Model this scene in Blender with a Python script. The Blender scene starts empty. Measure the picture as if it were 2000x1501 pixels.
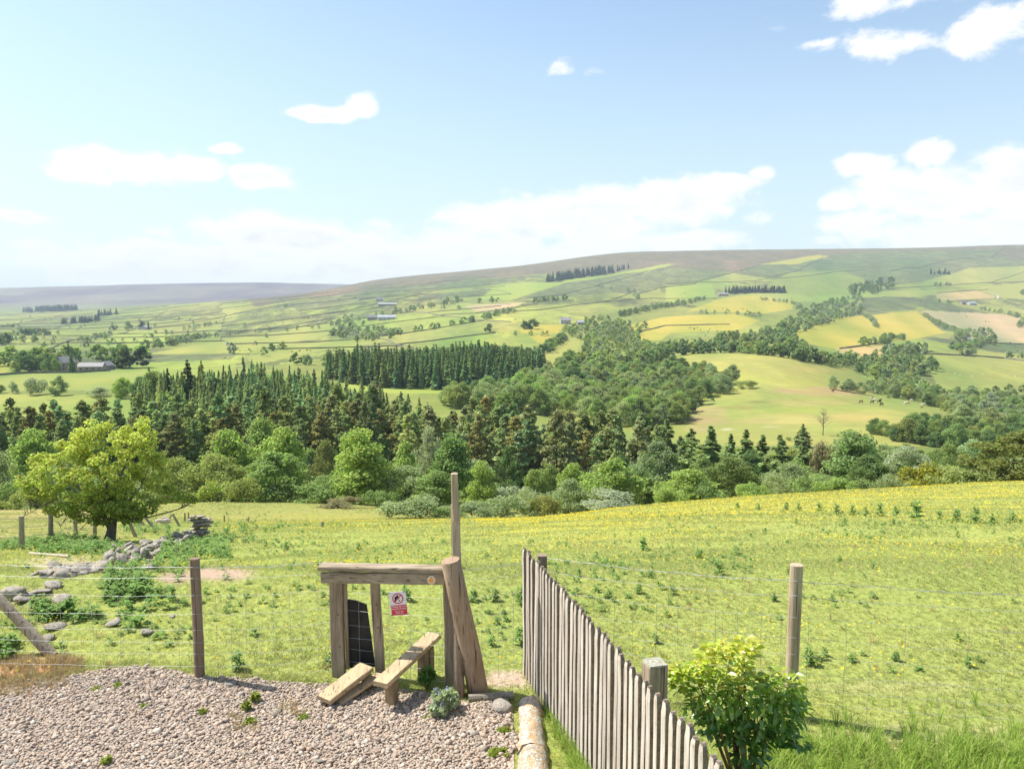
import bpy, math, random
import numpy as np
from mathutils import Vector, Matrix

# ------------------------------------------------------------------ camera, world, sun, exposure
SC = bpy.context.scene
COL = SC.collection
H = 3.42                      # eye height above the yard
PITCH = math.radians(5.52)
F = 1557.0                    # focal length in pixels of the 2000 px wide photograph
cp, sp = math.cos(PITCH), math.sin(PITCH)

cam_d = bpy.data.cameras.new('camera')
cam_d.sensor_width = 36.0
cam_d.lens = 36.0 * F / 2000.0
cam_d.clip_start = 0.1
cam_d.clip_end = 40000.0
cam = bpy.data.objects.new('camera', cam_d)
cam.location = (0, 0, H)
cam.rotation_euler = (math.radians(90) - PITCH, 0, 0)
COL.objects.link(cam)
SC.camera = cam

SUN_AZ = math.radians(-70)    # left of the view direction
SUN_EL = math.radians(54)
sun_d = bpy.data.lights.new('sun', 'SUN')
sun_d.energy = 4.7
sun_d.angle = math.radians(0.53)
sun_d.color = (1.0, 0.955, 0.87)
sun = bpy.data.objects.new('sun', sun_d)
sdir = Vector((math.sin(SUN_AZ) * math.cos(SUN_EL), math.cos(SUN_AZ) * math.cos(SUN_EL), math.sin(SUN_EL)))
sun.rotation_euler = sdir.to_track_quat('Z', 'Y').to_euler()
sun.location = (0, 0, 60)
COL.objects.link(sun)

SC.view_settings.view_transform = 'Standard'
SC.view_settings.look = 'None'
SC.view_settings.exposure = 0.86
SC.view_settings.gamma = 1.0
SC.cycles.max_bounces = 7
SC.cycles.diffuse_bounces = 3
SC.cycles.glossy_bounces = 2
SC.cycles.transmission_bounces = 3
SC.cycles.volume_bounces = 0
SC.cycles.use_denoising = True
SC.cycles.sample_clamp_indirect = 4.0
SC.cycles.use_fast_gi = False


def pix_dir(col, row):
    return Vector(((col - 1000.0) / F, cp * 1.0 - sp * (row - 750.5) / F * 1.0, -sp - cp * (row - 750.5) / F))


class NT:
    """small helper for writing node trees"""
    def __init__(s, tree):
        s.t = tree; s.n = tree.nodes; s.l = tree.links

    def new(s, kind, **kw):
        nd = s.n.new(kind)
        for k, v in kw.items():
            setattr(nd, k, v)
        return nd

    def put(s, sock, v):
        if hasattr(v, 'links') or isinstance(v, bpy.types.NodeSocket):
            s.l.new(v, sock)
        else:
            sock.default_value = v

    def math(s, op, a, b=0.0, c=None, clamp=False):
        nd = s.new('ShaderNodeMath', operation=op, use_clamp=clamp)
        s.put(nd.inputs[0], a); s.put(nd.inputs[1], b)
        if c is not None: s.put(nd.inputs[2], c)
        return nd.outputs[0]

    def vmath(s, op, a, b=(0, 0, 0)):
        nd = s.new('ShaderNodeVectorMath', operation=op)
        s.put(nd.inputs[0], a)
        if op != 'LENGTH': s.put(nd.inputs[1], b)
        return nd.outputs['Value'] if op in ('LENGTH', 'DOT_PRODUCT', 'DISTANCE') else nd.outputs[0]

    def noise(s, vec, scale, detail=4.0, rough=0.55, dist=0.0, out='Fac'):
        nd = s.new('ShaderNodeTexNoise')
        if vec is not None: s.put(nd.inputs['Vector'], vec)
        nd.inputs['Scale'].default_value = scale
        nd.inputs['Detail'].default_value = detail
        nd.inputs['Roughness'].default_value = rough
        nd.inputs['Distortion'].default_value = dist
        return nd.outputs[out]

    def maprange(s, v, a, b, c=0.0, d=1.0, smooth=False):
        nd = s.new('ShaderNodeMapRange')
        if smooth: nd.interpolation_type = 'SMOOTHSTEP'
        s.put(nd.inputs[0], v)
        nd.inputs[1].default_value = a; nd.inputs[2].default_value = b
        nd.inputs[3].default_value = c; nd.inputs[4].default_value = d
        return nd.outputs[0]

    def mix(s, f, a, b, mode='MIX'):
        nd = s.new('ShaderNodeMix', data_type='RGBA', blend_type=mode)
        s.put(nd.inputs[0], f)
        for sock, v in ((nd.inputs[6], a), (nd.inputs[7], b)):
            if isinstance(v, tuple) and len(v) == 3: v = (*v, 1)
            s.put(sock, v)
        return nd.outputs[2]

    def mapping(s, vec, scale=(1, 1, 1), loc=(0, 0, 0), rot=(0, 0, 0)):
        nd = s.new('ShaderNodeMapping')
        s.put(nd.inputs[0], vec)
        nd.inputs['Scale'].default_value = scale
        nd.inputs['Location'].default_value = loc
        nd.inputs['Rotation'].default_value = rot
        return nd.outputs[0]


def build_world():
    w = bpy.data.worlds.new('World')
    SC.world = w
    w.use_nodes = True
    w.node_tree.nodes.clear()
    N = NT(w.node_tree)
    sky = N.new('ShaderNodeTexSky', sky_type='NISHITA')
    sky.sun_disc = False
    sky.sun_elevation = SUN_EL
    sky.sun_rotation = SUN_AZ
    sky.altitude = 300
    sky.air_density = 1.0
    sky.dust_density = 1.2
    sky.ozone_density = 1.6
    tc = N.new('ShaderNodeTexCoord')
    d = tc.outputs['Generated']
    sep = N.new('ShaderNodeSeparateXYZ'); N.put(sep.inputs[0], d)
    az = N.math('ARCTAN2', sep.outputs[0], sep.outputs[1])
    el = N.math('ARCSINE', sep.outputs[2])
    comb = N.new('ShaderNodeCombineXYZ'); N.put(comb.inputs[0], az); N.put(comb.inputs[1], el)
    ae = comb.outputs[0]
    # large-scale wobble so that no cloud keeps an elliptic outline
    nz = N.noise(d, 9.0, 3.0, 0.5, out='Color')
    wob = N.vmath('MULTIPLY', N.vmath('SUBTRACT', nz, (0.5, 0.5, 0.5)), (0.07, 0.03, 0.0))
    ae = N.vmath('ADD', ae, wob)
    ell = [(240, 325, 150, 34, 1), (350, 330, 95, 26, 1), (505, 354, 62, 24, 1), (452, 295, 26, 10, .8), (30, 424, 70, 14, .9),
           (625, 222, 90, 15, .95), (703, 212, 36, 22, .95), (770, 282, 62, 14, .42), (1098, 127, 36, 18, .8), (1150, 136, 30, 10, .45),
           (560, 465, 230, 38, 1), (300, 500, 220, 32, 1), (480, 530, 560, 34, 1), (900, 500, 300, 56, 1), (1150, 430, 200, 62, 1),
           (1290, 395, 160, 48, 1), (1410, 352, 70, 24, .95), (1485, 335, 34, 12, .8), (1000, 440, 140, 44, 1), (1250, 475, 260, 30, .9),
           (1475, 422, 52, 18, .7), (1830, 375, 125, 62, .95), (1975, 350, 140, 56, .95), (1688, 320, 48, 22, .9), (1632, 400, 34, 18, .8),
           (1700, 438, 130, 30, .7), (1900, 452, 240, 34, 1), (1800, 300, 44, 30, .9), (1640, 470, 130, 16, .6), (1720, 10, 130, 22, .75),
           (1740, 84, 95, 32, .85), (1925, 58, 66, 36, .85), (1600, 84, 50, 9, .5), (1850, 75, 60, 16, .6), (60, 502, 90, 9, .7),
           (410, 440, 60, 13, .7), (738, 434, 28, 14, .6), (1500, 45, 60, 22, .3), (2180, 60, 100, 40, .8), (-150, 330, 110, 30, .9)]
    acc = None
    for (cx, cy, rx, ry, st) in ell:
        v = pix_dir(cx, cy).normalized()
        a0 = math.atan2(v.x, v.y); e0 = math.asin(v.z)
        s1 = N.vmath('SUBTRACT', ae, (a0, e0, 0))
        s2 = N.vmath('MULTIPLY', s1, (F / rx, F / ry, 0))
        ln = N.vmath('LENGTH', s2)
        m = N.maprange(ln, 0.35, 1.55, st, 0.0)
        acc = m if acc is None else N.math('MAXIMUM', acc, m)
    # the sky behind and beside the camera carries scattered cloud of the same kind
    n_big = N.noise(N.mapping(d, (1.6, 1.6, 5.0)), 2.2, 5, 0.55)
    away = N.maprange(N.math('ABSOLUTE', az), 0.78, 1.0, 0.0, 1.0)
    other = N.math('MULTIPLY', N.maprange(n_big, 0.5, 0.72, 0.0, 0.95), away)
    acc = N.math('MAXIMUM', acc, other)
    fv = N.mapping(d, (1, 1, 1.7))
    fine = N.noise(fv, 15.0, 11.0, 0.66, 0.25)
    above = N.noise(N.vmath('ADD', fv, (-.010, 0.0, .022)), 15.0, 11.0, 0.66, 0.25)
    big2 = N.noise(fv, 6.0, 4.0, 0.6)
    val = N.math('ADD', acc, N.math('MULTIPLY', N.math('SUBTRACT', fine, 0.5), 1.9))
    val = N.math('ADD', val, N.math('MULTIPLY', N.math('SUBTRACT', big2, 0.5), 0.9))
    dens = N.maprange(val, 0.34, 0.80, 0.0, 1.0, True)
    dens = N.math('MULTIPLY', dens, N.maprange(acc, 0.0, 0.3, 0, 1))
    up = N.maprange(el, -0.02, 0.01, 0, 1)
    dens = N.math('MULTIPLY', dens, up)
    body = N.noise(N.mapping(d, (1, 1, 3.2), (.03, .01, .2)), 9.0, 6.0, 0.55)
    under = N.maprange(N.math('SUBTRACT', above, fine), -0.04, 0.12, 0.0, 0.9)
    deep = N.maprange(val, 0.75, 1.4, 0.0, 1.0)
    sh = N.math('MAXIMUM', N.math('MULTIPLY', under, deep), N.math('MULTIPLY', N.maprange(body, 0.46, 0.66), deep))
    white = N.mix(sh, (7.6, 7.6, 7.65), (5.5, 5.7, 6.3))
    # thin veil that whitens the low sky
    veil = N.maprange(el, 0.0, 0.42, 0.62, 0.0, True)
    skyc = N.mix(1.0, sky.outputs[0], (1.52, 1.50, 1.38), 'MULTIPLY')
    skyc = N.mix(veil, skyc, (4.9, 5.9, 6.5))
    c = N.mix(dens, skyc, white)
    bg = N.new('ShaderNodeBackground')
    N.put(bg.inputs[0], c)
    bg.inputs[1].default_value = 0.082
    out = N.new('ShaderNodeOutputWorld')
    N.l.new(bg.outputs[0], out.inputs[0])


build_world()

# ------------------------------------------------------------------ helpers: objects
def link(o, parent=None):
    COL.objects.link(o)
    if parent is not None: o.parent = parent
    return o


def tag(o, label=None, cat=None, group=None, kind=None):
    if label: o['label'] = label
    if cat: o['category'] = cat
    if group: o['group'] = group
    if kind: o['kind'] = kind
    return o


def empty(name, loc, label=None, cat=None, group=None, rz=0.0):
    o = bpy.data.objects.new(name, None)
    o.location = loc
    o.rotation_euler = (0, 0, rz)
    o.empty_display_size = 0.2
    link(o)
    return tag(o, label, cat, group)


def np_mesh(name, V, faces, mats=(), smooth=False, face_mat=None, attrs=None):
    """V (n,3); faces: list of (m,k) int arrays of any arity"""
    me = bpy.data.meshes.new(name)
    V = np.asarray(V, dtype=np.float32)
    if isinstance(faces, np.ndarray): faces = [faces]
    faces = [np.asarray(f, dtype=np.int32) for f in faces if len(f)]
    nl = sum(f.size for f in faces); nf = sum(len(f) for f in faces)
    me.vertices.add(len(V)); me.vertices.foreach_set('co', V.ravel())
    me.loops.add(nl); me.polygons.add(nf)
    me.loops.foreach_set('vertex_index', np.concatenate([f.ravel() for f in faces]))
    tot = np.concatenate([np.full(len(f), f.shape[1], np.int32) for f in faces])
    st = np.concatenate([[0], np.cumsum(tot)[:-1]]).astype(np.int32)
    me.polygons.foreach_set('loop_start', st)
    me.polygons.foreach_set('loop_total', tot)
    if smooth: me.polygons.foreach_set('use_smooth', np.ones(nf, bool))
    for m in mats: me.materials.append(m)
    if face_mat is not None: me.polygons.foreach_set('material_index', np.asarray(face_mat, np.int32))
    me.update(calc_edges=True)
    if attrs:
        for k, a in attrs.items():
            a = np.asarray(a, np.float32)
            if a.ndim == 2:
                at = me.attributes.new(k, 'FLOAT_COLOR', 'POINT')
                if a.shape[1] == 3: a = np.concatenate([a, np.ones((len(a), 1), np.float32)], 1)
                at.data.foreach_set('color', a.ravel())
            else:
                at = me.attributes.new(k, 'FLOAT', 'POINT')
                at.data.foreach_set('value', a)
    return me


class MB:
    """collects primitives for one mesh"""
    def __init__(s):
        s.V = []; s.F = []; s.n = 0

    def add(s, verts, faces):
        s.V.extend([tuple(v) for v in verts])
        s.F.extend([tuple(i + s.n for i in f) for f in faces])
        s.n += len(verts)

    def hexa(s, p):
        """8 corners: bottom 4 ccw then top 4 ccw"""
        s.add(p, [(3, 2, 1, 0), (4, 5, 6, 7), (0, 1, 5, 4), (1, 2, 6, 5), (2, 3, 7, 6), (3, 0, 4, 7)])

    def box(s, c, size, rz=0.0):
        x, y, z = size[0] / 2, size[1] / 2, size[2] / 2
        ca, sa = math.cos(rz), math.sin(rz)
        P = []
        for dz in (-z, z):
            for dx, dy in ((-x, -y), (x, -y), (x, y), (-x, y)):
                P.append((c[0] + dx * ca - dy * sa, c[1] + dx * sa + dy * ca, c[2] + dz))
        s.hexa(P)

    def beam(s, a, b, w, h, up=(0, 0, 1), bev=0.0, segs=1, jit=0.0, rng=None, side=None):
        """rectangular beam from a to b, w across, h along 'up', with chamfered edges"""
        a = Vector(a); b = Vector(b)
        t = (b - a).normalized()
        if side is None:
            r = t.cross(Vector(up)).normalized()
        else:
            r = (Vector(side) - t * Vector(side).dot(t)).normalized()
        u = r.cross(t).normalized()
        if bev <= 0:
            prof = [(-w / 2, -h / 2), (w / 2, -h / 2), (w / 2, h / 2), (-w / 2, h / 2)]
        else:
            e = bev
            prof = [(-w / 2 + e, -h / 2), (w / 2 - e, -h / 2), (w / 2, -h / 2 + e), (w / 2, h / 2 - e), (w / 2 - e, h / 2), (-w / 2 + e, h / 2), (-w / 2, h / 2 - e), (-w / 2, -h / 2 + e)]
        k = len(prof); vs = []
        for i in range(segs + 1):
            p = a.lerp(b, i / segs)
            jx = jz = 0
            if rng: jx = rng.uniform(-jit, jit); jz = rng.uniform(-jit, jit)
            for (x, y) in prof:
                j2 = rng.uniform(-jit, jit) * .5 if rng else 0
                vs.append(p + r * (x + jx + j2) + u * (y + jz + j2))
        fs = [tuple(range(k - 1, -1, -1)), tuple(range(segs * k, segs * k + k))]
        for i in range(segs):
            for j in range(k):
                fs.append((i * k + j, i * k + (j + 1) % k, (i + 1) * k + (j + 1) % k, (i + 1) * k + j))
        # make caps face outward
        s.add(vs, fs)

    def tube(s, pts, rad, sides=8, cap=True, wob=0.0, rng=None):
        pts = [Vector(p) for p in pts]
        n = len(pts)
        if not hasattr(rad, '__len__'): rad = [rad] * n
        ref = Vector((0, 1, 0)) if abs((pts[-1] - pts[0]).normalized().y) < .8 else Vector((1, 0, 0))
        vs = []
        for i in range(n):
            t = (pts[min(i + 1, n - 1)] - pts[max(i - 1, 0)]).normalized()
            r = t.cross(ref).normalized(); u = r.cross(t)
            for j in range(sides):
                a = 2 * math.pi * j / sides
                rr = rad[i] * (1 + (rng.uniform(-wob, wob) if rng else 0))
                vs.append(pts[i] + r * math.cos(a) * rr + u * math.sin(a) * rr)
        fs = []
        for i in range(n - 1):
            for j in range(sides):
                fs.append((i * sides + j, i * sides + (j + 1) % sides, (i + 1) * sides + (j + 1) % sides, (i + 1) * sides + j))
        if cap:
            fs.append(tuple(range(sides - 1, -1, -1)))
            fs.append(tuple(range((n - 1) * sides, n * sides)))
        s.add(vs, fs)

    def mesh(s, name, mats, off=(0, 0, 0), smooth=False):
        me = bpy.data.meshes.new(name)
        V = [(v[0] - off[0], v[1] - off[1], v[2] - off[2]) for v in s.V]
        me.from_pydata(V, [], s.F)
        if smooth:
            me.polygons.foreach_set('use_smooth', [True] * len(me.polygons))
        for m in (mats if isinstance(mats, (list, tuple)) else [mats]): me.materials.append(m)
        me.update()
        return me

    def build(s, name, mat, parent=None, smooth=False, loc=None):
        """vertices are in world space; the object is placed under its parent"""
        if parent is not None:
            off = parent.location
        else:
            off = Vector(loc) if loc is not None else Vector((0, 0, 0))
        o = bpy.data.objects.new(name, s.mesh(name, mat, off, smooth))
        link(o, parent)
        if parent is None: o.location = off
        return o


def smooth_by_angle(o, deg=40):
    me = o.data
    me.polygons.foreach_set('use_smooth', [True] * len(me.polygons))
    try:
        me.set_sharp_from_angle(angle=math.radians(deg))
    except Exception:
        pass

# ------------------------------------------------------------------ numpy value noise
def _hash(ix, iy, seed):
    h = (ix.astype(np.int64) * 374761393 + iy.astype(np.int64) * 668265263 + seed * 1442695041) & 0x7fffffff
    h = ((h ^ (h >> 13)) * 1274126177) & 0x7fffffff
    h = (h ^ (h >> 16)) & 0xffffff
    return h / float(0xffffff)


def vnoise(x, y, seed=0):
    xi = np.floor(x); yi = np.floor(y)
    fx = x - xi; fy = y - yi
    fx = fx * fx * (3 - 2 * fx); fy = fy * fy * (3 - 2 * fy)
    xi = xi.astype(np.int64); yi = yi.astype(np.int64)
    a = _hash(xi, yi, seed); b = _hash(xi + 1, yi, seed); c = _hash(xi, yi + 1, seed); d = _hash(xi + 1, yi + 1, seed)
    return (a * (1 - fx) + b * fx) * (1 - fy) + (c * (1 - fx) + d * fx) * fy


def fbm(x, y, octaves=4, seed=0):
    s = 0; a = 0.5; t = 0
    for i in range(octaves):
        s = s + a * vnoise(x * 2 ** i + 17.3 * i, y * 2 ** i - 9.1 * i, seed + i); t += a; a *= 0.5
    return s / t - 0.5

# ------------------------------------------------------------------ terrain: heights by bearing and distance
def t_of_row(row):
    return np.tan(-(PITCH + np.arctan((np.asarray(row, float) - 750.5) / F)))


CC = np.array([-500, 0, 250, 500, 750, 1000, 1250, 1500, 1750, 2000, 2500], float)
TAB = [
    (14, (1118, 1116, 1110, 1104, 1100, 1096, 1093, 1090, 1087)),
    (20, (1086, 1084, 1074, 1066, 1060, 1052, 1043, 1037, 1032)),
    (28, (1060, 1059, 1048, 1038, 1032, 1024, 1013, 1006, 1002)),
    (45, (1032, 1030, 1024, 1019, 1016, 1003, 988, 977, 970)),
    (70, (1014, 1012, 1017, 1014, 1012, 986, 967, 952, 940)),
    (95, (1000, 990, 983, 985, 1000, 992, 976, 962, 950)),
    (130, (985, 980, 975, 978, 975, 960, 945, 935, 925)),
    (170, (915, 905, 898, 905, 935, 935, 925, 918, 910)),
    (250, (845, 842, 832, 835, 862, 872, 872, 868, 878)),
    (350, (783, 782, 765, 790, 800, 820, 808, 800, 845)),
    (450, (745, 745, 742, 752, 755, 775, 757, 785, 815)),
    (600, (718, 720, 715, 712, 700, 715, 697, 748, 765)),
    (800, (690, 690, 688, 688, 678, 688, 672, 695, 718)),
    (1100, (668, 672, 672, 662, 634, 648, 640, 660, 688)),
    (1500, (652, 655, 648, 628, 608, 608, 608, 628, 650)),
    (2000, (640, 636, 622, 600, 585, 580, 582, 585, 605)),
    (2700, (628, 618, 592, 568, 552, 545, 540, 535, 545)),
    (3500, (618, 602, 584, 552, 530, 512, 506, 502, 502)),
    (4200, (612, 600, 592, 545, 521, 493, 489, 485, 479)),
    (5200, (606, 604, 598, 572, 545, 520, 515, 510, 505)),
    (6500, (585, 580, 575, 575, 560, 535, 530, 525, 520)),
    (8000, (562, 556, 552, 556, 552, 540, 535, 530, 525)),
    (9500, (568, 563, 560, 562, 560, 545, 540, 535, 530)),
]


def pchip_slopes(x, Y):
    h = np.diff(x)[:, None]; dl = np.diff(Y, axis=0) / h
    m = np.zeros_like(Y)
    w1 = 2 * h[1:] + h[:-1]; w2 = h[1:] + 2 * h[:-1]
    same = dl[:-1] * dl[1:] > 0
    with np.errstate(divide='ignore', invalid='ignore'):
        m[1:-1] = np.where(same, (w1 + w2) / (w1 / dl[:-1] + w2 / dl[1:]), 0)
    m[0] = dl[0]; m[-1] = dl[-1]
    return m


def pchip(x, Y, xq):
    m = pchip_slopes(x, Y)
    i = np.clip(np.searchsorted(x, xq) - 1, 0, len(x) - 2)
    h = (x[i + 1] - x[i])[:, None]; t = ((xq - x[i]) / (x[i + 1] - x[i]))[:, None]
    return ((2 * t**3 - 3 * t**2 + 1) * Y[i] + (t**3 - 2 * t**2 + t) * h * m[i] + (-2 * t**3 + 3 * t**2) * Y[i + 1] + (t**3 - t**2) * h * m[i + 1])


# height grid on (column, log distance)
NC = 601; ND = 1400
GC = np.linspace(-1400, 3400, NC)
GL = np.linspace(math.log(1.2), math.log(9500), ND)
_D = [1.2, 3, 5, 7, 8.3, 9.5] + [r[0] for r in TAB]
_Z = []
for d_ in _D[:6]: _Z.append(np.full(len(CC), -H))
for d_, rows in TAB:
    z = t_of_row(rows) * d_
    _Z.append(np.concatenate([[z[0] + (z[0] - z[1]) * .6], z, [z[-1] + (z[-1] - z[-2]) * .6]]))
_Z = np.array(_Z)
_Zd = pchip(np.log(np.array(_D)), _Z, GL)                      # (ND, nCC)
GZ = pchip(CC, _Zd.T.copy(), np.clip(GC, -500, 2500)).T        # (ND, NC)
GD = np.exp(GL)[:, None]
GX = (GC[None, :] - 1000) / F * (GD * cp - GZ * sp)
_amp = np.interp(GD, [9, 20, 60, 150, 400, 1500, 4200, 9500], [0, .15, .5, .6, 1.6, 9, 16, 30])
_wl = np.interp(GD, [9, 60, 150, 400, 1500, 4200, 9500], [5, 14, 30, 70, 230, 600, 1200])
LX = GX; LY = np.broadcast_to(GD, GX.shape)
_n = 0
for (lo, hi, wl, amp, seed) in ((9, 90, 7., .35, 1), (60, 500, 40., 1.4, 2), (250, 2500, 130., 4.0, 3), (1000, 12000, 420., 12., 4), (3000, 20000, 1100., 46., 5), (5000, 30000, 380., 22., 6)):
    w = np.clip((np.log(LY) - math.log(lo)) / .5, 0, 1) * np.clip((math.log(hi) - np.log(LY)) / .5, 0, 1)
    _n = _n + fbm(LX / wl, LY / wl, 4, seed) * amp * w
crest = np.exp(-((np.log(LY) - math.log(4200)) / .12) ** 2) + np.exp(-((np.log(LY) - math.log(8000)) / .12) ** 2)
GZ = GZ + _n * (1 - .72 * np.clip(crest, 0, 1)) + H            # world z
dL = GL[1] - GL[0]; dC = GC[1] - GC[0]


def height_cd(col, D):
    fc = np.clip((np.asarray(col, float) - GC[0]) / dC, 0, NC - 1.001)
    fl = np.clip((np.log(np.maximum(D, 1.2)) - GL[0]) / dL, 0, ND - 1.001)
    i = fl.astype(int); j = fc.astype(int); a = fl - i; b = fc - j
    return (GZ[i, j] * (1 - b) + GZ[i, j + 1] * b) * (1 - a) + (GZ[i + 1, j] * (1 - b) + GZ[i + 1, j + 1] * b) * a


def height(X, Y):
    X = np.asarray(X, float); Y = np.maximum(np.asarray(Y, float), 1.2)
    z = np.zeros_like(X + Y)
    for _ in range(3):
        col = 1000 + F * X / (Y * cp - (z - H) * sp)
        z = height_cd(col, Y)
    return z


def project(X, Y, Z):
    z = Z - H
    zc = Y * cp - z * sp
    return 1000 + F * X / zc, 750.5 - F * (z * cp + Y * sp) / zc


def at_cd(col, D):
    """ground point under image column col at distance D"""
    z = float(height_cd(col, D))
    return Vector(((col - 1000) / F * (D * cp - (z - H) * sp), D, z))


_DS = np.exp(np.linspace(math.log(3), math.log(9000), 900))


def hit(col, row, dmin=3.0, dmax=9000.0):
    """first ground point along a photograph ray"""
    d = _DS[(_DS >= dmin) & (_DS <= dmax)]
    ray = t_of_row(row) * d + H
    g = height_cd(np.full(len(d), float(col)), d)
    below = np.nonzero(g >= ray)[0]
    if len(below) == 0: return None
    k = below[0]
    if k == 0: dd = d[0]
    else:
        f0 = ray[k - 1] - g[k - 1]; f1 = ray[k] - g[k]
        dd = d[k - 1] + (d[k] - d[k - 1]) * f0 / (f0 - f1)
    return at_cd(col, float(dd))


def at_h(col, row, h=0.0):
    """point on the photograph ray at height h over the yard"""
    t = float(t_of_row(row))
    D = (h - H) / t
    return Vector(((col - 1000) / F * (D * cp - (h - H) * sp), D, h))


def at_d(col, row, D):
    t = float(t_of_row(row))
    z = t * D
    return Vector(((col - 1000) / F * (D * cp - z * sp), D, z + H))


def in_poly(px, py, poly):
    px = np.asarray(px, float); py = np.asarray(py, float)
    ins = np.zeros(px.shape, bool)
    n = len(poly)
    for i in range(n):
        x1, y1 = poly[i]; x2, y2 = poly[(i + 1) % n]
        if y1 == y2: continue
        c = ((y1 > py) != (y2 > py)) & (px < (x2 - x1) * (py - y1) / (y2 - y1) + x1)
        ins ^= c
    return ins

# ------------------------------------------------------------------ materials
def new_mat(name):
    m = bpy.data.materials.new(name)
    m.use_nodes = True
    m.node_tree.nodes.clear()
    N = NT(m.node_tree)
    out = N.new('ShaderNodeOutputMaterial')
    return m, N, out


def principled(N, out, color, rough=0.8, spec=0.25, normal=None):
    b = N.new('ShaderNodeBsdfPrincipled')
    N.put(b.inputs['Base Color'], color if not isinstance(color, tuple) else (*color[:3], 1))
    N.put(b.inputs['Roughness'], rough)
    b.inputs['Specular IOR Level'].default_value = spec
    if normal is not None: N.l.new(normal, b.inputs['Normal'])
    N.l.new(b.outputs[0], out.inputs[0])
    return b


def bump(N, h, strength=0.5, dist=0.02):
    b = N.new('ShaderNodeBump')
    b.inputs['Strength'].default_value = strength
    b.inputs['Distance'].default_value = dist
    N.put(b.inputs['Height'], h)
    return b.outputs[0]


def mat_leaf(name, base=(1, 1, 1), use_obj=True, trans=0.47, attr=None, vary=0.35, gloss=0.0):
    m, N, out = new_mat(name)
    oi = N.new('ShaderNodeObjectInfo')
    geo = N.new('ShaderNodeNewGeometry')
    if attr:
        a = N.new('ShaderNodeAttribute'); a.attribute_name = attr
        c = a.outputs['Color']
    elif use_obj:
        c = oi.outputs['Color']
    else:
        c = (*base, 1)
    r = geo.outputs['Random Per Island']
    hs = N.new('ShaderNodeHueSaturation')
    N.put(hs.inputs['Hue'], N.math('ADD', 0.5, N.math('MULTIPLY', N.math('SUBTRACT', r, 0.5), 0.05)))
    hs.inputs['Saturation'].default_value = 1.0
    N.put(hs.inputs['Value'], N.maprange(r, 0, 1, 1 - vary, 1 + vary))
    N.put(hs.inputs['Color'], c)
    col = hs.outputs[0]
    d = N.new('ShaderNodeBsdfDiffuse'); N.put(d.inputs[0], col)
    t = N.new('ShaderNodeBsdfTranslucent')
    tc = N.mix(1.0, col, (1.30, 1.38, 0.72), 'MULTIPLY')
    N.put(t.inputs[0], tc)
    mx = N.new('ShaderNodeMixShader'); mx.inputs[0].default_value = trans
    N.l.new(d.outputs[0], mx.inputs[1]); N.l.new(t.outputs[0], mx.inputs[2])
    res = mx.outputs[0]
    if gloss > 0:
        g = N.new('ShaderNodeBsdfGlossy'); g.inputs['Roughness'].default_value = 0.38
        g.inputs[0].default_value = (1, 1, 1, 1)
        mx2 = N.new('ShaderNodeMixShader'); mx2.inputs[0].default_value = gloss
        N.l.new(res, mx2.inputs[1]); N.l.new(g.outputs[0], mx2.inputs[2])
        res = mx2.outputs[0]
    N.l.new(res, out.inputs[0])
    return m


def mat_bark(name, c1=(0.10, 0.085, 0.07), c2=(0.20, 0.18, 0.155), sc=6.0):
    m, N, out = new_mat(name)
    tc = N.new('ShaderNodeTexCoord')
    v = N.mapping(tc.outputs['Object'], (sc * 2, sc * 2, sc * .5))
    n = N.noise(v, 1.5, 5, .65)
    principled(N, out, N.mix(N.maprange(n, .35, .65), c1, c2), 0.9, 0.1, bump(N, n, .5, .03))
    return m


def mat_wood(name, light=(0.46, 0.375, 0.27), dark=(0.22, 0.165, 0.11), axis=2, moss=0.25, scale=1.0):
    """weathered timber, grain along the given axis of the part"""
    m, N, out = new_mat(name)
    tc = N.new('ShaderNodeTexCoord')
    oi = N.new('ShaderNodeObjectInfo')
    sc = [14 * scale] * 3; sc[axis] = 0.9 * scale
    off = N.new('ShaderNodeCombineXYZ')
    rr = N.math('MULTIPLY', oi.outputs['Random'], 37.0)
    for i in range(3): N.put(off.inputs[i], rr)
    p = N.vmath('ADD', tc.outputs['Object'], off.outputs[0])
    grain = N.noise(N.mapping(p, tuple(sc)), 3.0, 6, .62, 0.6)
    sc2 = [3.2 * scale] * 3; sc2[axis] = 1.1 * scale
    blot = N.noise(N.mapping(p, tuple(sc2)), 1.6, 4, .6)
    sc3 = [60 * scale] * 3; sc3[axis] = 1.6 * scale
    crack = N.noise(N.mapping(p, tuple(sc3)), 1.0, 3, .5)
    g = N.math('ADD', N.math('MULTIPLY', grain, .6), N.math('MULTIPLY', blot, .5))
    c = N.mix(N.maprange(g, .40, .70), dark, light)
    c = N.mix(N.maprange(crack, .60, .69), c, tuple(x * .35 for x in dark))
    c = N.mix(N.math('MULTIPLY', N.maprange(N.noise(p, 7.0, 5, .65), .55, .70), moss), c, (0.13, 0.135, 0.065))
    hsv = N.new('ShaderNodeHueSaturation')
    N.put(hsv.inputs['Value'], N.maprange(oi.outputs['Random'], 0, 1, .84, 1.16)); N.put(hsv.inputs['Color'], c)
    hh = N.math('ADD', N.math('MULTIPLY', grain, .5), N.math('MULTIPLY', crack, -.6))
    principled(N, out, hsv.outputs[0], 0.82, 0.15, bump(N, hh, .7, .012))
    return m


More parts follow.
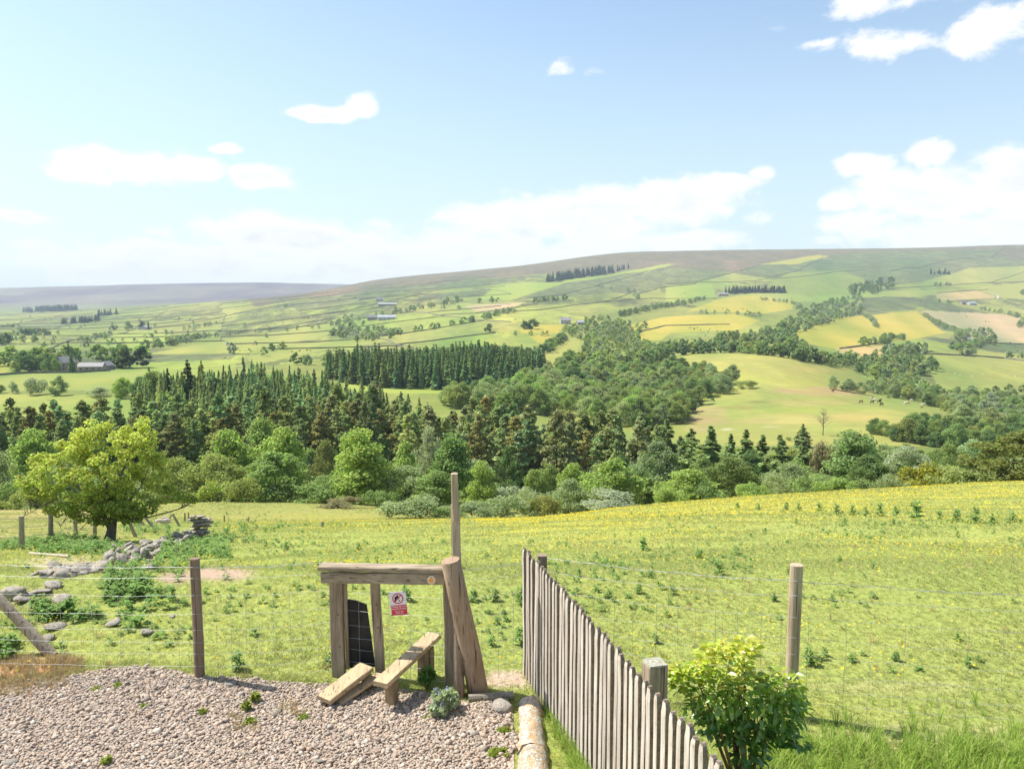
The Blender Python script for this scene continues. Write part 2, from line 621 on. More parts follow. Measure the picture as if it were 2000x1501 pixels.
def mat_plain(name, color, rough=0.6, var=0.12, nscale=8.0, metallic=0.0):
    m, N, out = new_mat(name)
    tc = N.new('ShaderNodeTexCoord')
    n = N.noise(tc.outputs['Object'], nscale, 5, .6)
    a = tuple(x * (1 - var) for x in color); b = tuple(min(1, x * (1 + var)) for x in color)
    p = principled(N, out, N.mix(N.maprange(n, .3, .7), a, b), rough, .3)
    p.inputs['Metallic'].default_value = metallic
    return m


def mat_stone(name, c1, c2, lichen=(0.5, 0.5, 0.44), amount=.5, sc=5.0, orange=0.0):
    m, N, out = new_mat(name)
    tc = N.new('ShaderNodeTexCoord'); oi = N.new('ShaderNodeObjectInfo')
    rr = N.math('MULTIPLY', oi.outputs['Random'], 51.0)
    off = N.new('ShaderNodeCombineXYZ')
    for i in range(3): N.put(off.inputs[i], rr)
    p = N.vmath('ADD', tc.outputs['Object'], off.outputs[0])
    n = N.noise(p, sc, 7, .65); n2 = N.noise(p, sc * 2.7, 6, .7); n3 = N.noise(p, sc * .8, 4, .6)
    c = N.mix(N.maprange(n, .35, .65), c1, c2)
    c = N.mix(N.math('MULTIPLY', N.maprange(n2, .52, .62), amount), c, lichen)
    if orange > 0:
        c = N.mix(N.math('MULTIPLY', N.maprange(n3, .47, .6), orange), c, (0.46, 0.23, 0.05))
    principled(N, out, c, .9, .12, bump(N, n, .8, .03))
    return m


def mat_ground():
    m, N, out = new_mat('pasture_and_moor')
    a = N.new('ShaderNodeAttribute'); a.attribute_name = 'Col'
    bt = N.new('ShaderNodeAttribute'); bt.attribute_name = 'butter'
    ru = N.new('ShaderNodeAttribute'); ru.attribute_name = 'rush'
    geo = N.new('ShaderNodeNewGeometry')
    p = N.mapping(geo.outputs['Position'], (1, 1, .35))
    n0 = N.noise(p, 9.0, 4, .7)
    n1 = N.noise(p, 1.3, 5, .65)
    n2 = N.noise(p, .22, 5, .6)
    n3 = N.noise(p, .035, 5, .62)
    n4 = N.noise(p, .008, 5, .6)
    c = a.outputs['Color']
    c = N.mix(N.maprange(n3, .35, .68, 0, .42), c, N.mix(1.0, c, (1.22, 1.06, .92), 'MULTIPLY'))
    c = N.mix(N.maprange(n2, .42, .72, 0, .45), c, N.mix(1.0, c, (.74, .90, .74), 'MULTIPLY'))
    c = N.mix(N.maprange(n1, .40, .75, 0, .35), c, N.mix(1.0, c, (.72, .86, .72), 'MULTIPLY'))
    c = N.mix(N.maprange(n0, .35, .70, 0, .6), c, N.mix(1.0, c, (1.45, 1.32, 1.35), 'MULTIPLY'))
    c = N.mix(N.maprange(n4, .45, .65, 0, .35), c, N.mix(1.0, c, (.86, .9, .88), 'MULTIPLY'))
    # rushes, heather and rough tussocks break the surface on the rough ground
    pr = N.mapping(geo.outputs['Position'], (.55, 1.0, .5), (3, 5, 0), (0, 0, .5))
    r1 = N.noise(pr, .055, 7, .68, 1.2)
    r2 = N.noise(pr, .35, 5, .7)
    r0 = N.noise(N.mapping(geo.outputs['Position'], (1.0, .30, 1.0), (9, 2, 0), (0, 0, .3)), .024, 8, .74, .8)
    rv = N.math('ADD', N.math('ADD', N.math('MULTIPLY', r1, .35), N.math('MULTIPLY', r2, .12)), N.math('MULTIPLY', r0, .53))
    rm = N.math('MULTIPLY', N.maprange(rv, .455, .52), ru.outputs['Fac'])
    r3 = N.noise(N.mapping(geo.outputs['Position'], (1.0, .25, 1.0), (31, 7, 0), (0, 0, .25)), .030, 8, .76, .6)
    c = N.mix(N.math('MULTIPLY', N.maprange(r3, .52, .60), N.math('MULTIPLY', ru.outputs['Fac'], .8)), c, (0.135, 0.135, 0.062))
    c = N.mix(N.math('MULTIPLY', rm, .85), c, (0.068, 0.078, 0.045))
    # buttercups
    vo = N.new('ShaderNodeTexVoronoi'); vo.feature = 'F1'
    N.put(vo.inputs['Vector'], N.mapping(geo.outputs['Position'], (1, 1, 1)))
    vo.inputs['Scale'].default_value = 5.0
    d = vo.outputs['Distance']
    bn = N.noise(p, .5, 5, .65)
    bm = N.math('MULTIPLY', bt.outputs['Fac'], N.maprange(bn, .36, .60, .35, 1.25))
    bm = N.math('MULTIPLY', bm, N.maprange(d, .10, .34, 1.0, .18))
    c = N.mix(N.math('MINIMUM', bm, 1.0), c, (0.62, 0.43, 0.020))
    bmp = N.math('ADD', N.math('MULTIPLY', n0, .5), n1)
    principled(N, out, c, .95, .05, bump(N, bmp, .55, .12))
    return m


M = {}
M['ground'] = mat_ground()
M['leaf'] = mat_leaf('tree_leaves', gloss=0.0)
M['needle'] = mat_leaf('conifer_needles', trans=0.36, vary=.4)
M['grass'] = mat_leaf('grass_blades', trans=0.45, attr='Col', vary=.3)
M['bark'] = mat_bark('tree_bark')
M['pine_bark'] = mat_bark('pine_bark', (0.13, 0.085, 0.06), (0.26, 0.17, 0.12))
M['post_grey'] = mat_wood('tan_grey_round_post', (0.47, 0.38, 0.27), (0.27, 0.20, 0.13), axis=2, moss=.15)
M['wood_x'] = mat_wood('weathered_timber_along_x', axis=0)
M['wood_y'] = mat_wood('weathered_timber_along_y', axis=1)
M['wood_z'] = mat_wood('weathered_timber_upright', axis=2)
M['tread'] = mat_wood('brown_step_timber', (0.50, 0.385, 0.24), (0.33, 0.24, 0.14), axis=1, moss=.15)
M['tread_z'] = mat_wood('brown_step_legs', (0.35, 0.26, 0.16), (0.19, 0.135, 0.08), axis=2, moss=.6)
M['post_brown'] = mat_wood('treated_brown_post', (0.33, 0.25, 0.18), (0.18, 0.13, 0.09), axis=2, moss=.1)
M['post_tan'] = mat_wood('round_tan_post', (0.42, 0.31, 0.22), (0.25, 0.17, 0.105), axis=2, moss=.1)
M['picket'] = mat_wood('silvered_picket', (0.58, 0.52, 0.455), (0.36, 0.30, 0.24), axis=2, moss=.25, scale=1.4)
M['picket_shade_side'] = mat_stone('shaded_grimy_picket_edge', (0.17, 0.13, 0.10), (0.31, 0.245, 0.19), (0.42, 0.38, 0.33), .5, 26.0)  # specked grime, plus the shade of the unlit picket faces put into the colour
M['wire'] = mat_plain('galvanised_wire', (0.47, 0.48, 0.47), .5, .15, 20, .6)
M['rubber'] = mat_plain('black_rubber_sheet', (0.022, 0.022, 0.024), .55, .5, 9)
M['stone'] = mat_stone('grey_field_stone', (0.22, 0.19, 0.15), (0.42, 0.375, 0.315), amount=.6)
M['lichen_log'] = mat_stone('lichen_crusted_kerb', (0.24, 0.21, 0.15), (0.48, 0.44, 0.37), (0.74, 0.71, 0.65), .85, 20.0, .6)
M['white'] = mat_plain('sign_white', (0.74, 0.74, 0.76), .45, .04)
M['red'] = mat_plain('sign_red', (0.62, 0.045, 0.07), .45, .06)
M['black'] = mat_plain('sign_black', (0.02, 0.03, 0.03), .5, .1)
M['orange'] = mat_plain('waymark_orange', (0.78, 0.36, 0.08), .5, .06)
M['cream'] = mat_plain('waymark_cream', (0.66, 0.56, 0.42), .5, .08, 40)
# ------------------------------------------------------------------ ground sheets
G_PAST = (0.195, 0.225, 0.060); G_BRIGHT = (0.215, 0.27, 0.062); G_YEL = (0.31, 0.285, 0.060); G_YG = (0.225, 0.25, 0.070)
G_TAN = (0.33, 0.27, 0.15); G_OLIVE = (0.155, 0.18, 0.072); G_MOOR = (0.165, 0.135, 0.085); G_RUSH = (0.13, 0.16, 0.06)
G_PINK = (0.33, 0.275, 0.12); G_DARKG = (0.10, 0.15, 0.04)

# fields in photograph coordinates: (colour, rush amount, dmin, dmax, polygon)
FIELDS = [
    (G_MOOR, .55, 2300, 5600, [(500, 600), (600, 580), (700, 572), (775, 560), (850, 556), (915, 546), (1072, 534), (1100, 546), (1300, 519), (1160, 551), (1002, 586), (1055, 584), (1212, 566), (1300, 556), (1360, 551), (1440, 530), (1485, 516), (1608, 499), (1700, 492), (2000, 486), (2600, 470), (2600, 400), (400, 500)]),
    (G_OLIVE, .8, 1500, 5600, [(1485, 517), (1610, 500), (1750, 490), (2500, 482), (2500, 540), (2000, 520), (1895, 523), (1800, 551), (1700, 560), (1500, 540), (1440, 532)]),
    (G_OLIVE, .75, 1500, 5000, [(500, 605), (620, 580), (700, 573), (775, 561), (915, 548), (1072, 536), (971, 556), (860, 566), (760, 578), (600, 600)]),
    (G_BRIGHT, .05, 1500, 5000, [(1100, 547), (1180, 538), (1300, 515), (1320, 516), (1265, 528), (1160, 551), (1102, 553)]),
    (G_BRIGHT, .05, 1500, 5000, [(932, 586), (971, 557), (1030, 551), (1107, 552), (1002, 585)]),
    (G_OLIVE, .7, 1500, 5000, [(1010, 583), (1107, 552), (1265, 528), (1300, 521), (1440, 531), (1360, 551), (1300, 557), (1240, 575), (1200, 572)]),
    (G_YEL, .1, 1500, 5000, [(1485, 516), (1601, 497), (1620, 500), (1559, 516)]),
    (G_MOOR, .7, 2500, 5600, [(1940, 500), (1962, 483), (2600, 478), (2600, 510), (2000, 506)]),
    (G_YG, .25, 1200, 4000, [(1800, 551), (1895, 523), (2060, 517), (2060, 545), (1930, 553), (1825, 562)]),
    (G_PAST, .3, 1000, 4000, [(1495, 560), (1540, 532), (1640, 527), (1690, 545), (1680, 570), (1560, 580)]),
    (G_BRIGHT, .1, 1000, 4000, [(1300, 560), (1390, 555), (1400, 580), (1340, 590), (1300, 592)]),
    (G_YG, .1, 900, 4000, [(1912, 560), (2060, 545), (2060, 585), (1951, 580)]),
    (G_YG, .15, 900, 4000, [(1695, 571), (1790, 565), (1895, 569), (1825, 576), (1695, 586)]),
    (G_PINK, .2, 900, 3500, [(1828, 572), (1909, 567), (1951, 581), (1832, 588)]),
    (G_RUSH, .9, 800, 3000, [(1678, 597), (1688, 580), (1790, 580), (1800, 590), (1786, 604), (1695, 611)]),
    (G_YG, .05, 1200, 4000, [(845, 615), (900, 590), (1030, 590), (985, 607), (900, 618)]),
    (G_TAN, .05, 1200, 4000, [(905, 596), (1025, 591), (985, 605), (930, 609)]),
    (G_YEL, .05, 600, 2000, [(1013, 644), (1050, 634), (1100, 634), (1090, 651), (1020, 651)]),
    (G_YEL, .05, 500, 2000, [(1035, 655), (1075, 652), (1082, 672), (1050, 670)]),
    (G_YG, .05, 450, 1500, [(1062, 700), (1075, 682), (1120, 660), (1133, 660), (1125, 700), (1085, 720)]),
    (G_YEL, .05, 700, 3000, [(1205, 640), (1300, 618), (1430, 612), (1485, 625), (1440, 645), (1310, 650), (1290, 665), (1205, 664)]),
    (G_YEL, .05, 700, 3500, [(1342, 607), (1405, 583), (1475, 572), (1552, 590), (1548, 604), (1489, 612)]),
    (G_YG, .05, 700, 3500, [(1405, 583), (1475, 569), (1560, 574), (1600, 585), (1552, 590), (1475, 575)]),
    (G_YEL, .05, 450, 2500, [(1520, 650), (1636, 620), (1790, 607), (1846, 650), (1720, 674), (1632, 682), (1545, 664)]),
    (G_TAN, .1, 600, 3000, [(1800, 606), (1958, 613), (2100, 640), (2100, 672), (1902, 667), (1877, 646), (1807, 621)]),
    (G_PINK, .1, 450, 2000, [(1630, 682), (1727, 674), (1740, 690), (1650, 697)]),
    (G_RUSH, .7, 450, 2000, [(1900, 668), (2100, 672), (2100, 700), (1990, 690), (1930, 682)]),
    (G_YG, .25, 350, 1500, [(1790, 690), (1880, 685), (1990, 690), (2200, 700), (2200, 800), (1900, 775), (1830, 750), (1810, 720)]),
    # the near meadow hill with the cattle
    (G_YG, .2, 250, 760, [(1240, 720), (1320, 690), (1480, 682), (1600, 700), (1680, 725), (1700, 760), (1800, 780), (1920, 830), (1920, 880), (1500, 900), (1340, 860), (1340, 800), (1440, 760), (1380, 710)]),
    # left side of the valley
    (G_YG, .05, 400, 900, [(-200, 735), (0, 738), (60, 728), (285, 716), (285, 740), (240, 760), (0, 765), (-200, 765)]),
    (G_YG, .0, 260, 520, [(-200, 768), (0, 768), (240, 772), (330, 782), (330, 830), (-200, 830)]),
    (G_YEL, .1, 400, 900, [(-200, 700), (0, 700), (18, 712), (12, 730), (-200, 735)]),
    (G_BRIGHT, .0, 300, 520, [(660, 745), (700, 738), (900, 755), (880, 768), (700, 768)]),
    (G_YG, .1, 600, 1500, [(480, 700), (560, 670), (660, 662), (790, 652), (740, 668), (600, 690), (500, 712)]),
    (G_YG, .1, 800, 2500, [(290, 690), (420, 665), (560, 645), (660, 625), (660, 650), (560, 672), (440, 690), (300, 698)]),
    (G_BRIGHT, .1, 800, 2500, [(200, 655), (300, 645), (350, 660), (290, 682), (200, 680)]),
]
_rngp = np.array([G_PAST, G_BRIGHT, G_YG, G_PAST, (0.235, 0.26, .07), G_OLIVE, G_YG, (0.26, .30, .07)])


def in_edge(px, py, poly, soft):
    return in_poly(px, py, poly)


def colour_ground(X, Y, col, row):
    n = len(X)
    C = np.tile(np.array(G_PAST), (n, 1)).astype(float)
    butter = np.zeros(n); rush = np.full(n, .15)
    # patchwork of fields over the valley sides
    far = Y > 380
    ang = 0.35
    xr = (X * math.cos(ang) + Y * math.sin(ang)); yr = (-X * math.sin(ang) + Y * math.cos(ang))
    xr = xr + 60 * fbm(X / 300, Y / 300, 3, 30); yr = yr + 60 * fbm(X / 300, Y / 300, 3, 31)
    sx = 190.; sy = 260.
    ix = np.floor(xr / sx); shift = _hash(ix.astype(np.int64), np.zeros(n, np.int64), 77) * sy
    iy = np.floor((yr + shift) / sy)
    h = _hash(ix.astype(np.int64), iy.astype(np.int64), 78)
    h2 = _hash(ix.astype(np.int64), iy.astype(np.int64), 79)
    idx = (h * len(_rngp)).astype(int)
    C[far] = _rngp[idx[far]]
    rush[far] = (h2[far] > .5) * .55 + .35
    high = np.clip((Y - 2300) / 1500, 0, 1)
    C = C * (1 - high[:, None] * .35) + np.array(G_OLIVE) * high[:, None] * .35
    rush = np.maximum(rush, high * .6)
    wob_c = 5 * fbm(X / (Y * .02 + 1), Y / (Y * .03 + 1), 2, 50)
    for (c, r, d0, d1, poly) in FIELDS:
        xs = [p[0] for p in poly]; ys = [p[1] for p in poly]
        bb = (Y > d0) & (Y < d1) & (col > min(xs) - 6) & (col < max(xs) + 6) & (row > min(ys) - 6) & (row < max(ys) + 6)
        k = np.nonzero(bb)[0]
        if len(k) == 0: continue
        s = k[in_poly(col[k] + wob_c[k] * .4, row[k] + wob_c[k] * .3, poly)]
        C[s] = c; rush[s] = r
        if c == G_YEL: C[s] = np.array(c) * (1 - .12 * (vnoise(X[s] / 9, Y[s] / 9, 3)[:, None]))
    # seeding and worn grass on the cattle meadow, drifting without an edge
    for (cx, cy, rx, ry, cc, k) in ((1375, 815, 60, 26, (0.31, 0.235, 0.12), .75), (1620, 764, 110, 10, (0.30, 0.21, 0.12), .7), (1540, 818, 110, 12, (0.33, .27, .11), .6), (1570, 786, 90, 9, (.30, .25, .10), .6), (1680, 812, 90, 12, (.31, .27, .09), .6),
                                    (1420, 838, 16, 3, (.45, .42, .33), .7), (1500, 833, 26, 2.5, (.4, .38, .25), .4), (1440, 795, 40, 5, (.2, .19, .06), .8), (1480, 785, 30, 3, (.14, .15, .05), .8), (1600, 722, 90, 6, (.32, .27, .09), .5),
                                    (1420, 735, 60, 14, (.25, .28, .06), .6), (1560, 745, 80, 10, (.22, .27, .055), .5), (1600, 800, 120, 8, (.2, .27, .05), .6)):
        bb = (Y > 240) & (Y < 760) & (np.abs(col - cx) < 2 * rx) & (np.abs(row - cy) < 3 * ry)
        i_ = np.nonzero(bb)[0]
        q = ((col[i_] - cx) / rx) ** 2 + ((row[i_] - cy) / ry) ** 2 + 2.2 * fbm(X[i_] / 14, Y[i_] / 18, 4, 15)
        w = (np.clip(1.2 - q, 0, 1) * k)[:, None]
        C[i_] = C[i_] * (1 - w) + np.array(cc) * w
    mead = (Y > 150) & (Y < 3500)
    nn_ = fbm(X / (20 + Y * .05), Y / (30 + Y * .09), 4, 44)[:, None]
    C = np.where(mead[:, None], C * (1 + nn_ * np.array((1.1, .5, .7))), C)
    # far moor across the head of the valley
    moor = np.clip((Y - 5300) / 900, 0, 1)[:, None]
    nn = fbm(X / 700, Y / 500, 4, 60)[:, None]
    nn = np.clip(nn * 2.4, -1, 1); n5 = np.clip(fbm(X / 200, Y / 420, 3, 61)[:, None] * 2.6, -1, 1)
    C = C * (1 - moor) + np.clip(np.array((0.15, 0.118, 0.112)) + nn * np.array((.075, .085, .03)) + n5 * np.array((.06, .065, .025)), .03, 1) * moor
    rush = np.where(Y > 5300, .5, rush)
    lowmoor = (Y > 5400) & (row > 600)
    C[lowmoor] = C[lowmoor] * .5 + np.array(G_OLIVE) * .5
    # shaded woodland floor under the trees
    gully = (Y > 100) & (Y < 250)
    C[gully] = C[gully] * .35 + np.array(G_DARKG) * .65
    # near field: bright pasture, buttercups in drifts
    near = Y < 105
    C[near] = np.array((0.245, 0.285, 0.082))
    bc = np.interp(col, [900, 1200, 1600, 2000], [50, 46, 52, 56]); band = np.exp(-((Y - bc) / 17) ** 2) * np.clip((col - 880) / 120, 0, 1) * near * np.interp(col, [900, 1300, 2000], [1.7, 1.5, 1.0])
    n1 = fbm(X / 7, Y / 10, 4, 70) + .5
    n2 = fbm(X / 2.2, Y / 3.0, 3, 71) + .5
    butter = np.where(near, band * (.20 + .75 * n1) + .16 * np.clip((n2 - .4) * 3, 0, 1) + .22 * np.clip((n1 - .48) * 4, 0, 1) * (Y > 12), 0)
    butter = np.where((row < 1000) & (col < 880) & near, butter * .25, butter)
    rush = np.where(near, 0.0, rush)
    # long grass beyond the dip on the left
    lg = near & (Y > 66) & (col < 900)
    C[lg] = np.array((0.235, 0.24, 0.075))
    far_edge = near & (Y > 72) & (col >= 900)
    C[far_edge] = C[far_edge] * .55 + np.array((0.33, 0.26, 0.10)) * .45
    # pinkish seeding grass behind the old fence
    wp = np.clip((285 - col) / 90 + 2.2 * fbm(X / 3, Y / 4, 3, 6), 0, 1) * np.clip((1068 - row) / 8, 0, 1) * near
    wp = (wp * .6)[:, None]
    C = C * (1 - wp) + np.array((0.31, 0.25, 0.12)) * wp
    # trodden earth
    def patch(cx, cy, rx, ry, colr, k=1.0):
        q = ((col - cx) / rx) ** 2 + ((row - cy) / ry) ** 2 + 1.6 * fbm(X * 1.1, Y * .8, 3, 5)
        w = (np.clip(1.25 - q, 0, 1) * k * near)[:, None]
        return w, np.array(colr)
    for args in ((425, 1121, 80, 15, (0.36, 0.26, 0.20)), (345, 1128, 40, 12, (0.30, 0.22, 0.17)), (985, 1326, 55, 18, (0.42, 0.32, 0.25)),
                 (130, 1105, 95, 22, (0.34, 0.29, 0.20), .7), (60, 1165, 80, 22, (0.33, 0.27, 0.19), .7), (40, 1312, 110, 34, (0.50, 0.30, 0.16)),
                 (100, 1215, 60, 14, (0.33, 0.26, 0.19), .5), (800, 1300, 60, 10, (.33, .27, .18), .4),
                 (700, 1225, 90, 16, (0.34, .29, .15), .3), (1770, 1440, 260, 26, (0.40, 0.33, 0.22), .55), (1700, 1340, 200, 14, (0.36, .32, .18), .35)):
        w, cc = patch(*args)
        C = C * (1 - w) + cc * w
        butter = butter * (1 - w[:, 0])
    return C, butter, rush


def grid_sheet(name, ds, cs, label=None):
    Dg, Cg = np.meshgrid(ds, cs, indexing='ij')
    z = height_cd(Cg, Dg)
    X = (Cg - 1000) / F * (Dg * cp - (z - H) * sp)
    V = np.stack([X, Dg, z], -1).reshape(-1, 3)
    nd, nc = len(ds), len(cs)
    i = np.arange(nd - 1)[:, None] * nc + np.arange(nc - 1)[None, :]
    Fq = np.stack([i, i + 1, i + nc + 1, i + nc], -1).reshape(-1, 4)
    col, row = project(V[:, 0], V[:, 1], V[:, 2])
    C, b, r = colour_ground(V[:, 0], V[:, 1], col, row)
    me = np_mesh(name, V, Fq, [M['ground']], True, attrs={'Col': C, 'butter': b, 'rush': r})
    o = link(bpy.data.objects.new(name, me))
    tag(o, label, kind='structure')
    return o


def logs(a, b, k): return np.exp(np.arange(math.log(a), math.log(b) + k * .5, k))


_cs = np.concatenate([np.linspace(-1400, -160, 60), np.arange(-150, 2150, 4.0), np.linspace(2160, 3400, 60)])
d1 = np.exp(np.linspace(math.log(1.3), math.log(100), 270))
d2 = np.exp(np.linspace(math.log(100), math.log(900), 250))
d3 = np.exp(np.linspace(math.log(900), math.log(5200), 240))
d4 = np.exp(np.linspace(math.log(5200), math.log(9400), 130))
grid_sheet('pasture', d1, _cs)
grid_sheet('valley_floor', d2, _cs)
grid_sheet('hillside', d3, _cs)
grid_sheet('distant_moor', d4, _cs[::2])
# level ground round and behind the viewer
_mb = MB()
_mb.add([(-70, -70, -.02), (70, -70, -.02), (70, 1.6, -.02), (-70, 1.6, -.02)], [(0, 1, 2, 3)])
_o = _mb.build('lawn', M['ground'])
_o.data.attributes.new('Col', 'FLOAT_COLOR', 'POINT').data.foreach_set('color', [0.22, 0.29, 0.055, 1] * 4)
tag(_o, kind='structure')
# ------------------------------------------------------------------ words that tell the many trees apart
def zone(c, Z):
    for lim, txt in Z:
        if c < lim: return txt
    return Z[-1][1]


def tlabel(noun, h, lo, hi, c, Z):
    t = (h - lo) / (hi - lo)
    return ('short ' if t < .25 else 'middling ' if t < .5 else 'tall ' if t < .8 else 'tallest ') + noun + ' ' + zone(c, Z)


PZ = [(30, 'cut by the left edge of the photo'), (120, 'left of the hawthorn crown'), (220, 'above the left half of the hawthorn'), (320, 'above the right half of the hawthorn'), (400, 'above the domed willow'), (480, 'behind the left bright round tree'), (570, 'behind the right bright round tree'),
      (650, 'above the drooping olive willow'), (730, 'behind the tall bright tree'), (810, 'right of the tall bright tree'), (880, 'behind the silvery willow'), (950, 'straight above the tall pole'), (1030, 'above the shadowed hollow'), (1110, 'right of the shadowed hollow'), (1190, 'behind the big bright tree'), (1270, 'behind the white blossomed tree'), (1400, 'beside the row of firs'), (1600, 'below the firs'), (1800, 'near the feathery tree'), (9999, 'near the right edge hawthorns')]
SZ = [(320, 'at the meadow corner of the wood'), (370, 'left of the tallest dark spruce'), (420, 'right beside the tallest dark spruce'), (470, 'below the far valley fields in the wood'), (520, 'in the crest of the spruce wood'), (570, 'right of the wood crest'), (620, 'where the spruce wood starts to descend'), (670, 'below the left end of the plantation'), (720, 'beside the bright strip under the plantation'), (780, 'under the middle of the plantation'), (9999, 'at the low right tip of the spruce wood')]
LZ = [(690, 'on the left corner of the plantation'), (740, 'left on the plantation front'), (790, 'left of the middle of the plantation front'), (840, 'in the middle of the plantation front'), (890, 'right of the middle of the plantation front'), (940, 'right on the plantation front'), (990, 'where the plantation front bends back'), (9999, 'on the right end of the plantation')]

# ------------------------------------------------------------------ tree shapes
def unit(v):
    return v / np.maximum(np.linalg.norm(v, axis=-1, keepdims=True), 1e-9)


def cards(P, N, size, rng, aspect=1.0, fold=0.0):
    """one small leaf-clump face (a bent quad) at every P, facing N"""
    n = len(P)
    r = unit(rng.normal(size=(n, 3)))
    T = unit(np.cross(N, r)); B = np.cross(N, T)
    s = size if np.ndim(size) else np.full(n, size)
    a = (s * rng.uniform(.7, 1.25, n))[:, None]; b = (s * aspect * rng.uniform(.7, 1.25, n))[:, None]
    V = np.stack([P - T * a * .5, P - B * b * .5 + N * a * fold, P + T * a * .5, P + B * b * .5 + N * a * fold], 1)
    return V.reshape(-1, 3), np.arange(n * 4).reshape(-1, 4)


def blob_leaves(rng, blobs, n, size, shell=.55, outward=.9, up=.25, aspect=1.0):
    blobs = np.array(blobs, float)                 # cx cy cz rx ry rz
    w = (blobs[:, 3] * blobs[:, 4] * blobs[:, 5]) ** (2 / 3.); w /= w.sum()
    k = rng.choice(len(blobs), n, p=w)
    d = unit(rng.normal(size=(n, 3)))
    r = shell + (1 - shell) * rng.random(n) ** .5
    r = np.where(rng.random(n) < .12, rng.random(n) * .6, r) * (1 + .14 * rng.normal(size=n) * .6)
    P = blobs[k, :3] + d * r[:, None] * blobs[k, 3:]
    N = unit(d * outward + rng.normal(size=(n, 3)) * .55 + np.array([0, 0, up]))
    return cards(P, N, size, rng, aspect)


def round_tree(seed, n=3600, size=.05, h=1.0, w=.8, base=.16, nb=22, sub=5, airy=0.0, flat=1.0):
    """unit-height broadleaf crown; returns verts, faces. Clumps on boughs, each clump built of smaller clumps."""
    rng = np.random.default_rng(seed)
    blobs = []
    for i in range(nb):
        u = (i + rng.random()) / nb
        prof = np.interp(u, [0, .15, .45, .75, 1], [.62, .88, 1.0, .72, .18])
        a = rng.uniform(0, 6.283); r = rng.uniform(.35, 1.0) ** .6
        s = rng.uniform(.10, .17)
        R = max(w * .5 * prof - s * .8, 0) * r
        c = np.array([math.cos(a) * R, math.sin(a) * R, base + s * .8 + (h - base - s * 1.7) * u * flat])
        for j in range(sub):
            dd = unit(rng.normal(size=3))
            c2 = c + dd * s * .75
            q = s * rng.uniform(.42, .72)
            blobs.append([*c2, q * 1.15, q * 1.15, q * .85])
    return blob_leaves(rng, blobs, n, size, shell=.6 - airy, outward=.8)


def bush(seed, n=1500, size=.08, nb=14, w=1.5):
    rng = np.random.default_rng(seed)
    blobs = []
    for i in range(nb):
        a = rng.uniform(0, 6.283); r = rng.uniform(0, .5) * w * .7
        hh = rng.uniform(.25, .72) * (1 - .45 * (r / (w * .5)) ** 2)
        s = rng.uniform(.17, .3)
        for j in range(3):
            dd = unit(rng.normal(size=3)); q = s * rng.uniform(.5, .85)
            c = np.array([math.cos(a) * r, math.sin(a) * r, max(hh, .12)]) + dd * s * .6
            c[2] = min(max(c[2], q * .5), 1 - q * .7)
            blobs.append([*c, q, q, q * .85])
    return blob_leaves(rng, blobs, n, size, shell=.6)


def spruce(seed, n=1500, w=.34, size=.045, top=1.0, base=.03, layers=17, ragged=.25):
    rng = np.random.default_rng(seed)
    P = []; N = []; S = []
    lay = np.sort(rng.random(layers) ** .85)
    per = max(4, int(n / layers))
    for L in np.linspace(0, 1, layers):
        z0 = base + (top - base) * L
        R = w * .5 * (1 - L) ** .85 + .008
        R *= rng.uniform(1 - ragged, 1 + ragged * .5)
        m = max(6, int(per * (.35 + 1.1 * (1 - L))))
        nbr = max(4, int(9 * (1 - L) + 4))
        ba = rng.uniform(0, 6.283, nbr); bl = rng.uniform(.65, 1.12, nbr)
        k = rng.integers(0, nbr, m)
        t = rng.random(m) ** .7
        a = ba[k] + rng.normal(size=m) * .16
        r = R * t * bl[k]
        z = z0 - r * .32 + rng.normal(size=m) * .010 + .018 * rng.random(m)
        P.append(np.stack([np.cos(a) * r, np.sin(a) * r, z], 1))
        N.append(unit(np.stack([np.cos(a) * .6, np.sin(a) * .6, np.full(m, .8)], 1) + rng.normal(size=(m, 3)) * .45))
        S.append(np.full(m, size) * (.6 + .6 * (1 - L)))
    P = np.concatenate(P); N = np.concatenate(N); S = np.concatenate(S)
    P[:, 2] = np.clip(P[:, 2], .01, 1)
    return cards(P, N, S, rng, 1.5)


def pine(seed, n=1400, w=.38, size=.05, base=.22):
    """forest pine: bare lower stem, uneven whorls of clumps, pointed but ragged top"""
    rng = np.random.default_rng(seed)
    blobs = []
    for i in range(64):
        L = rng.random() ** .85
        z = base + (1 - base) * L
        R = w * .5 * (1 - L) ** .6 * rng.uniform(.35, 1.0)
        a = rng.uniform(0, 6.283); q = rng.uniform(.020, .048) * (1.15 - .5 * L)
        blobs.append([math.cos(a) * R, math.sin(a) * R, min(z, .97), q * 1.3, q * 1.3, q * .8])
    for z in (.85, .91, .96):
        blobs.append([0, 0, z, .035 * (1.6 - z), .035 * (1.6 - z), .05])
    return blob_leaves(rng, blobs, n, size, shell=.35, outward=.6, up=.5, aspect=1.3)


def join(*parts):
    V = []; Fs = []; n = 0
    for v, f in parts:
        V.append(np.asarray(v, float)); Fs.append(np.asarray(f) + n); n += len(v)
    return np.concatenate(V), Fs


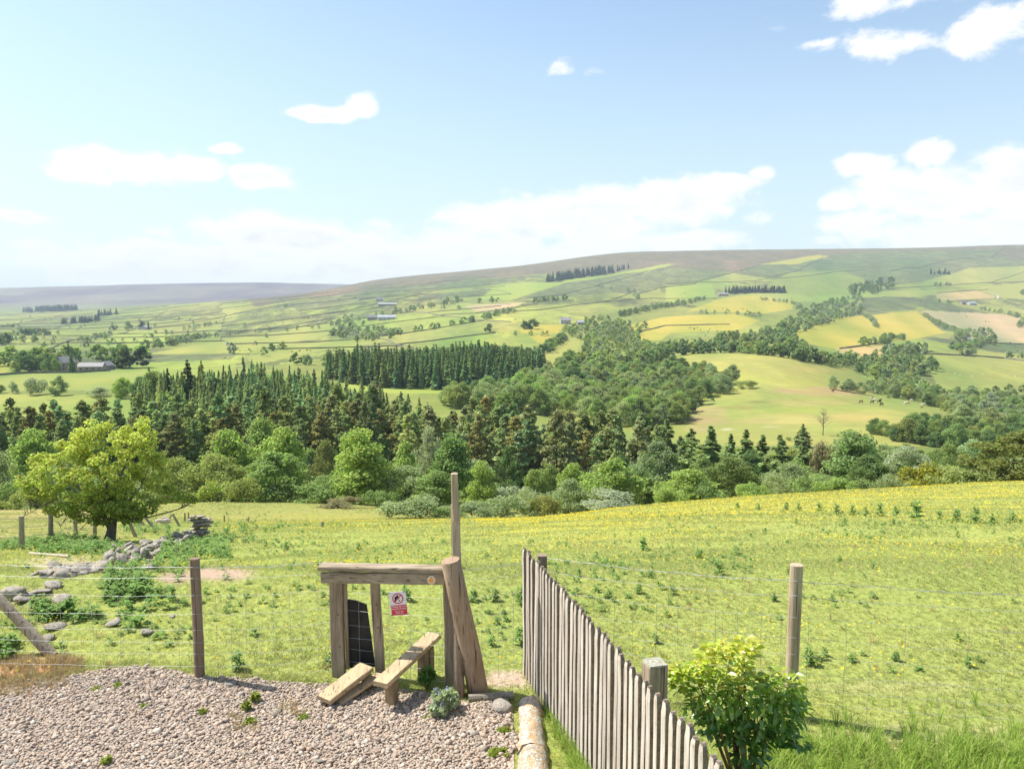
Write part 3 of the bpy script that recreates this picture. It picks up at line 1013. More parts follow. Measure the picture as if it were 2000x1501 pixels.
def stem_mesh(name, seed, h=.5, r=.022, limbs=7, mat='bark', reach=.3, lean=0.0, top=.55):
    """tapered trunk with limbs, unit tree height"""
    rng = random.Random(seed)
    mb = MB()
    pts = [Vector((0, 0, -.03))]
    for i in range(1, 6):
        z = h * i / 5
        pts.append(Vector((rng.uniform(-.012, .012) + lean * z, rng.uniform(-.012, .012), z)))
    mb.tube(pts, [r * 1.5, r * 1.05, r * .92, r * .8, r * .65, r * .4], 7, wob=.1, rng=rng)
    for i in range(limbs):
        k = rng.randint(2, 5) if limbs < 20 else rng.randint(1, 5)
        p = pts[k]; a = rng.uniform(0, 6.283); L = rng.uniform(.5, 1) * reach
        q = p + Vector((math.cos(a) * L * .5, math.sin(a) * L * .5, L * .35))
        e = q + Vector((math.cos(a + .4) * L * .5, math.sin(a + .4) * L * .5, L * top))
        mb.tube([p, q, e], [r * .5, r * .32, r * .08], 5)
    return mb.mesh(name, M[mat], smooth=True)


def leaf_mesh(name, vf, mat='leaf'):
    v, f = vf
    return np_mesh(name, v, f, [M[mat]])


CROWN = {
    'tall': [leaf_mesh('crown', round_tree(10 + i, 6500, .034, 1, .74, .05, 30)) for i in range(4)],
    'round': [leaf_mesh('crown', round_tree(20 + i, 6800, .038, 1, 1.0, .02, 30)) for i in range(4)],
    'willow': [leaf_mesh('crown', round_tree(30 + i, 7500, .029, 1, 1.05, .0, 34, airy=.1)) for i in range(3)],
    'bush': [leaf_mesh('crown', bush(40 + i, 4200, .048)) for i in range(4)],
    'spruce': [leaf_mesh('crown', spruce(50 + i, 2800, w=.38 + .05 * (i % 3), ragged=.45), 'needle') for i in range(6)],
    'pine': [leaf_mesh('crown', pine(60 + i, 3000, w=.38, size=.026), 'needle') for i in range(6)],
}
TRUNK = {
    'broad': [stem_mesh('trunk', 5 + i) for i in range(3)],
    'low': [stem_mesh('trunk', 15 + i, .3, .03, 9, reach=.4) for i in range(2)],
    'pine': [stem_mesh('trunk', 25 + i, .93, .011, 12, 'pine_bark', .12, top=.15) for i in range(3)],
    'spruce': [stem_mesh('trunk', 35 + i, .93, .012, 6, 'pine_bark', .08, top=.05) for i in range(2)],
}
FAR = {
    'round': [leaf_mesh('crown', round_tree(70 + i, 760, .10, 1, 1.0, .0, 14, 4)) for i in range(5)],
    'bush': [leaf_mesh('crown', bush(80 + i, 420, .16, 8)) for i in range(3)],
    'spruce': [leaf_mesh('crown', spruce(90 + i, 620, .30, .085, layers=12), 'needle') for i in range(4)],
}
C_BRIGHT = (0.31, 0.40, 0.13); C_MID = (0.25, 0.33, 0.13); C_GREY = (0.32, 0.375, 0.205); C_OLIVE = (0.30, 0.34, 0.13)
C_DARK = (0.165, 0.235, 0.10); C_SPRUCE = (0.075, 0.115, 0.055); C_PINE = (0.34, 0.41, 0.19); C_SILVER = (0.37, 0.41, 0.29)
C_BROWN = (0.28, 0.26, 0.16); C_YEL = (0.33, 0.33, 0.06); C_PLANT = (0.17, 0.25, 0.105)
RND = random.Random(7)


def jit(c, k=.12, rnd=RND):
    f = 1 + rnd.uniform(-k, k); g = rnd.uniform(-k, k) * .5
    return (max(0, c[0] * f * (1 + g)), c[1] * f, max(0, c[2] * f * (1 - g)), 1)


def plant_tree(name, kind, p, h, wscale, color, label, cat, group, trunk='broad', rnd=RND, parts=True):
    """thing with trunk and crown as parts (shared meshes)"""
    root = empty(name, p, label, cat, group, rnd.uniform(0, 6.28))
    me = rnd.choice(CROWN[kind])
    c = bpy.data.objects.new('crown', me); link(c, root)
    c.scale = (h * wscale, h * wscale, h); c.color = color
    if trunk:
        t = bpy.data.objects.new('trunk', rnd.choice(TRUNK[trunk])); link(t, root)
        t.scale = (h * .9, h * .9, h)
    return root


def plain_tree(name, kind, p, h, wscale, color, label, cat, group, rnd=RND):
    o = bpy.data.objects.new(name, rnd.choice(FAR[kind])); link(o)
    o.location = p; o.rotation_euler = (0, 0, rnd.uniform(0, 6.28)); o.scale = (h * wscale, h * wscale, h); o.color = color
    return tag(o, label, cat, group)


def mass(name, items, mat, kind_meshes, label=None, cat=None):
    """many far trees joined into one object of kind stuff; colour carried per vertex"""
    VV = []; FF = []; CCs = []; n = 0
    cache = {}
    for (p, h, ws, color, k) in items:
        me = RND.choice(kind_meshes[k])
        if me.name not in cache:
            v = np.empty(len(me.vertices) * 3, np.float32); me.vertices.foreach_get('co', v)
            f = np.empty(len(me.loops), np.int32); me.loops.foreach_get('vertex_index', f)
            cache[me.name] = (v.reshape(-1, 3), f.reshape(-1, 4))
        v, f = cache[me.name]
        keep = slice(0, (len(f) * 3) // 5)
        f = f[keep]; v = v[:len(f) * 4]
        a = RND.uniform(0, 6.283); ca, sa = math.cos(a), math.sin(a)
        w = v * np.array([h * ws, h * ws, h])
        w = np.stack([w[:, 0] * ca - w[:, 1] * sa, w[:, 0] * sa + w[:, 1] * ca, w[:, 2]], 1) + np.array(p)
        VV.append(w); FF.append(f + n); n += len(w)
        CCs.append(np.tile(np.array(color[:3]), (len(w), 1)))
    me = np_mesh(name, np.concatenate(VV), np.concatenate(FF), [mat], attrs={'Col': np.concatenate(CCs)})
    o = link(bpy.data.objects.new(name, me))
    return tag(o, label, cat, kind='stuff')


M['mass'] = mat_leaf('far_tree_leaves', attr='Col', trans=.35, vary=.3)
M['mass_needle'] = mat_leaf('far_conifer_needles', attr='Col', trans=.3, vary=.35)


def tree_px(name, kind, col, top, base, w_px, D, color, label, cat='tree', group=None, trunk='broad'):
    """a tree whose top, foot and width are read from the photograph; its distance D sets the size"""
    g = at_cd(col, D)
    zt = at_d(col, top, D).z
    h = max(zt - g.z, .6)
    wpx_unit = {'tall': .66, 'round': 1.0, 'willow': 1.05, 'bush': 1.35, 'spruce': .34, 'pine': .40}[kind]
    W = w_px / F * D * 1.2
    r = plant_tree(name, kind, g, h, W / (h * wpx_unit), jit(color, .06), label, cat, group, trunk)
    return r


# ------------------------------------------------------------------ broadleaf trees and bushes along the foot of the pasture
NEAR = [
    # name, kind, col, top, width, D, colour, label
    ('broadleaf_tree', 'tall', 75, 832, 96, 122, C_BRIGHT, 'tall light green tree rising behind the left side of the hawthorn'),
    ('willow_tree', 'willow', 5, 880, 110, 112, C_GREY, 'grey green willow cut by the left edge of the photo'),
    ('shrub', 'bush', 20, 935, 90, 104, C_MID, 'round green shrub at the far left foot of the pasture'),
    ('willow_tree', 'willow', 130, 895, 120, 116, C_GREY, 'pale willow hidden behind the hawthorn crown'),
    ('shrub', 'bush', 60, 945, 80, 100, C_OLIVE, 'olive shrub between the left edge and the hawthorn'),
    ('willow_tree', 'willow', 350, 888, 105, 108, C_OLIVE, 'rounded olive willow just right of the hawthorn'),
    ('willow_tree', 'willow', 425, 884, 150, 106, C_OLIVE, 'broad domed willow at the left of the valley trees'),
    ('broadleaf_tree', 'round', 455, 834, 120, 118, C_BRIGHT, 'bright green tree behind the domed willow'),
    ('broadleaf_tree', 'round', 552, 833, 120, 116, C_BRIGHT, 'bright green round tree beside the drooping olive one'),
    ('broadleaf_tree', 'tall', 515, 812, 66, 138, (0.27, .34, .13), 'pale treetop showing between two bright round trees'),
    ('broadleaf_tree', 'round', 540, 876, 125, 100, C_MID, 'leafy mid green tree below the bright round trees'),
    ('shrub', 'bush', 480, 925, 70, 96, C_OLIVE, 'small olive bush at the foot of the domed willow'),
    ('willow_tree', 'willow', 636, 854, 70, 112, (0.24, .26, .12), 'drooping olive willow between two bright trees'),
    ('shrub', 'bush', 622, 930, 110, 97, C_MID, 'wide green bush at the edge of the long grass'),
    ('broadleaf_tree', 'tall', 706, 832, 104, 98, C_BRIGHT, 'tall bright green tree with a dark trunk at the field edge'),
    ('broadleaf_tree', 'round', 690, 880, 90, 103, C_BRIGHT, 'bright crown behind the tall bright tree'),
    ('brown_bush', 'bush', 663, 970, 74, 88, C_BROWN, 'low reddish brown twiggy bush by the tall bright tree'),
    ('broadleaf_tree', 'round', 790, 864, 70, 120, C_BRIGHT, 'bright green tree right of the tall bright tree'),
    ('willow_tree', 'willow', 792, 906, 120, 98, C_GREY, 'pale green willow mound left of the tall pole'),
    ('broadleaf_tree', 'round', 850, 918, 100, 92, C_MID, 'dark green round tree touching the left of the tall pole'),
    ('shrub', 'bush', 812, 968, 120, 74, C_GREY, 'pale flowering shrub at the field edge left of the pole'),
    ('shrub', 'bush', 872, 985, 60, 76, C_MID, 'small green shrub just left of the tall pole'),
    ('willow_tree', 'willow', 838, 826, 62, 128, C_SILVER, 'silvery willow standing before the dark pines'),
    ('broadleaf_tree', 'tall', 888, 842, 78, 120, (0.22, .32, .12), 'soft green tree behind the top of the tall pole'),
    ('shrub', 'bush', 920, 868, 60, 130, C_SILVER, 'silver grey bush below the pines right of the pole'),
    ('broadleaf_tree', 'tall', 940, 897, 56, 96, C_BRIGHT, 'upright bright green tree just right of the tall pole'),
    ('shrub', 'bush', 985, 932, 95, 98, C_SILVER, 'grey leaved bush right of the upright bright tree'),
    ('broadleaf_tree', 'round', 992, 874, 56, 126, C_DARK, 'dark green tree beside the shadowed hollow'),
    ('shrub', 'bush', 922, 972, 90, 78, C_GREY, 'pale green shrub against the tall pole'),
    ('shrub', 'bush', 980, 962, 90, 80, C_GREY, 'mid green shrub in the row right of the pole'),
    ('shrub', 'bush', 1035, 955, 74, 82, C_GREY, 'leafy shrub before the shadowed hollow'),
    ('brown_bush', 'bush', 1070, 962, 62, 80, (0.29, .29, .10), 'olive brown bush at the tip of the yellow flower band'),
    ('willow_tree', 'willow', 1110, 932, 90, 88, C_GREY, 'soft willow left of the big bright tree'),
    ('broadleaf_tree', 'tall', 1115, 902, 50, 104, C_BRIGHT, 'small bright treetop above the soft willow'),
    ('broadleaf_tree', 'round', 1190, 896, 140, 94, C_BRIGHT, 'big bright green tree in the middle of the field edge'),
    ('shrub', 'bush', 1150, 930, 100, 90, C_BRIGHT, 'bright shrub on the left of the big bright tree'),
    ('shrub', 'bush', 1195, 958, 135, 78, C_SILVER, 'low silver grey shrub in front of the big bright tree'),
    ('broadleaf_tree', 'round', 1288, 860, 96, 118, (0.22, .28, .16), 'white blossomed dark tree below the last pines'),
    ('broadleaf_tree', 'round', 1252, 918, 66, 98, C_DARK, 'dark bush between the big bright tree and its neighbour'),
    ('broadleaf_tree', 'round', 1340, 913, 126, 88, C_BRIGHT, 'bright spreading tree right of the big bright tree'),
    ('willow_tree', 'willow', 1428, 888, 135, 92, (0.19, .24, .09), 'wide dull green tree behind the small bright bush'),
    ('shrub', 'bush', 1466, 933, 62, 78, C_BRIGHT, 'small bright bush alone against the dull green tree'),
    ('willow_tree', 'willow', 1540, 902, 110, 90, C_GREY, 'grey green willow in the right half of the field edge'),
    ('shrub', 'bush', 1600, 915, 95, 84, C_MID, 'mid green bush right of the grey green willow'),
    ('willow_tree', 'willow', 1512, 925, 60, 82, C_GREY, 'pale small willow at the field edge'),
    ('broadleaf_tree', 'tall', 1666, 838, 92, 116, (0.28, .37, .17), 'tall feathery light green tree below the meadow hill'),
    ('broadleaf_tree', 'round', 1698, 888, 95, 92, C_DARK, 'dark hawthorn in front of the feathery tree'),
    ('shrub', 'bush', 1740, 915, 60, 84, C_GREY, 'pale shrub against the dark hawthorn'),
    ('willow_tree', 'willow', 1765, 868, 100, 106, C_SILVER, 'grey willow behind the dark hawthorn'),
    ('shrub', 'bush', 1815, 888, 105, 88, C_YEL, 'yellow green hawthorn bush near the right edge'),
    ('shrub', 'bush', 1885, 900, 110, 84, C_OLIVE, 'olive hawthorn bush before the large arching one'),
    ('broadleaf_tree', 'round', 1975, 842, 150, 84, (0.22, .24, .08), 'large arching olive hawthorn at the right edge'),
    ('brown_bush', 'bush', 1602, 855, 66, 124, C_BROWN, 'leafless brownish thicket left of the feathery tree'),
    ('shrub', 'bush', 1560, 880, 80, 110, C_MID, 'green thicket below the small firs'),
    ('shrub', 'bush', 1380, 925, 70, 86, C_MID, 'green bush between the bright spreading tree and dull tree'),
    ('shrub', 'bush', 1640, 922, 70, 82, C_BRIGHT, 'fresh green bush at the field edge below the feathery tree'),
    ('shrub', 'bush', 1300, 938, 60, 84, C_BRIGHT, 'fresh green bush tucked under the bright spreading tree'),
    ('shrub', 'bush', 740, 955, 60, 90, C_MID, 'shaded green bush at the foot of the tall bright tree'),
    ('shrub', 'bush', 565, 935, 90, 98, C_MID, 'dense green bush at the foot of the leafy mid green tree'),
    ('willow_tree', 'willow', 300, 905, 90, 112, C_GREY, 'grey willow peeping out right behind the hawthorn'),
]
for (nm, kd, c_, top, w_, D_, colr, lab) in NEAR:
    g_ = at_cd(c_, D_)
    tree_px(nm, kd, c_, top, None, w_, D_, colr, lab, 'bush' if 'bush' in nm or 'shrub' in nm else 'tree', 'trees and bushes along the foot of the pasture', 'low' if kd in ('bush', 'willow') else 'broad')

# second line inside the gully, mostly seen between the front ones
_rg = random.Random(21)
for i in range(46):
    c_ = 10 + i * 43 + _rg.uniform(-14, 14)
    D_ = _rg.uniform(122, 146)
    p = at_cd(c_, D_)
    kd = _rg.choice(['round', 'willow', 'tall'])
    plant_tree('gully_tree', kd, p, _rg.uniform(4.5, 7.0), _rg.uniform(.9, 1.2), jit(_rg.choice([C_GREY, C_MID, C_OLIVE, C_MID, C_DARK]), .2), 'small gully tree between pasture edge and pines, ' + zone(c_, PZ), 'tree', 'small trees in the gully', 'broad', _rg)

# firs on the right of the pine belt
for (c_, top, w_, D_, lab) in ((1385, 833, 58, 126, 'broad dark fir, the leftmost of the firs below the meadow hill'), (1348, 838, 46, 132, 'dark fir between the last pines and the broad fir'),
                               (1425, 848, 36, 134, 'slim fir right of the broad dark fir'), (1455, 840, 46, 128, 'pointed fir in the middle of the fir row'),
                               (1487, 850, 46, 130, 'fir with a shorter tip in the middle of the row'), (1521, 850, 50, 124, 'well shaped fir with drooping branches'),
                               (1566, 862, 34, 126, 'thin fir, the rightmost of the row'), (1300, 820, 50, 150, 'dark fir closing the right end of the pines'),
                               (1260, 815, 50, 156, 'fir standing among the last pines'), (1567, 828, 22, 246, 'lone small fir at the foot of the meadow hill')):
    tree_px('fir_tree', 'spruce', c_, top, None, w_ * 1.4, D_, (0.22, 0.29, 0.11), lab, 'tree', 'firs below the meadow hill', 'spruce')

# ------------------------------------------------------------------ pine belt and spruce wood
def scatter(region, dmin, dmax, spacing, rng, cmin=-60, cmax=2060, maxn=4000):
    """points inside a (column, distance) region, kept 'spacing' metres apart"""
    pts = []; cell = {}
    tries = 0
    while tries < maxn * 12 and len(pts) < maxn:
        tries += 1
        c = rng.uniform(cmin, cmax); u = rng.random()
        D = math.sqrt(dmin ** 2 + u * (dmax ** 2 - dmin ** 2))
        if not region(c, D): continue
        X = (c - 1000) / F * D
        k = (int(X // spacing), int(D // spacing)); ok = True
        for a in (-1, 0, 1):
            for b in (-1, 0, 1):
                for q in cell.get((k[0] + a, k[1] + b), ()):
                    if (q[0] - X) ** 2 + (q[1] - D) ** 2 < spacing ** 2: ok = False; break
                if not ok: break
            if not ok: break
        if not ok: continue
        cell.setdefault(k, []).append((X, D)); pts.append((c, D))
    return pts


def interp(x, xs, ys): return float(np.interp(x, xs, ys))


_rp = random.Random(5)
back = lambda c: interp(c, [-60, 0, 300, 500, 700, 900, 1050, 1200, 1330], [200, 200, 205, 215, 215, 205, 190, 176, 160])
front = lambda c: interp(c, [-60, 400, 700, 1000, 1330], [152, 152, 150, 146, 138])
pp = scatter(lambda c, D: c < 1335 and front(c) < D < back(c), 135, 216, 3.3, _rp, -60, 1335, 640)
_ms = []
pp.sort(key=lambda q: q[1])
for i, (c, D) in enumerate(pp):
    p = at_cd(c, D)
    if i >= 298:
        _ms.append((p, _rp.uniform(9.5, 13.5), _rp.uniform(.9, 1.3), jit((.22, .255, .105), .25, _rp), 'spruce')); continue
    h = _rp.uniform(9.5, 13.5) * interp(c, [-60, 300, 600, 1000, 1150, 1335], [.95, .95, 1.05, 1.12, 1.05, .85])
    plant_tree('pine_tree', 'pine', p, h * _rp.choice([1, 1.05, 1.2, .75]), _rp.uniform(.9, 1.45), jit(_rp.choice([C_PINE, C_PINE, (.30, .30, .14), (.22, .28, .12)]), .28, _rp), tlabel('pine', h, 9.5, 13.5, c, PZ), 'tree', 'pines in the belt across the valley', 'pine', _rp)

sfront = lambda c: interp(c, [250, 300, 500, 700, 800], [212, 212, 218, 218, 216])
sback = lambda c: interp(c, [250, 290, 400, 500, 600, 700, 800, 860], [236, 330, 385, 385, 335, 275, 240, 216])
sp_ = scatter(lambda c, D: 262 < c < 880 and sfront(c) < D < sback(c), 205, 390, 4.6, _rp, 255, 880, 900)
sp_.sort(key=lambda q: q[1])
for i, (c, D) in enumerate(sp_):
    p = at_cd(c, D); h = _rp.triangular(8, 16.5, 11.5)
    colr = jit(_rp.choice([(0.35, 0.43, 0.19), (0.30, .39, .17), (.37, .42, .18), (.25, .33, .15)]), .3, _rp)
    if i < 285:
        plant_tree('spruce_tree', 'spruce', p, h, _rp.uniform(.8, 1.25), colr, tlabel('spruce', h, 9.5, 14.5, c, SZ), 'tree', 'spruces in the wood behind the pines', 'spruce', _rp)
    else:
        _ms.append((p, h, _rp.uniform(.85, 1.3), colr, 'spruce'))
for (c, D, h) in ((370, 262, 21), (425, 255, 15), (330, 300, 16)):
    plant_tree('tall_spruce', 'spruce', at_cd(c, D), h, 1.1, jit(C_SPRUCE, .1), {370: 'tallest dark spruce standing over the left wood', 425: 'dark spruce beside the tallest one', 330: 'dark spruce at the left end of the wood'}[c], 'tree', None, 'spruce')
# broadleaf trees mixed in on the left of the spruce wood and above it
for (c, D, h, k, colr, lab) in ((300, 318, 15, 'tall', C_MID, 'tall mid green tree on the left end of the spruce wood'), (322, 268, 11, 'tall', C_BRIGHT, 'light green tree inside the spruce wood'),
                                (275, 330, 12, 'tall', C_DARK, 'dark broadleaf at the corner of the left meadow'), (400, 240, 8, 'round', C_GREY, 'grey green round tree low in the spruce wood'),
                                (455, 232, 8, 'round', C_GREY, 'pale round tree among the spruces'), (240, 372, 9, 'round', C_BRIGHT, 'bright green round tree at the meadow corner'),
                                (540, 382, 9, 'round', C_BRIGHT, 'bright rounded tree on top of the spruce wood'), (600, 360, 9, 'round', C_GREY, 'soft grey tree on top of the spruce wood'),
                                (640, 345, 9, 'willow', C_GREY, 'grey willow where the spruce wood meets the plantation'), (570, 372, 8, 'willow', C_BRIGHT, 'light willow on top of the spruce wood'),
                                (680, 310, 8, 'willow', C_MID, 'green willow on the slope below the plantation')):
    plant_tree('broadleaf_tree', k, at_cd(c, D), h, 1.0, jit(colr), lab, 'tree', 'broadleaf trees in the spruce wood')

# dense plantation in the middle distance
pf = lambda c: interp(c, [640, 680, 800, 900, 960, 1020, 1060], [470, 448, 428, 426, 440, 470, 520])
pb = lambda c: interp(c, [640, 700, 800, 1040, 1060], [520, 590, 640, 640, 600])
pl = scatter(lambda c, D: 640 < c < 1062 and pf(c) < D < pb(c), 420, 645, 4.6, _rp, 640, 1062, 1400)
pl.sort(key=lambda q: q[1])
for i, (c, D) in enumerate(pl):
    p = at_cd(c, D); h = _rp.triangular(11.5, 20.5, 17.5) * (1 + .22 * (float(vnoise(np.array([p.x / 28]), np.array([p.y / 28]), 8)[0]) - .5)) * interp(c, [640, 700, 980, 1062], [.82, 1, 1, .8]); colr = jit(_rp.choice([C_PLANT, C_PLANT, (.22, .28, .12)]), .3, _rp)
    if i < 296:
        plain_tree('plantation_conifer', 'spruce', p, h, _rp.uniform(1.0, 1.25), colr, tlabel('dark conifer', h, 15.5, 19.5, c, LZ), 'tree', 'conifers on the edge of the plantation', _rp)
    else:
        _ms.append((p, h, _rp.uniform(1.0, 1.25), colr, 'spruce'))
mass('conifer_plantation', _ms, M['mass_needle'], FAR, 'massed dark conifers filling the plantation and the back of the spruce wood', 'plantation')
# ------------------------------------------------------------------ woods, belts and hedgerows across the valley (foot points in photograph coordinates)
_rw = random.Random(11)
WOOD = []       # (p, h, ws, colour, kind, label)


def wood_poly(poly, spacing, hmin, hmax, pal, n, kinds=('round',), dmin=160, dmax=4000, ws=(.95, 1.35), lab=''):
    xs = [p[0] for p in poly]; ys = [p[1] for p in poly]
    got = []; t = 0
    while len(got) < n and t < n * 14:
        t += 1
        c = _rw.uniform(min(xs), max(xs)); r = _rw.uniform(min(ys), max(ys))
        if not in_poly([c], [r], poly)[0]: continue
        p = hit(c, r, dmin, dmax)
        if p is None: continue
        if any((p.x - q.x) ** 2 + (p.y - q.y) ** 2 < spacing ** 2 for q in got): continue
        got.append(p)
        WOOD.append((p, _rw.uniform(hmin, hmax), _rw.uniform(*ws), jit(_rw.choice(pal), .16, _rw), _rw.choice(kinds), lab))


def wood_line(pts, spacing, hmin, hmax, pal, width=3.0, kinds=('round',), dmin=200, dmax=5000, gaps=.1, ws=(.95, 1.4), lab=''):
    P = [hit(c, r, dmin, dmax) for c, r in pts]
    P = [p for p in P if p is not None]
    for a, b in zip(P[:-1], P[1:]):
        L = (b - a).length; n = max(1, int(L / spacing))
        for i in range(n):
            if _rw.random() < gaps: continue
            q = a.lerp(b, (i + _rw.random()) / n)
            x = q.x + _rw.uniform(-width, width); y = q.y + _rw.uniform(-width, width)
            WOOD.append((Vector((x, y, float(height(x, y)))), _rw.uniform(hmin, hmax), _rw.uniform(*ws), jit(_rw.choice(pal), .16, _rw), _rw.choice(kinds), lab))


MIX = [C_MID, C_MID, C_GREY, C_GREY, C_BRIGHT, C_OLIVE, C_DARK]
GR = [C_GREY, C_GREY, C_SILVER, C_MID]
DK = [C_MID, C_DARK, C_DARK, C_OLIVE]
# mixed wood between the pines and the cattle meadow
L1 = 'rounded broadleaf tree in the mixed wood left of the cattle meadow'
wood_poly([(860, 790), (960, 775), (1060, 745), (1140, 742), (1240, 728), (1330, 726), (1430, 748), (1420, 766), (1345, 800), (1330, 830), (1230, 838), (1120, 815), (1000, 808), (900, 800)], 5.6, 8, 12.5, MIX, 250, dmin=180, lab=L1)
L2 = 'broadleaf tree in the wooded side valley above the mixed wood'
wood_poly([(1068, 738), (1075, 720), (1135, 700), (1150, 660), (1180, 640), (1260, 640), (1240, 665), (1290, 690), (1280, 712), (1220, 735), (1120, 745)], 7.0, 7, 11, MIX, 170, dmin=300, lab=L2)
wood_poly([(1100, 650), (1140, 630), (1180, 622), (1240, 640), (1190, 670), (1140, 672)], 9, 8, 12, MIX, 60, dmin=500, lab=L2)
L3 = 'tree of the belt along the top of the cattle meadow'
wood_line([(1240, 718), (1300, 696), (1360, 690), (1440, 688), (1500, 694), (1560, 704), (1620, 710)], 4.2, 8, 12, DK + [C_MID], 5, dmin=300, lab=L3, gaps=.03)
wood_line([(1250, 700), (1330, 682), (1420, 676), (1480, 668), (1530, 672), (1560, 690)], 5, 8, 12, DK + MIX, 8, dmin=300, lab=L3)
wood_line([(1400, 668), (1460, 658), (1520, 655), (1535, 668)], 7, 9, 12, MIX, 9, dmin=300, lab=L3)
wood_poly([(1480, 655), (1540, 625), (1570, 640), (1560, 655), (1540, 668), (1500, 670)], 7, 8, 11, DK, 40, dmin=300, lab=L3)
L4 = 'tree in the wooded stream valley climbing the right hillside'
wood_poly([(1555, 640), (1560, 612), (1600, 598), (1640, 585), (1680, 575), (1690, 590), (1640, 625), (1600, 638), (1570, 648)], 10, 9, 14, GR + [C_MID], 90, dmin=500, lab=L4)
wood_poly([(1655, 566), (1670, 558), (1745, 552), (1752, 560), (1700, 575), (1665, 580)], 14, 12, 22, DK, 45, dmin=700, kinds=('round', 'spruce'), lab=L4)
wood_poly([(1640, 622), (1680, 600), (1690, 606), (1660, 622)], 9, 8, 12, GR, 20, dmin=500, lab=L4)
# gully right of the meadow hill
L5 = 'round headed tree in the gully right of the cattle meadow'
wood_poly([(1620, 716), (1660, 722), (1700, 738), (1810, 738), (1830, 720), (1800, 702), (1720, 690), (1700, 700), (1640, 700)], 6, 7, 10, MIX + DK, 75, dmin=350, lab=L5)
wood_poly([(1690, 768), (1720, 745), (1790, 742), (1830, 770), (1900, 800), (1920, 830), (1850, 806), (1780, 782)], 5, 6, 9, MIX, 85, dmin=300, lab=L5)
wood_poly([(1880, 830), (1850, 800), (1860, 780), (1930, 778), (2060, 790), (2060, 850), (1960, 860)], 5.5, 7, 11, GR + [C_MID], 75, dmin=220, lab=L5)
wood_line([(1620, 758), (1650, 764), (1685, 770)], 4, 6, 9, [C_GREY], 2, dmin=350, lab=L5, gaps=0)
# foot of the meadow hill and the lower right
L6 = 'bushy tree at the foot of the meadow hill'
wood_line([(1690, 845), (1740, 852), (1760, 862)], 3.2, 4, 6, DK + [C_MID], 2, dmin=160, lab=L6, gaps=0)
wood_poly([(1760, 862), (1790, 838), (1880, 850), (1960, 858), (1960, 880), (1900, 878), (1800, 872)], 3.8, 5, 8.5, DK + [C_MID], 55, dmin=160, lab=L6)
wood_poly([(1880, 862), (2060, 840), (2060, 880), (1930, 882)], 4, 5, 8, DK + [C_MID], 35, dmin=160, lab=L6)
wood_poly([(1590, 905), (1640, 890), (1800, 905), (1900, 915), (1900, 925), (1600, 925)], 3.4, 3, 5, MIX, 40, dmin=110, lab=L6)
# right hand fields
L7 = 'hedgerow tree among the fields on the right hillside'
wood_line([(1845, 640), (1870, 648), (1880, 660), (1920, 668), (1900, 678), (1860, 684)], 9, 7, 11, MIX, 7, dmin=400, lab=L7)
wood_poly([(1860, 668), (1870, 650), (1925, 645), (1950, 665), (1940, 676)], 8, 8, 12, MIX, 26, dmin=400, lab=L7)
wood_line([(1805, 617), (1815, 625), (1845, 640)], 10, 7, 11, MIX, 3, dmin=400, lab=L7)
wood_line([(1690, 618), (1705, 628), (1712, 640)], 8, 7, 9, GR, 4, dmin=400, lab=L7)
wood_line([(1680, 674), (1720, 672), (1735, 664), (1760, 662)], 8, 7, 10, MIX, 5, dmin=400, lab=L7)
wood_poly([(1720, 692), (1740, 678), (1805, 680), (1810, 694)], 8, 7, 11, DK + GR, 20, dmin=400, lab=L7)
wood_line([(1880, 695), (1900, 690), (1960, 698), (2000, 700)], 9, 6, 10, GR, 6, dmin=400, gaps=.3, lab=L7)
wood_line([(1930, 768), (1990, 765), (2010, 760)], 6, 5, 8, MIX, 4, dmin=300, lab=L7)
wood_line([(1910, 604), (1960, 612), (2000, 622)], 10, 9, 13, MIX, 8, dmin=500, lab=L7)
wood_line([(1830, 590), (1850, 592), (1870, 594)], 12, 8, 12, MIX, 5, dmin=500, lab=L7)
wood_line([(1990, 640), (2005, 625)], 10, 9, 13, MIX, 8, dmin=500, lab=L7)
wood_line([(1360, 613), (1400, 613), (1440, 614), (1485, 620)], 11, 7, 10, GR + [C_MID], 2, dmin=500, lab=L7, gaps=.12)
wood_line([(1480, 586), (1530, 590), (1560, 598), (1560, 604)], 10, 7, 10, GR, 4, dmin=500, lab=L7)
wood_line([(1205, 620), (1240, 612), (1300, 600), (1345, 592), (1375, 585)], 8, 8, 12, DK + GR, 7, dmin=500, lab=L7)
wood_line([(1830, 560), (1860, 558)], 20, 10, 14, DK, 6, dmin=500, lab=L7)
wood_line([(1822, 535), (1852, 535)], 5, 16, 22, [C_SPRUCE], 14, ws=(1.2, 1.8), kinds=('spruce',), dmin=900, lab=L7, gaps=0)
wood_line([(1990, 575), (2010, 573)], 12, 12, 16, DK, 6, dmin=500, lab=L7)
# upper slopes, dark shelter belts
L8 = 'dark conifer of a shelter belt high on the far hillside'
wood_line([(1425, 573), (1480, 571), (1538, 571)], 2.6, 15, 20, [C_SPRUCE], 16, ws=(1.3, 2), kinds=('spruce',), dmin=900, lab='dark conifer of the shelter belt above the yellow hillside fields', gaps=0)
wood_line([(1075, 550), (1085, 548), (1100, 545), (1190, 532)], 5, 24, 32, [C_SPRUCE], 22, ws=(1.2, 1.9), kinds=('spruce',), dmin=1500, lab='dark conifer of the long shelter belt under the brown moor', gaps=0)
wood_line([(1195, 530), (1228, 524)], 12, 18, 24, [C_SPRUCE], 14, kinds=('spruce',), dmin=1500, lab='dark conifer of the thin belt beside the bright hill strip', gaps=.1)
wood_line([(8, 603), (70, 608), (132, 612)], 9, 26, 32, [C_SPRUCE], 60, kinds=('spruce',), dmin=3800, lab='dark conifer of the plantation strip under the distant left moor', gaps=0, ws=(1.5, 2.2))
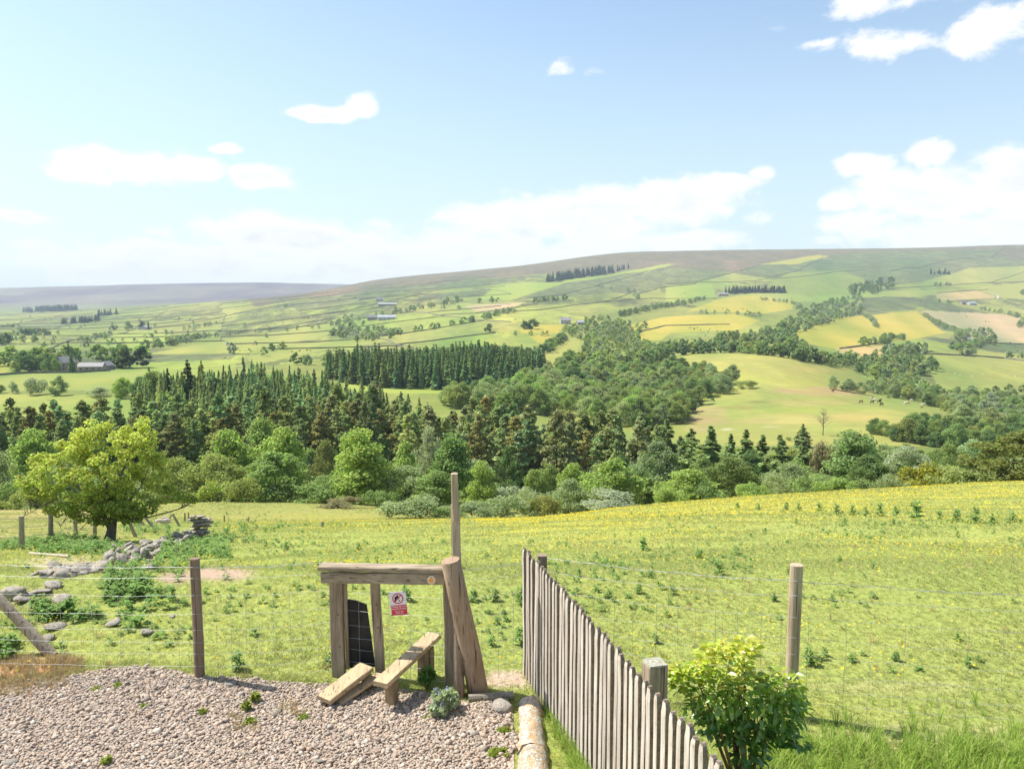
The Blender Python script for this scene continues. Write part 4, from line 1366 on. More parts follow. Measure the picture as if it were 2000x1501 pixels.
wood_line([(118, 633), (150, 631), (190, 626)], 5, 15, 20, [C_SPRUCE], 24, kinds=('spruce',), dmin=1400, lab='dark conifer of the dark strip on the left valley floor', gaps=0, ws=(1.4, 2))
wood_line([(185, 617), (225, 615)], 7, 18, 24, [C_SPRUCE], 24, kinds=('spruce',), dmin=2000, lab='dark conifer of the faint strip beyond the left valley floor', gaps=0, ws=(1.4, 2))
# centre slopes
L9 = 'hedgerow tree among the fields on the far side of the valley'
wood_poly([(636, 655), (645, 628), (690, 615), (720, 640), (770, 648), (790, 660), (700, 668)], 11, 8, 12, GR + [C_MID], 60, dmin=700, lab=L9)
wood_line([(740, 655), (800, 650), (860, 640), (930, 628), (1005, 608)], 10, 8, 12, GR + [C_MID], 10, dmin=700, lab=L9, gaps=.05)
wood_line([(735, 618), (790, 610), (860, 596), (905, 588)], 12, 9, 13, GR + DK, 9, dmin=900, lab=L9, gaps=.08)
wood_line([(865, 590), (900, 586)], 12, 12, 16, DK, 9, dmin=900, lab=L9)
wood_line([(940, 592), (980, 590)], 16, 11, 15, DK, 9, dmin=900, lab=L9)
wood_line([(1042, 592), (1080, 588), (1110, 586)], 14, 12, 16, DK, 9, dmin=900, lab=L9)
wood_line([(960, 648), (975, 646)], 9, 9, 12, DK, 4, dmin=700, lab=L9)
wood_line([(1010, 643), (1045, 642)], 8, 10, 14, DK, 7, dmin=700, lab=L9, gaps=0)
wood_line([(1000, 655), (1050, 656), (1080, 655)], 12, 5, 7, MIX, 3, dmin=600, lab=L9)
wood_line([(1060, 690), (1080, 676), (1105, 664)], 8, 7, 10, MIX, 4, dmin=450, lab=L9)
wood_line([(1160, 560), (1230, 570), (1250, 585)], 30, 8, 12, GR, 10, dmin=1200, lab=L9, gaps=.3)
wood_line([(740, 598), (830, 600), (900, 605)], 45, 8, 11, GR, 18, dmin=1200, lab=L9, gaps=.4)
wood_line([(450, 620), (560, 600), (640, 590), (760, 575)], 60, 8, 11, GR, 30, dmin=1500, lab=L9, gaps=.4)
# left of the valley
L10 = 'hedgerow tree in the fields on the left side of the valley'
wood_line([(290, 680), (340, 672), (380, 662), (420, 658)], 9, 8, 12, GR + [C_MID], 9, dmin=600, lab=L10, gaps=.05)
wood_line([(420, 658), (470, 652), (520, 646), (640, 640)], 26, 7, 10, GR, 8, dmin=600, lab=L10, gaps=.3)
wood_line([(360, 645), (430, 632)], 16, 8, 12, GR, 8, dmin=700, lab=L10, gaps=.2)
wood_line([(425, 692), (452, 690)], 8, 9, 12, GR, 5, dmin=500, lab=L10)
wood_line([(485, 695), (520, 694)], 9, 8, 11, GR, 5, dmin=500, lab=L10)
wood_line([(535, 685), (560, 682)], 12, 7, 10, DK, 4, dmin=500, lab=L10)
wood_line([(575, 712), (620, 712), (665, 718), (700, 735)], 5, 7, 11, DK + GR, 7, dmin=400, lab=L10, gaps=.05)
wood_line([(215, 645), (255, 645)], 12, 11, 15, DK, 8, dmin=800, lab=L10, gaps=0)
wood_line([(262, 643), (300, 643)], 10, 14, 24, [C_SPRUCE, C_DARK], 14, kinds=('spruce', 'round'), dmin=800, lab=L10, gaps=0)
wood_line([(40, 655), (60, 654), (80, 652)], 9, 10, 14, DK, 10, dmin=700, lab=L10, gaps=0)
wood_line([(78, 655), (115, 653)], 9, 7, 10, DK, 8, dmin=700, lab=L10, gaps=0)
wood_line([(0, 672), (8, 670)], 8, 14, 18, DK, 6, dmin=600, lab=L10, gaps=0)
wood_line([(15, 665), (25, 665), (70, 668), (90, 668)], 22, 8, 12, GR, 6, dmin=600, lab=L10)
wood_line([(160, 668), (180, 662), (205, 655), (215, 652)], 14, 6, 9, GR, 6, dmin=600, lab=L10)
wood_line([(0, 640), (30, 638)], 10, 8, 12, DK, 10, dmin=900, lab=L10)
for _i in range(46):
    wood_line([(_rw.uniform(0, 640), _rw.uniform(618, 690))] * 1 + [(_rw.uniform(0, 640), _rw.uniform(618, 690))], 400, 6, 10, GR, 4, dmin=800, lab=L10, gaps=.2)
# farm group on the left
LF = 'tree sheltering the stone farmstead on the left'
wood_line([(30, 722), (60, 726), (90, 724), (118, 722)], 7, 11, 16, DK + [C_MID], 7, dmin=420, lab=LF, gaps=0)
wood_line([(20, 712), (80, 712), (120, 708), (170, 706), (230, 708)], 8, 12, 16, DK + [C_MID, C_BRIGHT], 9, dmin=450, lab=LF, gaps=0)
wood_line([(225, 716), (245, 720), (268, 718)], 5.5, 15, 18, [C_DARK, (0.035, .065, .022)], 4, dmin=420, lab=LF, gaps=0)
wood_line([(270, 705), (290, 703)], 7, 13, 16, [C_BRIGHT, C_MID], 5, dmin=450, lab=LF, gaps=0)
wood_line([(0, 715), (30, 716)], 10, 9, 12, [C_MID, C_GREY], 6, dmin=450, lab=LF)
WOOD.append((hit(140, 728, 400), 17, .95, jit(C_DARK, .05), 'spruce', LF))
WOOD.append((hit(135, 712, 400), 19, .9, jit(C_SPRUCE, .05), 'spruce', LF))
WOOD.append((hit(92, 727, 400), 10, 1.0, jit(C_DARK, .05), 'round', LF))
WOOD.append((hit(108, 727, 400), 10, .9, jit(C_MID, .05), 'round', LF))
WOOD.append((hit(30, 729, 400), 8, 1.1, jit(C_OLIVE, .05), 'round', LF))

# single bushes on the left meadow, each with its own look
for (c, r, w_, top, k, colr, lab) in ((28, 768, 20, 742, 'bush', C_SILVER, 'small grey bush left of the pair on the left meadow'), (65, 771, 54, 736, 'bush', C_SILVER, 'broad silver green bush on the left meadow'),
                                      (115, 772, 40, 735, 'round', C_GREY, 'loose grey green tree right of the broad silver bush'), (190, 774, 56, 750, 'bush', C_SILVER, 'low domed bush in the middle of the left meadow'),
                                      (240, 778, 50, 738, 'round', C_BRIGHT, 'bright green round tree at the edge of the left meadow'), (0, 768, 24, 750, 'round', C_MID, 'dark bush cut by the left edge on the meadow'),
                                      (1462, 758, 48, 738, 'bush', C_OLIVE, 'isolated olive bush on the cattle meadow with a shadow'), (1392, 783, 8, 774, 'bush', C_DARK, 'tiny dark thorn on the cattle meadow'),
                                      (1541, 860, 14, 852, 'bush', C_OLIVE, 'tiny bush beside the lone small fir')):
    p = hit(c, r, 150)
    h = (r - top) / F * p.y * 1.05
    W = w_ / F * p.y
    me = RND.choice(CROWN['bush' if k == 'bush' else 'round'])
    o = link(bpy.data.objects.new('meadow_bush' if k == 'bush' else 'meadow_tree', me))
    o.location = p; o.scale = (W / (1.35 if k == 'bush' else 1.0), W / (1.35 if k == 'bush' else 1.0), h); o.color = jit(colr, .05)
    tag(o, lab, 'bush' if k == 'bush' else 'tree')

WOOD = [w for w in WOOD if w[0] is not None]
WOOD.sort(key=lambda w: w[0].y / w[1])
BELTS = ['dark conifer of the shelter belt above the yellow hillside fields', 'dark conifer of the long shelter belt under the brown moor', 'dark conifer of the thin belt beside the bright hill strip', 'dark conifer of the plantation strip under the distant left moor', 'dark conifer of the dark strip on the left valley floor', 'dark conifer of the faint strip beyond the left valley floor', 'dark conifer of the small square clump high on the right']
_rest = []
_cnt = {'broad': 0, 'con': 0}
NAMEOF = {L1: 'woodland_tree', L2: 'woodland_tree', L3: 'belt_tree', L4: 'hillside_tree', L5: 'thicket_tree', L6: 'thicket_tree', L7: 'hedgerow_tree', L8: 'shelter_conifer', L9: 'hedgerow_tree', L10: 'hedgerow_tree', LF: 'farmstead_tree'}
GRP = {L1: 'trees in the mixed wood', L2: 'trees in the wooded side valley', L3: 'trees of the belt above the meadow', L4: 'trees in the climbing stream valley', L5: 'trees in the gully by the meadow', L6: 'bushy trees at the meadow foot', L7: 'hedgerow trees on the right hillside', L8: 'conifers of the high shelter belts', L9: 'hedgerow trees on the far side', L10: 'hedgerow trees on the left side', LF: 'trees round the left farmstead'}
for b_ in BELTS: NAMEOF[b_] = 'shelter_conifer'; GRP[b_] = 'conifers of the high shelter belts'
_kc = {}
SH = {L1: 'the wood beside the meadow', L2: 'the side valley above the mixed wood', L3: 'the belt above the cattle meadow', L4: 'the stream valley climbing the right hillside', L5: 'the gully right of the cattle', L6: 'the foot of the meadow hill', L7: 'the right hillside fields', L8: 'a high shelter belt', L9: 'the far side fields', L10: 'the left valley fields', LF: 'the left farmstead'}
_rng_c = {}
for w_ in WOOD:
    c_ = project(w_[0].x, w_[0].y, w_[0].z)[0]; a_ = _rng_c.setdefault(w_[5], [c_, c_]); a_[0] = min(a_[0], c_); a_[1] = max(a_[1], c_)


def wood_label(p, h, colr, k, lab):
    if lab in BELTS: return lab
    c = project(p.x, p.y, p.z)[0]; a, b = _rng_c[lab]; t = (c - a) / max(b - a, 1)
    pos = ('at the left end of ', 'left of the middle of ', 'in the middle of ', 'right of the middle of ', 'at the right end of ')[min(4, int(t * 5))]
    lum = colr[1]; hue = colr[2] / colr[1]
    cw = 'silvery' if hue > .58 else 'dark' if lum < .21 else 'bright' if lum > .34 else 'mid green'
    return ('small ' if h < 8 else 'tall ' if h > 11 else '') + cw + (' conifer ' if k == 'spruce' else ' tree ') + pos + SH[lab]


for (p, h, ws, colr, k, lab) in WOOD:
    nm = NAMEOF[lab]
    if _kc.get(nm, 0) < 290:
        _kc[nm] = _kc.get(nm, 0) + 1
        if p.y < 560 and k == 'round':
            o = link(bpy.data.objects.new(nm, _rw.choice(CROWN['round'] + CROWN['willow'])))
        else:
            o = link(bpy.data.objects.new(nm, _rw.choice(FAR[k])))
        o.location = p; o.rotation_euler = (0, 0, _rw.uniform(0, 6.28)); o.scale = (h * ws, h * ws, h); o.color = colr
        tag(o, wood_label(p, h, colr, k, lab), 'tree', GRP[lab])
    else:
        _rest.append((p, h, ws, colr, k))
if _rest: mass('distant_hedges_and_copses', _rest, M['mass'], FAR, 'small hedges and copses far off between the valley fields', 'copse')

# bare tree on the meadow foot
def bare_tree(name, p, h, label):
    rng = random.Random(4); root = empty(name, p, label, 'tree')
    mb = MB()
    trunk = [p + Vector((0, 0, -.2)), p + Vector((.1, 0, h * .3)), p + Vector((-.05, 0, h * .62)), p + Vector((.1, 0, h))]
    mb.tube(trunk, [.2, .15, .09, .02], 6)
    mb.build('trunk', M['bark'], root)
    tw = MB()
    for i in range(34):
        t = rng.uniform(.3, .98); z = h * t
        s = p + Vector((0, 0, z)); a = rng.uniform(0, 6.28); L = (1.15 - t) * h * .42
        m = s + Vector((math.cos(a) * L * .5, math.sin(a) * L * .5, L * .35)); e = m + Vector((math.cos(a) * L * .5, math.sin(a) * L * .5, L * .4))
        tw.tube([s, m, e], [.05, .035, .012], 4)
        for j in range(5):
            q = m.lerp(e, rng.random()); b = a + rng.uniform(-1.2, 1.2)
            tw.tube([q, q + Vector((math.cos(b) * .7, math.sin(b) * .7, .5))], [.02, .008], 3)
    b = tw.build('branches', M['bark'], root); b['kind'] = 'stuff'
    lv = np_mesh('sparse_leaves', *blob_leaves(np.random.default_rng(3), [[0, 0, h * .62, h * .34, h * .34, h * .33]], 420, .16, shell=.2), [M['leaf']])
    o = link(bpy.data.objects.new('sparse_leaves', lv), root); o.color = (*C_SILVER, 1); o['kind'] = 'stuff'


bare_tree('bare_tree', hit(1607, 850, 150), 52 / F * hit(1607, 850, 150).y, 'thin almost leafless tree at the foot of the cattle meadow')

# ------------------------------------------------------------------ dry stone walls along the field edges
M['wallstone'] = mat_plain('far_wall_stone', (0.15, 0.145, 0.12), .9, .3, .4)
M['fence_dark'] = mat_plain('thin_hedge', (0.06, 0.075, 0.035), .9, .4, .3)
WALLS = [
    ([(600, 638), (655, 622)], 'left of the farm buildings'), ([(440, 652), (520, 642), (600, 630), (648, 621)], 'on the lower left slope'),
    ([(590, 622), (720, 598), (845, 570)], 'climbing to the moor on the left'), ([(700, 585), (860, 566), (960, 556)], 'along the foot of the brown moor'),
    ([(1002, 586), (1100, 575), (1200, 548), (1265, 528)], 'edging the bright strip'), ([(1355, 552), (1400, 540), (1440, 531), (1485, 517)], 'dark on the moor edge'),
    ([(1300, 556), (1356, 552), (1480, 548), (1560, 528), (1608, 501)], 'beside the yellow hill field'), ([(1495, 546), (1560, 541), (1640, 530), (1690, 527)], 'above the shelter belt'),
    ([(1740, 530), (1765, 524), (1800, 522), (1850, 508), (1920, 502)], 'crossing the upper right slope'), ([(1935, 503), (1962, 482), (1975, 479)], 'running up to the skyline on the right'),
    ([(1700, 568), (1800, 560), (1870, 556), (1930, 552), (2060, 546)], 'along the pale right field'), ([(1930, 553), (2020, 522)], 'slanting across the pale right field'),
    ([(1830, 572), (1930, 565)], 'above the farm on the right'), ([(1180, 590), (1270, 583), (1400, 583)], 'below the bright hill field'),
    ([(1005, 608), (1060, 605), (1200, 585), (1240, 566)], 'over the centre slope'), ([(845, 616), (930, 612), (1010, 600), (1050, 594)], 'edging the tan field'),
    ([(640, 655), (790, 652)], 'under the grey copse'), ([(1205, 655), (1300, 636), (1400, 634)], 'between two yellow fields'),
    ([(1305, 636), (1425, 634)], 'splitting the yellow field'), ([(1640, 681), (1740, 669)], 'below the big yellow field'),
    ([(1870, 668), (1940, 670), (2060, 674)], 'below the tan field'), ([(1740, 690), (1830, 692), (1880, 694), (1960, 700), (2060, 712)], 'above the sheep pasture'),
    ([(0, 733), (60, 729), (150, 728), (215, 724)], 'in front of the left farmstead'), ([(120, 660), (210, 672), (290, 668)], 'on the left valley floor'),
    ([(40, 630), (130, 632), (240, 628), (360, 622)], 'far off on the left valley floor'), ([(300, 640), (380, 630), (470, 610), (560, 594)], 'dark on the left hill foot'),
    ([(1240, 575), (1290, 562), (1360, 554)], 'above the farm lane'), ([(880, 570), (905, 586)], 'short on the upper centre slope'),
]
def thick_line(mb, P, w, h):
    for a, b in zip(P[:-1], P[1:]):
        n = max(1, int((b - a).length / 25))
        for i in range(n):
            q0 = a.lerp(b, i / n); q1 = a.lerp(b, (i + 1) / n)
            q0.z = float(height(q0.x, q0.y)); q1.z = float(height(q1.x, q1.y))
            t = Vector((q1.x - q0.x, q1.y - q0.y, 0)).normalized(); s = Vector((-t.y, t.x, 0)) * w / 2
            lo = Vector((0, 0, -.8)); hi = Vector((0, 0, h * _rw.uniform(.85, 1.15)))
            mb.hexa([q0 - s + lo, q1 - s + lo, q1 + s + lo, q0 + s + lo, q0 - s * .7 + hi, q1 - s * .7 + hi, q1 + s * .7 + hi, q0 + s * .7 + hi])
for pts, where in WALLS:
    P = [hit(c, r, 300) for c, r in pts]
    P = [p for p in P if p is not None]
    if len(P) < 2: continue
    mb = MB(); thick_line(mb, P, .9, 1.35)
    o = mb.build('dry_stone_wall', M['wallstone'], loc=P[0])
    tag(o, 'thin dry stone field wall ' + where, 'wall', 'dry stone walls between the fields')
# walls along the boundaries of the field patchwork
_A = .35
def cell_pt(xr, yr):
    x0 = xr * math.cos(_A) - yr * math.sin(_A); y0 = xr * math.sin(_A) + yr * math.cos(_A)
    X_, Y_ = x0, y0
    for _ in range(3):
        wx = 60 * float(fbm(np.array([X_ / 300]), np.array([Y_ / 300]), 3, 30)[0]); wy = 60 * float(fbm(np.array([X_ / 300]), np.array([Y_ / 300]), 3, 31)[0])
        X_ = (xr - wx) * math.cos(_A) - (yr - wy) * math.sin(_A); Y_ = (xr - wx) * math.sin(_A) + (yr - wy) * math.cos(_A)
    return X_, Y_


def wall_ok(X_, Y_):
    if not (850 < Y_ < 3100) or abs(X_) > .66 * Y_: return False
    c, r = project(X_, Y_, float(height(X_, Y_)))
    if c > 1000: return False
    return True


def wall_run(pts_):
    run = []
    for q in pts_ + [None]:
        if q is not None and wall_ok(*q): run.append(Vector((q[0], q[1], float(height(*q)))))
        else:
            if len(run) >= 4:
                mb = MB(); thick_line(mb, run, .8, 1.3)
                o = mb.build('dry_stone_wall', M['wallstone'], loc=run[0])
                c, r = project(*run[len(run) // 2])
                tag(o, 'thin dry stone wall between fields ' + ('left of the long sheds' if c < 700 else 'near the centre farms' if c < 1080 else 'above the yellow fields' if c < 1600 else 'on the right hillside') + (', far up the slope' if run[0].y > 1700 else ', low on the slope'), 'wall', 'dry stone walls between the fields')
            run = []


for ix_ in range(-14, 22):
    yr0 = None
    wall_run([cell_pt(ix_ * 190.0, y_) for y_ in np.arange(200, 3600, 40.0)])
for ix_ in range(-14, 21):
    sh_ = float(_hash(np.array([ix_]), np.array([0]), 77)[0]) * 260.0
    for iy_ in range(0, 15):
        if _rw.random() < .25: continue
        y_ = iy_ * 260.0 - sh_
        wall_run([cell_pt(ix_ * 190.0 + t_ * 190.0, y_) for t_ in np.linspace(0, 1, 6)])
# farm lane on the right
M['lane'] = mat_plain('pale_track', (0.46, 0.41, 0.33), .95, .15, .2)
P = [hit(c, r, 500) for c, r in ((1918, 566), (1935, 571), (1950, 578), (1948, 584))]
V = []
for i, p in enumerate(P):
    t = (P[min(i + 1, 3)] - P[max(i - 1, 0)]).normalized(); s = Vector((-t.y, t.x, 0)) * 2.2
    for q in (p - s, p + s): V.append((q.x, q.y, float(height(q.x, q.y)) + .5))
mb = MB(); mb.add(V, [(0, 1, 3, 2), (2, 3, 5, 4), (4, 5, 7, 6)])
tag(mb.build('farm_track', M['lane'], loc=P[0]), kind='structure')

# ------------------------------------------------------------------ farm buildings
M['farm_wall'] = mat_plain('farm_stone', (0.30, 0.25, 0.19), .9, .2, 1.2)
M['farm_white'] = mat_plain('pale_render', (0.48, 0.45, 0.41), .9, .06, 1.2)
M['slate'] = mat_plain('slate_roof', (0.31, 0.29, 0.285), .7, .15, .8)
M['slate_d'] = mat_plain('dark_slate_roof', (0.19, 0.19, 0.21), .7, .15, .8)
M['shed'] = mat_plain('grey_shed_sheet', (0.36, 0.38, 0.41), .6, .1, .6)
M['window'] = mat_plain('dark_window', (0.03, 0.035, 0.045), .3, .1)
M['door'] = mat_plain('dark_barn_door', (0.09, 0.07, 0.06), .7, .1)


def building(name, col, row, L, W, hw, hr, rz, wall, roof, label, wins=3, chim=1, dmin=400, door=True):
    p = hit(col, row, dmin)
    if p is None: return
    root = empty(name, p, label, 'farmhouse' if 'house' in name else 'barn', 'farm buildings across the valley')
    ca, sa = math.cos(rz), math.sin(rz)
    def w(x, y, z): return (p.x + x * ca - y * sa, p.y + x * sa + y * ca, p.z + z)
    mb = MB()
    P = [w(-L/2, -W/2, -2), w(L/2, -W/2, -2), w(L/2, W/2, -2), w(-L/2, W/2, -2), w(-L/2, -W/2, hw), w(L/2, -W/2, hw), w(L/2, W/2, hw), w(-L/2, W/2, hw), w(-L/2, 0, hw + hr), w(L/2, 0, hw + hr)]
    mb.add(P, [(0, 1, 5, 4), (2, 3, 7, 6), (1, 2, 6, 9, 5), (3, 0, 4, 8, 7)])
    mb.build('wall', wall, root)
    for s in (-1, 1):
        rb = MB(); e = .35; k = hr / (W / 2)
        a = [w(-L/2 - e, s * (W/2 + e), hw - e * k), w(L/2 + e, s * (W/2 + e), hw - e * k), w(L/2 + e, 0, hw + hr), w(-L/2 - e, 0, hw + hr)]
        b = [(x, y, z + .22) for x, y, z in a]
        if s > 0: a = a[::-1]; b = b[::-1]
        rb.hexa(a + b); ro = rb.build('roof', roof, root)
        if s < 0 and chim:
            for i in range(chim):
                cb = MB(); x = (-L / 2 + .8) if i == 0 else (L / 2 - .8)
                cb.box(w(x, 0, hw + hr + .5), (1.0, .9, 1.8), rz)
                c = cb.build('chimney', wall, root)
    rows = (1.3,) if hw < 4 else (1.3, 3.8)
    for zz in rows:
        for i in range(wins):
            x = -L / 2 + L * (i + .5) / wins
            wb = MB(); wb.box(w(x, -W/2 - .03, zz + .4), (1.0, .12, 1.2), rz); wb.build('window', M['window'], root)
    if door:
        db = MB(); db.box(w(L * .5 / max(wins, 1), -W/2 - .04, .9), (1.5, .14, 2.2), rz); db.build('door', M['door'], root)


B = building
B('farmhouse', 128, 723, 13, 8, 6.0, 4.2, 1.15, M['farm_wall'], M['slate'], 'stone farmhouse half hidden by the dark tree on the left', 3, 2)
B('stone_barn', 180, 724, 17, 7, 3.4, 2.6, .12, M['farm_wall'], M['slate'], 'long low stone barn with a pale roof in the left farmstead', 4, 0)
B('dark_barn', 207, 722, 9, 8, 3.6, 2.8, 1.45, M['slate_d'], M['slate_d'], 'dark gabled barn end beside the long low barn', 1, 0)
B('white_farmhouse', 1104, 632, 15, 8, 5.4, 4.0, .1, M['farm_white'], M['slate'], 'pale farmhouse alone in the centre of the far slope', 3, 2)
B('small_barn', 1133, 634, 10, 7, 3.6, 2.6, .3, M['farm_wall'], M['shed'], 'small grey barn right of the pale farmhouse', 2, 0)
B('long_shed', 757, 597, 46, 14, 4.5, 3.0, .15, M['farm_wall'], M['shed'], 'long grey sheds of the upper centre farm', 5, 0, 900)
B('upper_farmhouse', 741, 588, 20, 11, 6, 4.2, .2, M['farm_white'], M['slate_d'], 'small house above the long grey sheds', 2, 1, 900)
B('large_shed', 755, 624, 34, 16, 5, 4.0, .2, M['farm_white'], M['shed'], 'large pale shed of the lower centre farm', 4, 0, 800)
B('lower_farmhouse', 728, 625, 20, 10, 6, 4, .1, M['farm_wall'], M['slate_d'], 'dark roofed house left of the large pale shed', 3, 2, 800)
B('hill_barn', 1412, 577, 26, 11, 4, 3.2, .1, M['farm_wall'], M['slate'], 'hill barn at the left end of the dark shelter belt', 3, 0, 800)
B('right_farmhouse', 1880, 594, 12, 8, 5.2, 4, .3, M['farm_wall'], M['slate_d'], 'dark roofed farmhouse left of the grey sheds on the right', 3, 2, 600)
B('grey_shed', 1898, 595, 18, 12, 4.5, 2.6, .1, M['shed'], M['shed'], 'wide pale grey shed of the farm on the right hillside', 4, 0, 600)
B('lower_barn', 1886, 666, 13, 8, 3.2, 2.8, .2, M['farm_wall'], M['slate'], 'low barn among the trees below the tan field', 2, 0, 450)
B('valley_farmhouse', 283, 643, 26, 10, 4.5, 3.4, .1, M['farm_white'], M['slate_d'], 'low farm under the tall conifers on the left valley floor', 4, 1, 800)
B('woodland_cottage', 1413, 684, 10, 6.5, 4.4, 3.2, .4, M['farm_wall'], M['slate_d'], 'cottage tucked in the belt above the cattle meadow', 2, 1, 380)

# ------------------------------------------------------------------ animals
def skin_body(name, chain, radii, mat, subdiv=1):
    """one continuous body grown from joined edges"""
    vs, es = chain
    me = bpy.data.meshes.new(name); me.from_pydata(vs, es, [])
    o = bpy.data.objects.new(name, me); COL.objects.link(o)
    m = o.modifiers.new('skin', 'SKIN'); m.use_smooth_shade = True
    for i, r in enumerate(radii): me.skin_vertices[0].data[i].radius = (r, r)
    me.skin_vertices[0].data[0].use_root = True
    if subdiv: o.modifiers.new('sub', 'SUBSURF').levels = subdiv
    bpy.context.view_layer.update()
    dg = bpy.context.evaluated_depsgraph_get()
    res = bpy.data.meshes.new_from_object(o.evaluated_get(dg))
    bpy.data.objects.remove(o, do_unlink=True)
    res.name = name; res.materials.clear(); res.materials.append(mat)
    return res


def quad_chain(L, hgt, leg, graze):
    """length, shoulder height, leg length"""
    zb = hgt - .24 * hgt
    head = (L * .86, 0, .12 * hgt) if graze else (L * .92, 0, hgt * 1.05)
    neck = (L * .68, 0, hgt * .62) if graze else (L * .70, 0, hgt * .98)
    vs = [(0, 0, zb), (L * .28, 0, zb * .98), (L * .52, 0, zb), neck, ((neck[0] + head[0]) / 2 + .02, 0, (neck[2] + head[2]) / 2), head, (head[0] + (.02 if graze else .16 * L * .7), 0, head[2] - .08 * hgt)]
    es = [(0, 1), (1, 2), (2, 3), (3, 4), (4, 5), (5, 6)]
    r = [.20 * hgt, .225 * hgt, .215 * hgt, .12 * hgt, .10 * hgt, .085 * hgt, .05 * hgt]
    for (b, x, s) in ((0, -.03, 1), (0, -.03, -1), (2, L * .55, 1), (2, L * .55, -1)):
        n = len(vs); y = s * .13 * hgt
        if b == 0: pts = [(x + .02, y, zb - .16 * hgt), (x - .05 * hgt, y, leg * .5), (x, y, .0)]
        else: pts = [(x, y, zb - .2 * hgt), (x + .01, y, leg * .48), (x, y, .0)]
        vs += pts; es += [(b, n), (n, n + 1), (n + 1, n + 2)]; r += [.085 * hgt, .048 * hgt, .034 * hgt]
    n = len(vs); vs += [(-.16 * hgt, 0, zb), (-.20 * hgt, 0, zb * .5)]; es += [(0, n), (n, n + 1)]; r += [.025 * hgt, .018 * hgt]
    return (vs, es), r


def mat_objcol(name, rough=.8):
    m, N, out = new_mat(name)
    oi = N.new('ShaderNodeObjectInfo')
    principled(N, out, oi.outputs['Color'], rough, .1)
    return m


M['hide'] = mat_objcol('animal_coat')
_cg = skin_body('cow_body', *quad_chain(1.65, 1.38, .62, True), M['hide'])
_cs2 = skin_body('cow_body', *quad_chain(1.65, 1.38, .62, False), M['hide'])
_sg = skin_body('sheep_body', *quad_chain(.85, .78, .30, True), M['hide'])
K_BR = (0.13, 0.06, 0.035, 1); K_BK = (0.03, 0.028, 0.028, 1); K_WH = (0.62, 0.56, 0.45, 1); K_TN = (0.30, 0.17, 0.09, 1)
COWS = [(1625, 766, K_BR, 1, 'reddish brown cow grazing apart at the top left of the herd'), (1684, 787, K_BR, -1, 'brown cow grazing at the left of the herd'),
        (1700, 779, K_WH, 1, 'pale cow at the top of the herd'), (1701, 788, K_BK, 1, 'black cow in the middle of the herd'), (1711, 783, K_WH, -1, 'white cow in the close group'),
        (1714, 787, K_BR, 1, 'brown cow in the close group'), (1717, 785, K_BK, 1, 'black cow in the close group'), (1724, 792, K_BK, -1, 'black cow lowest in the herd'),
        (1733, 778, K_BR, 1, 'dark cow by the gully trees'), (1766, 790, K_WH, 1, 'cream cow right of the herd'), (1775, 790, K_TN, -1, 'tan cow beside the cream one'),
        (1778, 784, K_WH, 1, 'pale cow above the tan one'), (1800, 793, K_WH, 1, 'white cow farthest right in the herd'), (1802, 797, K_BR, -1, 'brown calf beside the white cow on the right')]
for i, (c, r, k, d, lab) in enumerate(COWS):
    p = hit(c, r, 200); root = empty('cow', p, lab, 'cow', 'cattle grazing on the meadow hill', (0 if d > 0 else math.pi) + RND.uniform(-.5, .5))
    o = link(bpy.data.objects.new('body', _cg if i % 3 else _cs2), root); o.color = k; s = 1.25 if 'calf' not in lab else .8
    o.scale = (s, s, s)
for (c, r, d, s, lab) in ((262, 1026, 1, 1.0, 'white sheep behind the old fence near the hawthorn'), (306, 1024, 1, 1.0, 'white sheep left of the stone wall end'), (330, 1022, -1, 1.0, 'pinkish white sheep closest to the stone wall end'), (318, 1016, 1, .95, 'sheep half hidden behind the others by the wall end')):
    p = hit(c, r, 20)
    root = empty('sheep', p - Vector((0, 0, .22)), lab, 'sheep', 'sheep resting beyond the hawthorn', (0 if d > 0 else math.pi) + .3)
    o = link(bpy.data.objects.new('body', _sg), root); o.color = (.50, .42, .36, 1); o.scale = (s * .85,) * 3
for i in range(12):
    c = _rw.uniform(1835, 1985); r = _rw.uniform(712, 740)
    p = hit(c, r, 200); root = empty('sheep', p, 'tiny white sheep in the rough pasture at the right edge', 'sheep', 'sheep on the far right pasture', _rw.uniform(0, 6))
    o = link(bpy.data.objects.new('body', _sg), root); o.color = (.7, .66, .6, 1); o.scale = (1.3,) * 3

# ------------------------------------------------------------------ haze
hb = MB()
hb.hexa([(-14500, -80, -330), (14500, -80, -330), (14500, 9700, -330), (-14500, 9700, -330), (-14500, -80, 400), (14500, -80, 400), (14500, 9700, 400), (-14500, 9700, 400)])
mh = bpy.data.materials.new('haze'); mh.use_nodes = True; mh.node_tree.nodes.clear()
N_ = NT(mh.node_tree); o_ = N_.new('ShaderNodeOutputMaterial'); v_ = N_.new('ShaderNodeVolumePrincipled')
v_.inputs['Color'].default_value = (0.74, 0.87, 1.0, 1); v_.inputs['Density'].default_value = 8.5e-5; v_.inputs['Anisotropy'].default_value = 0.0
N_.l.new(v_.outputs[0], o_.inputs['Volume'])
tag(hb.build('haze', mh), kind='stuff')
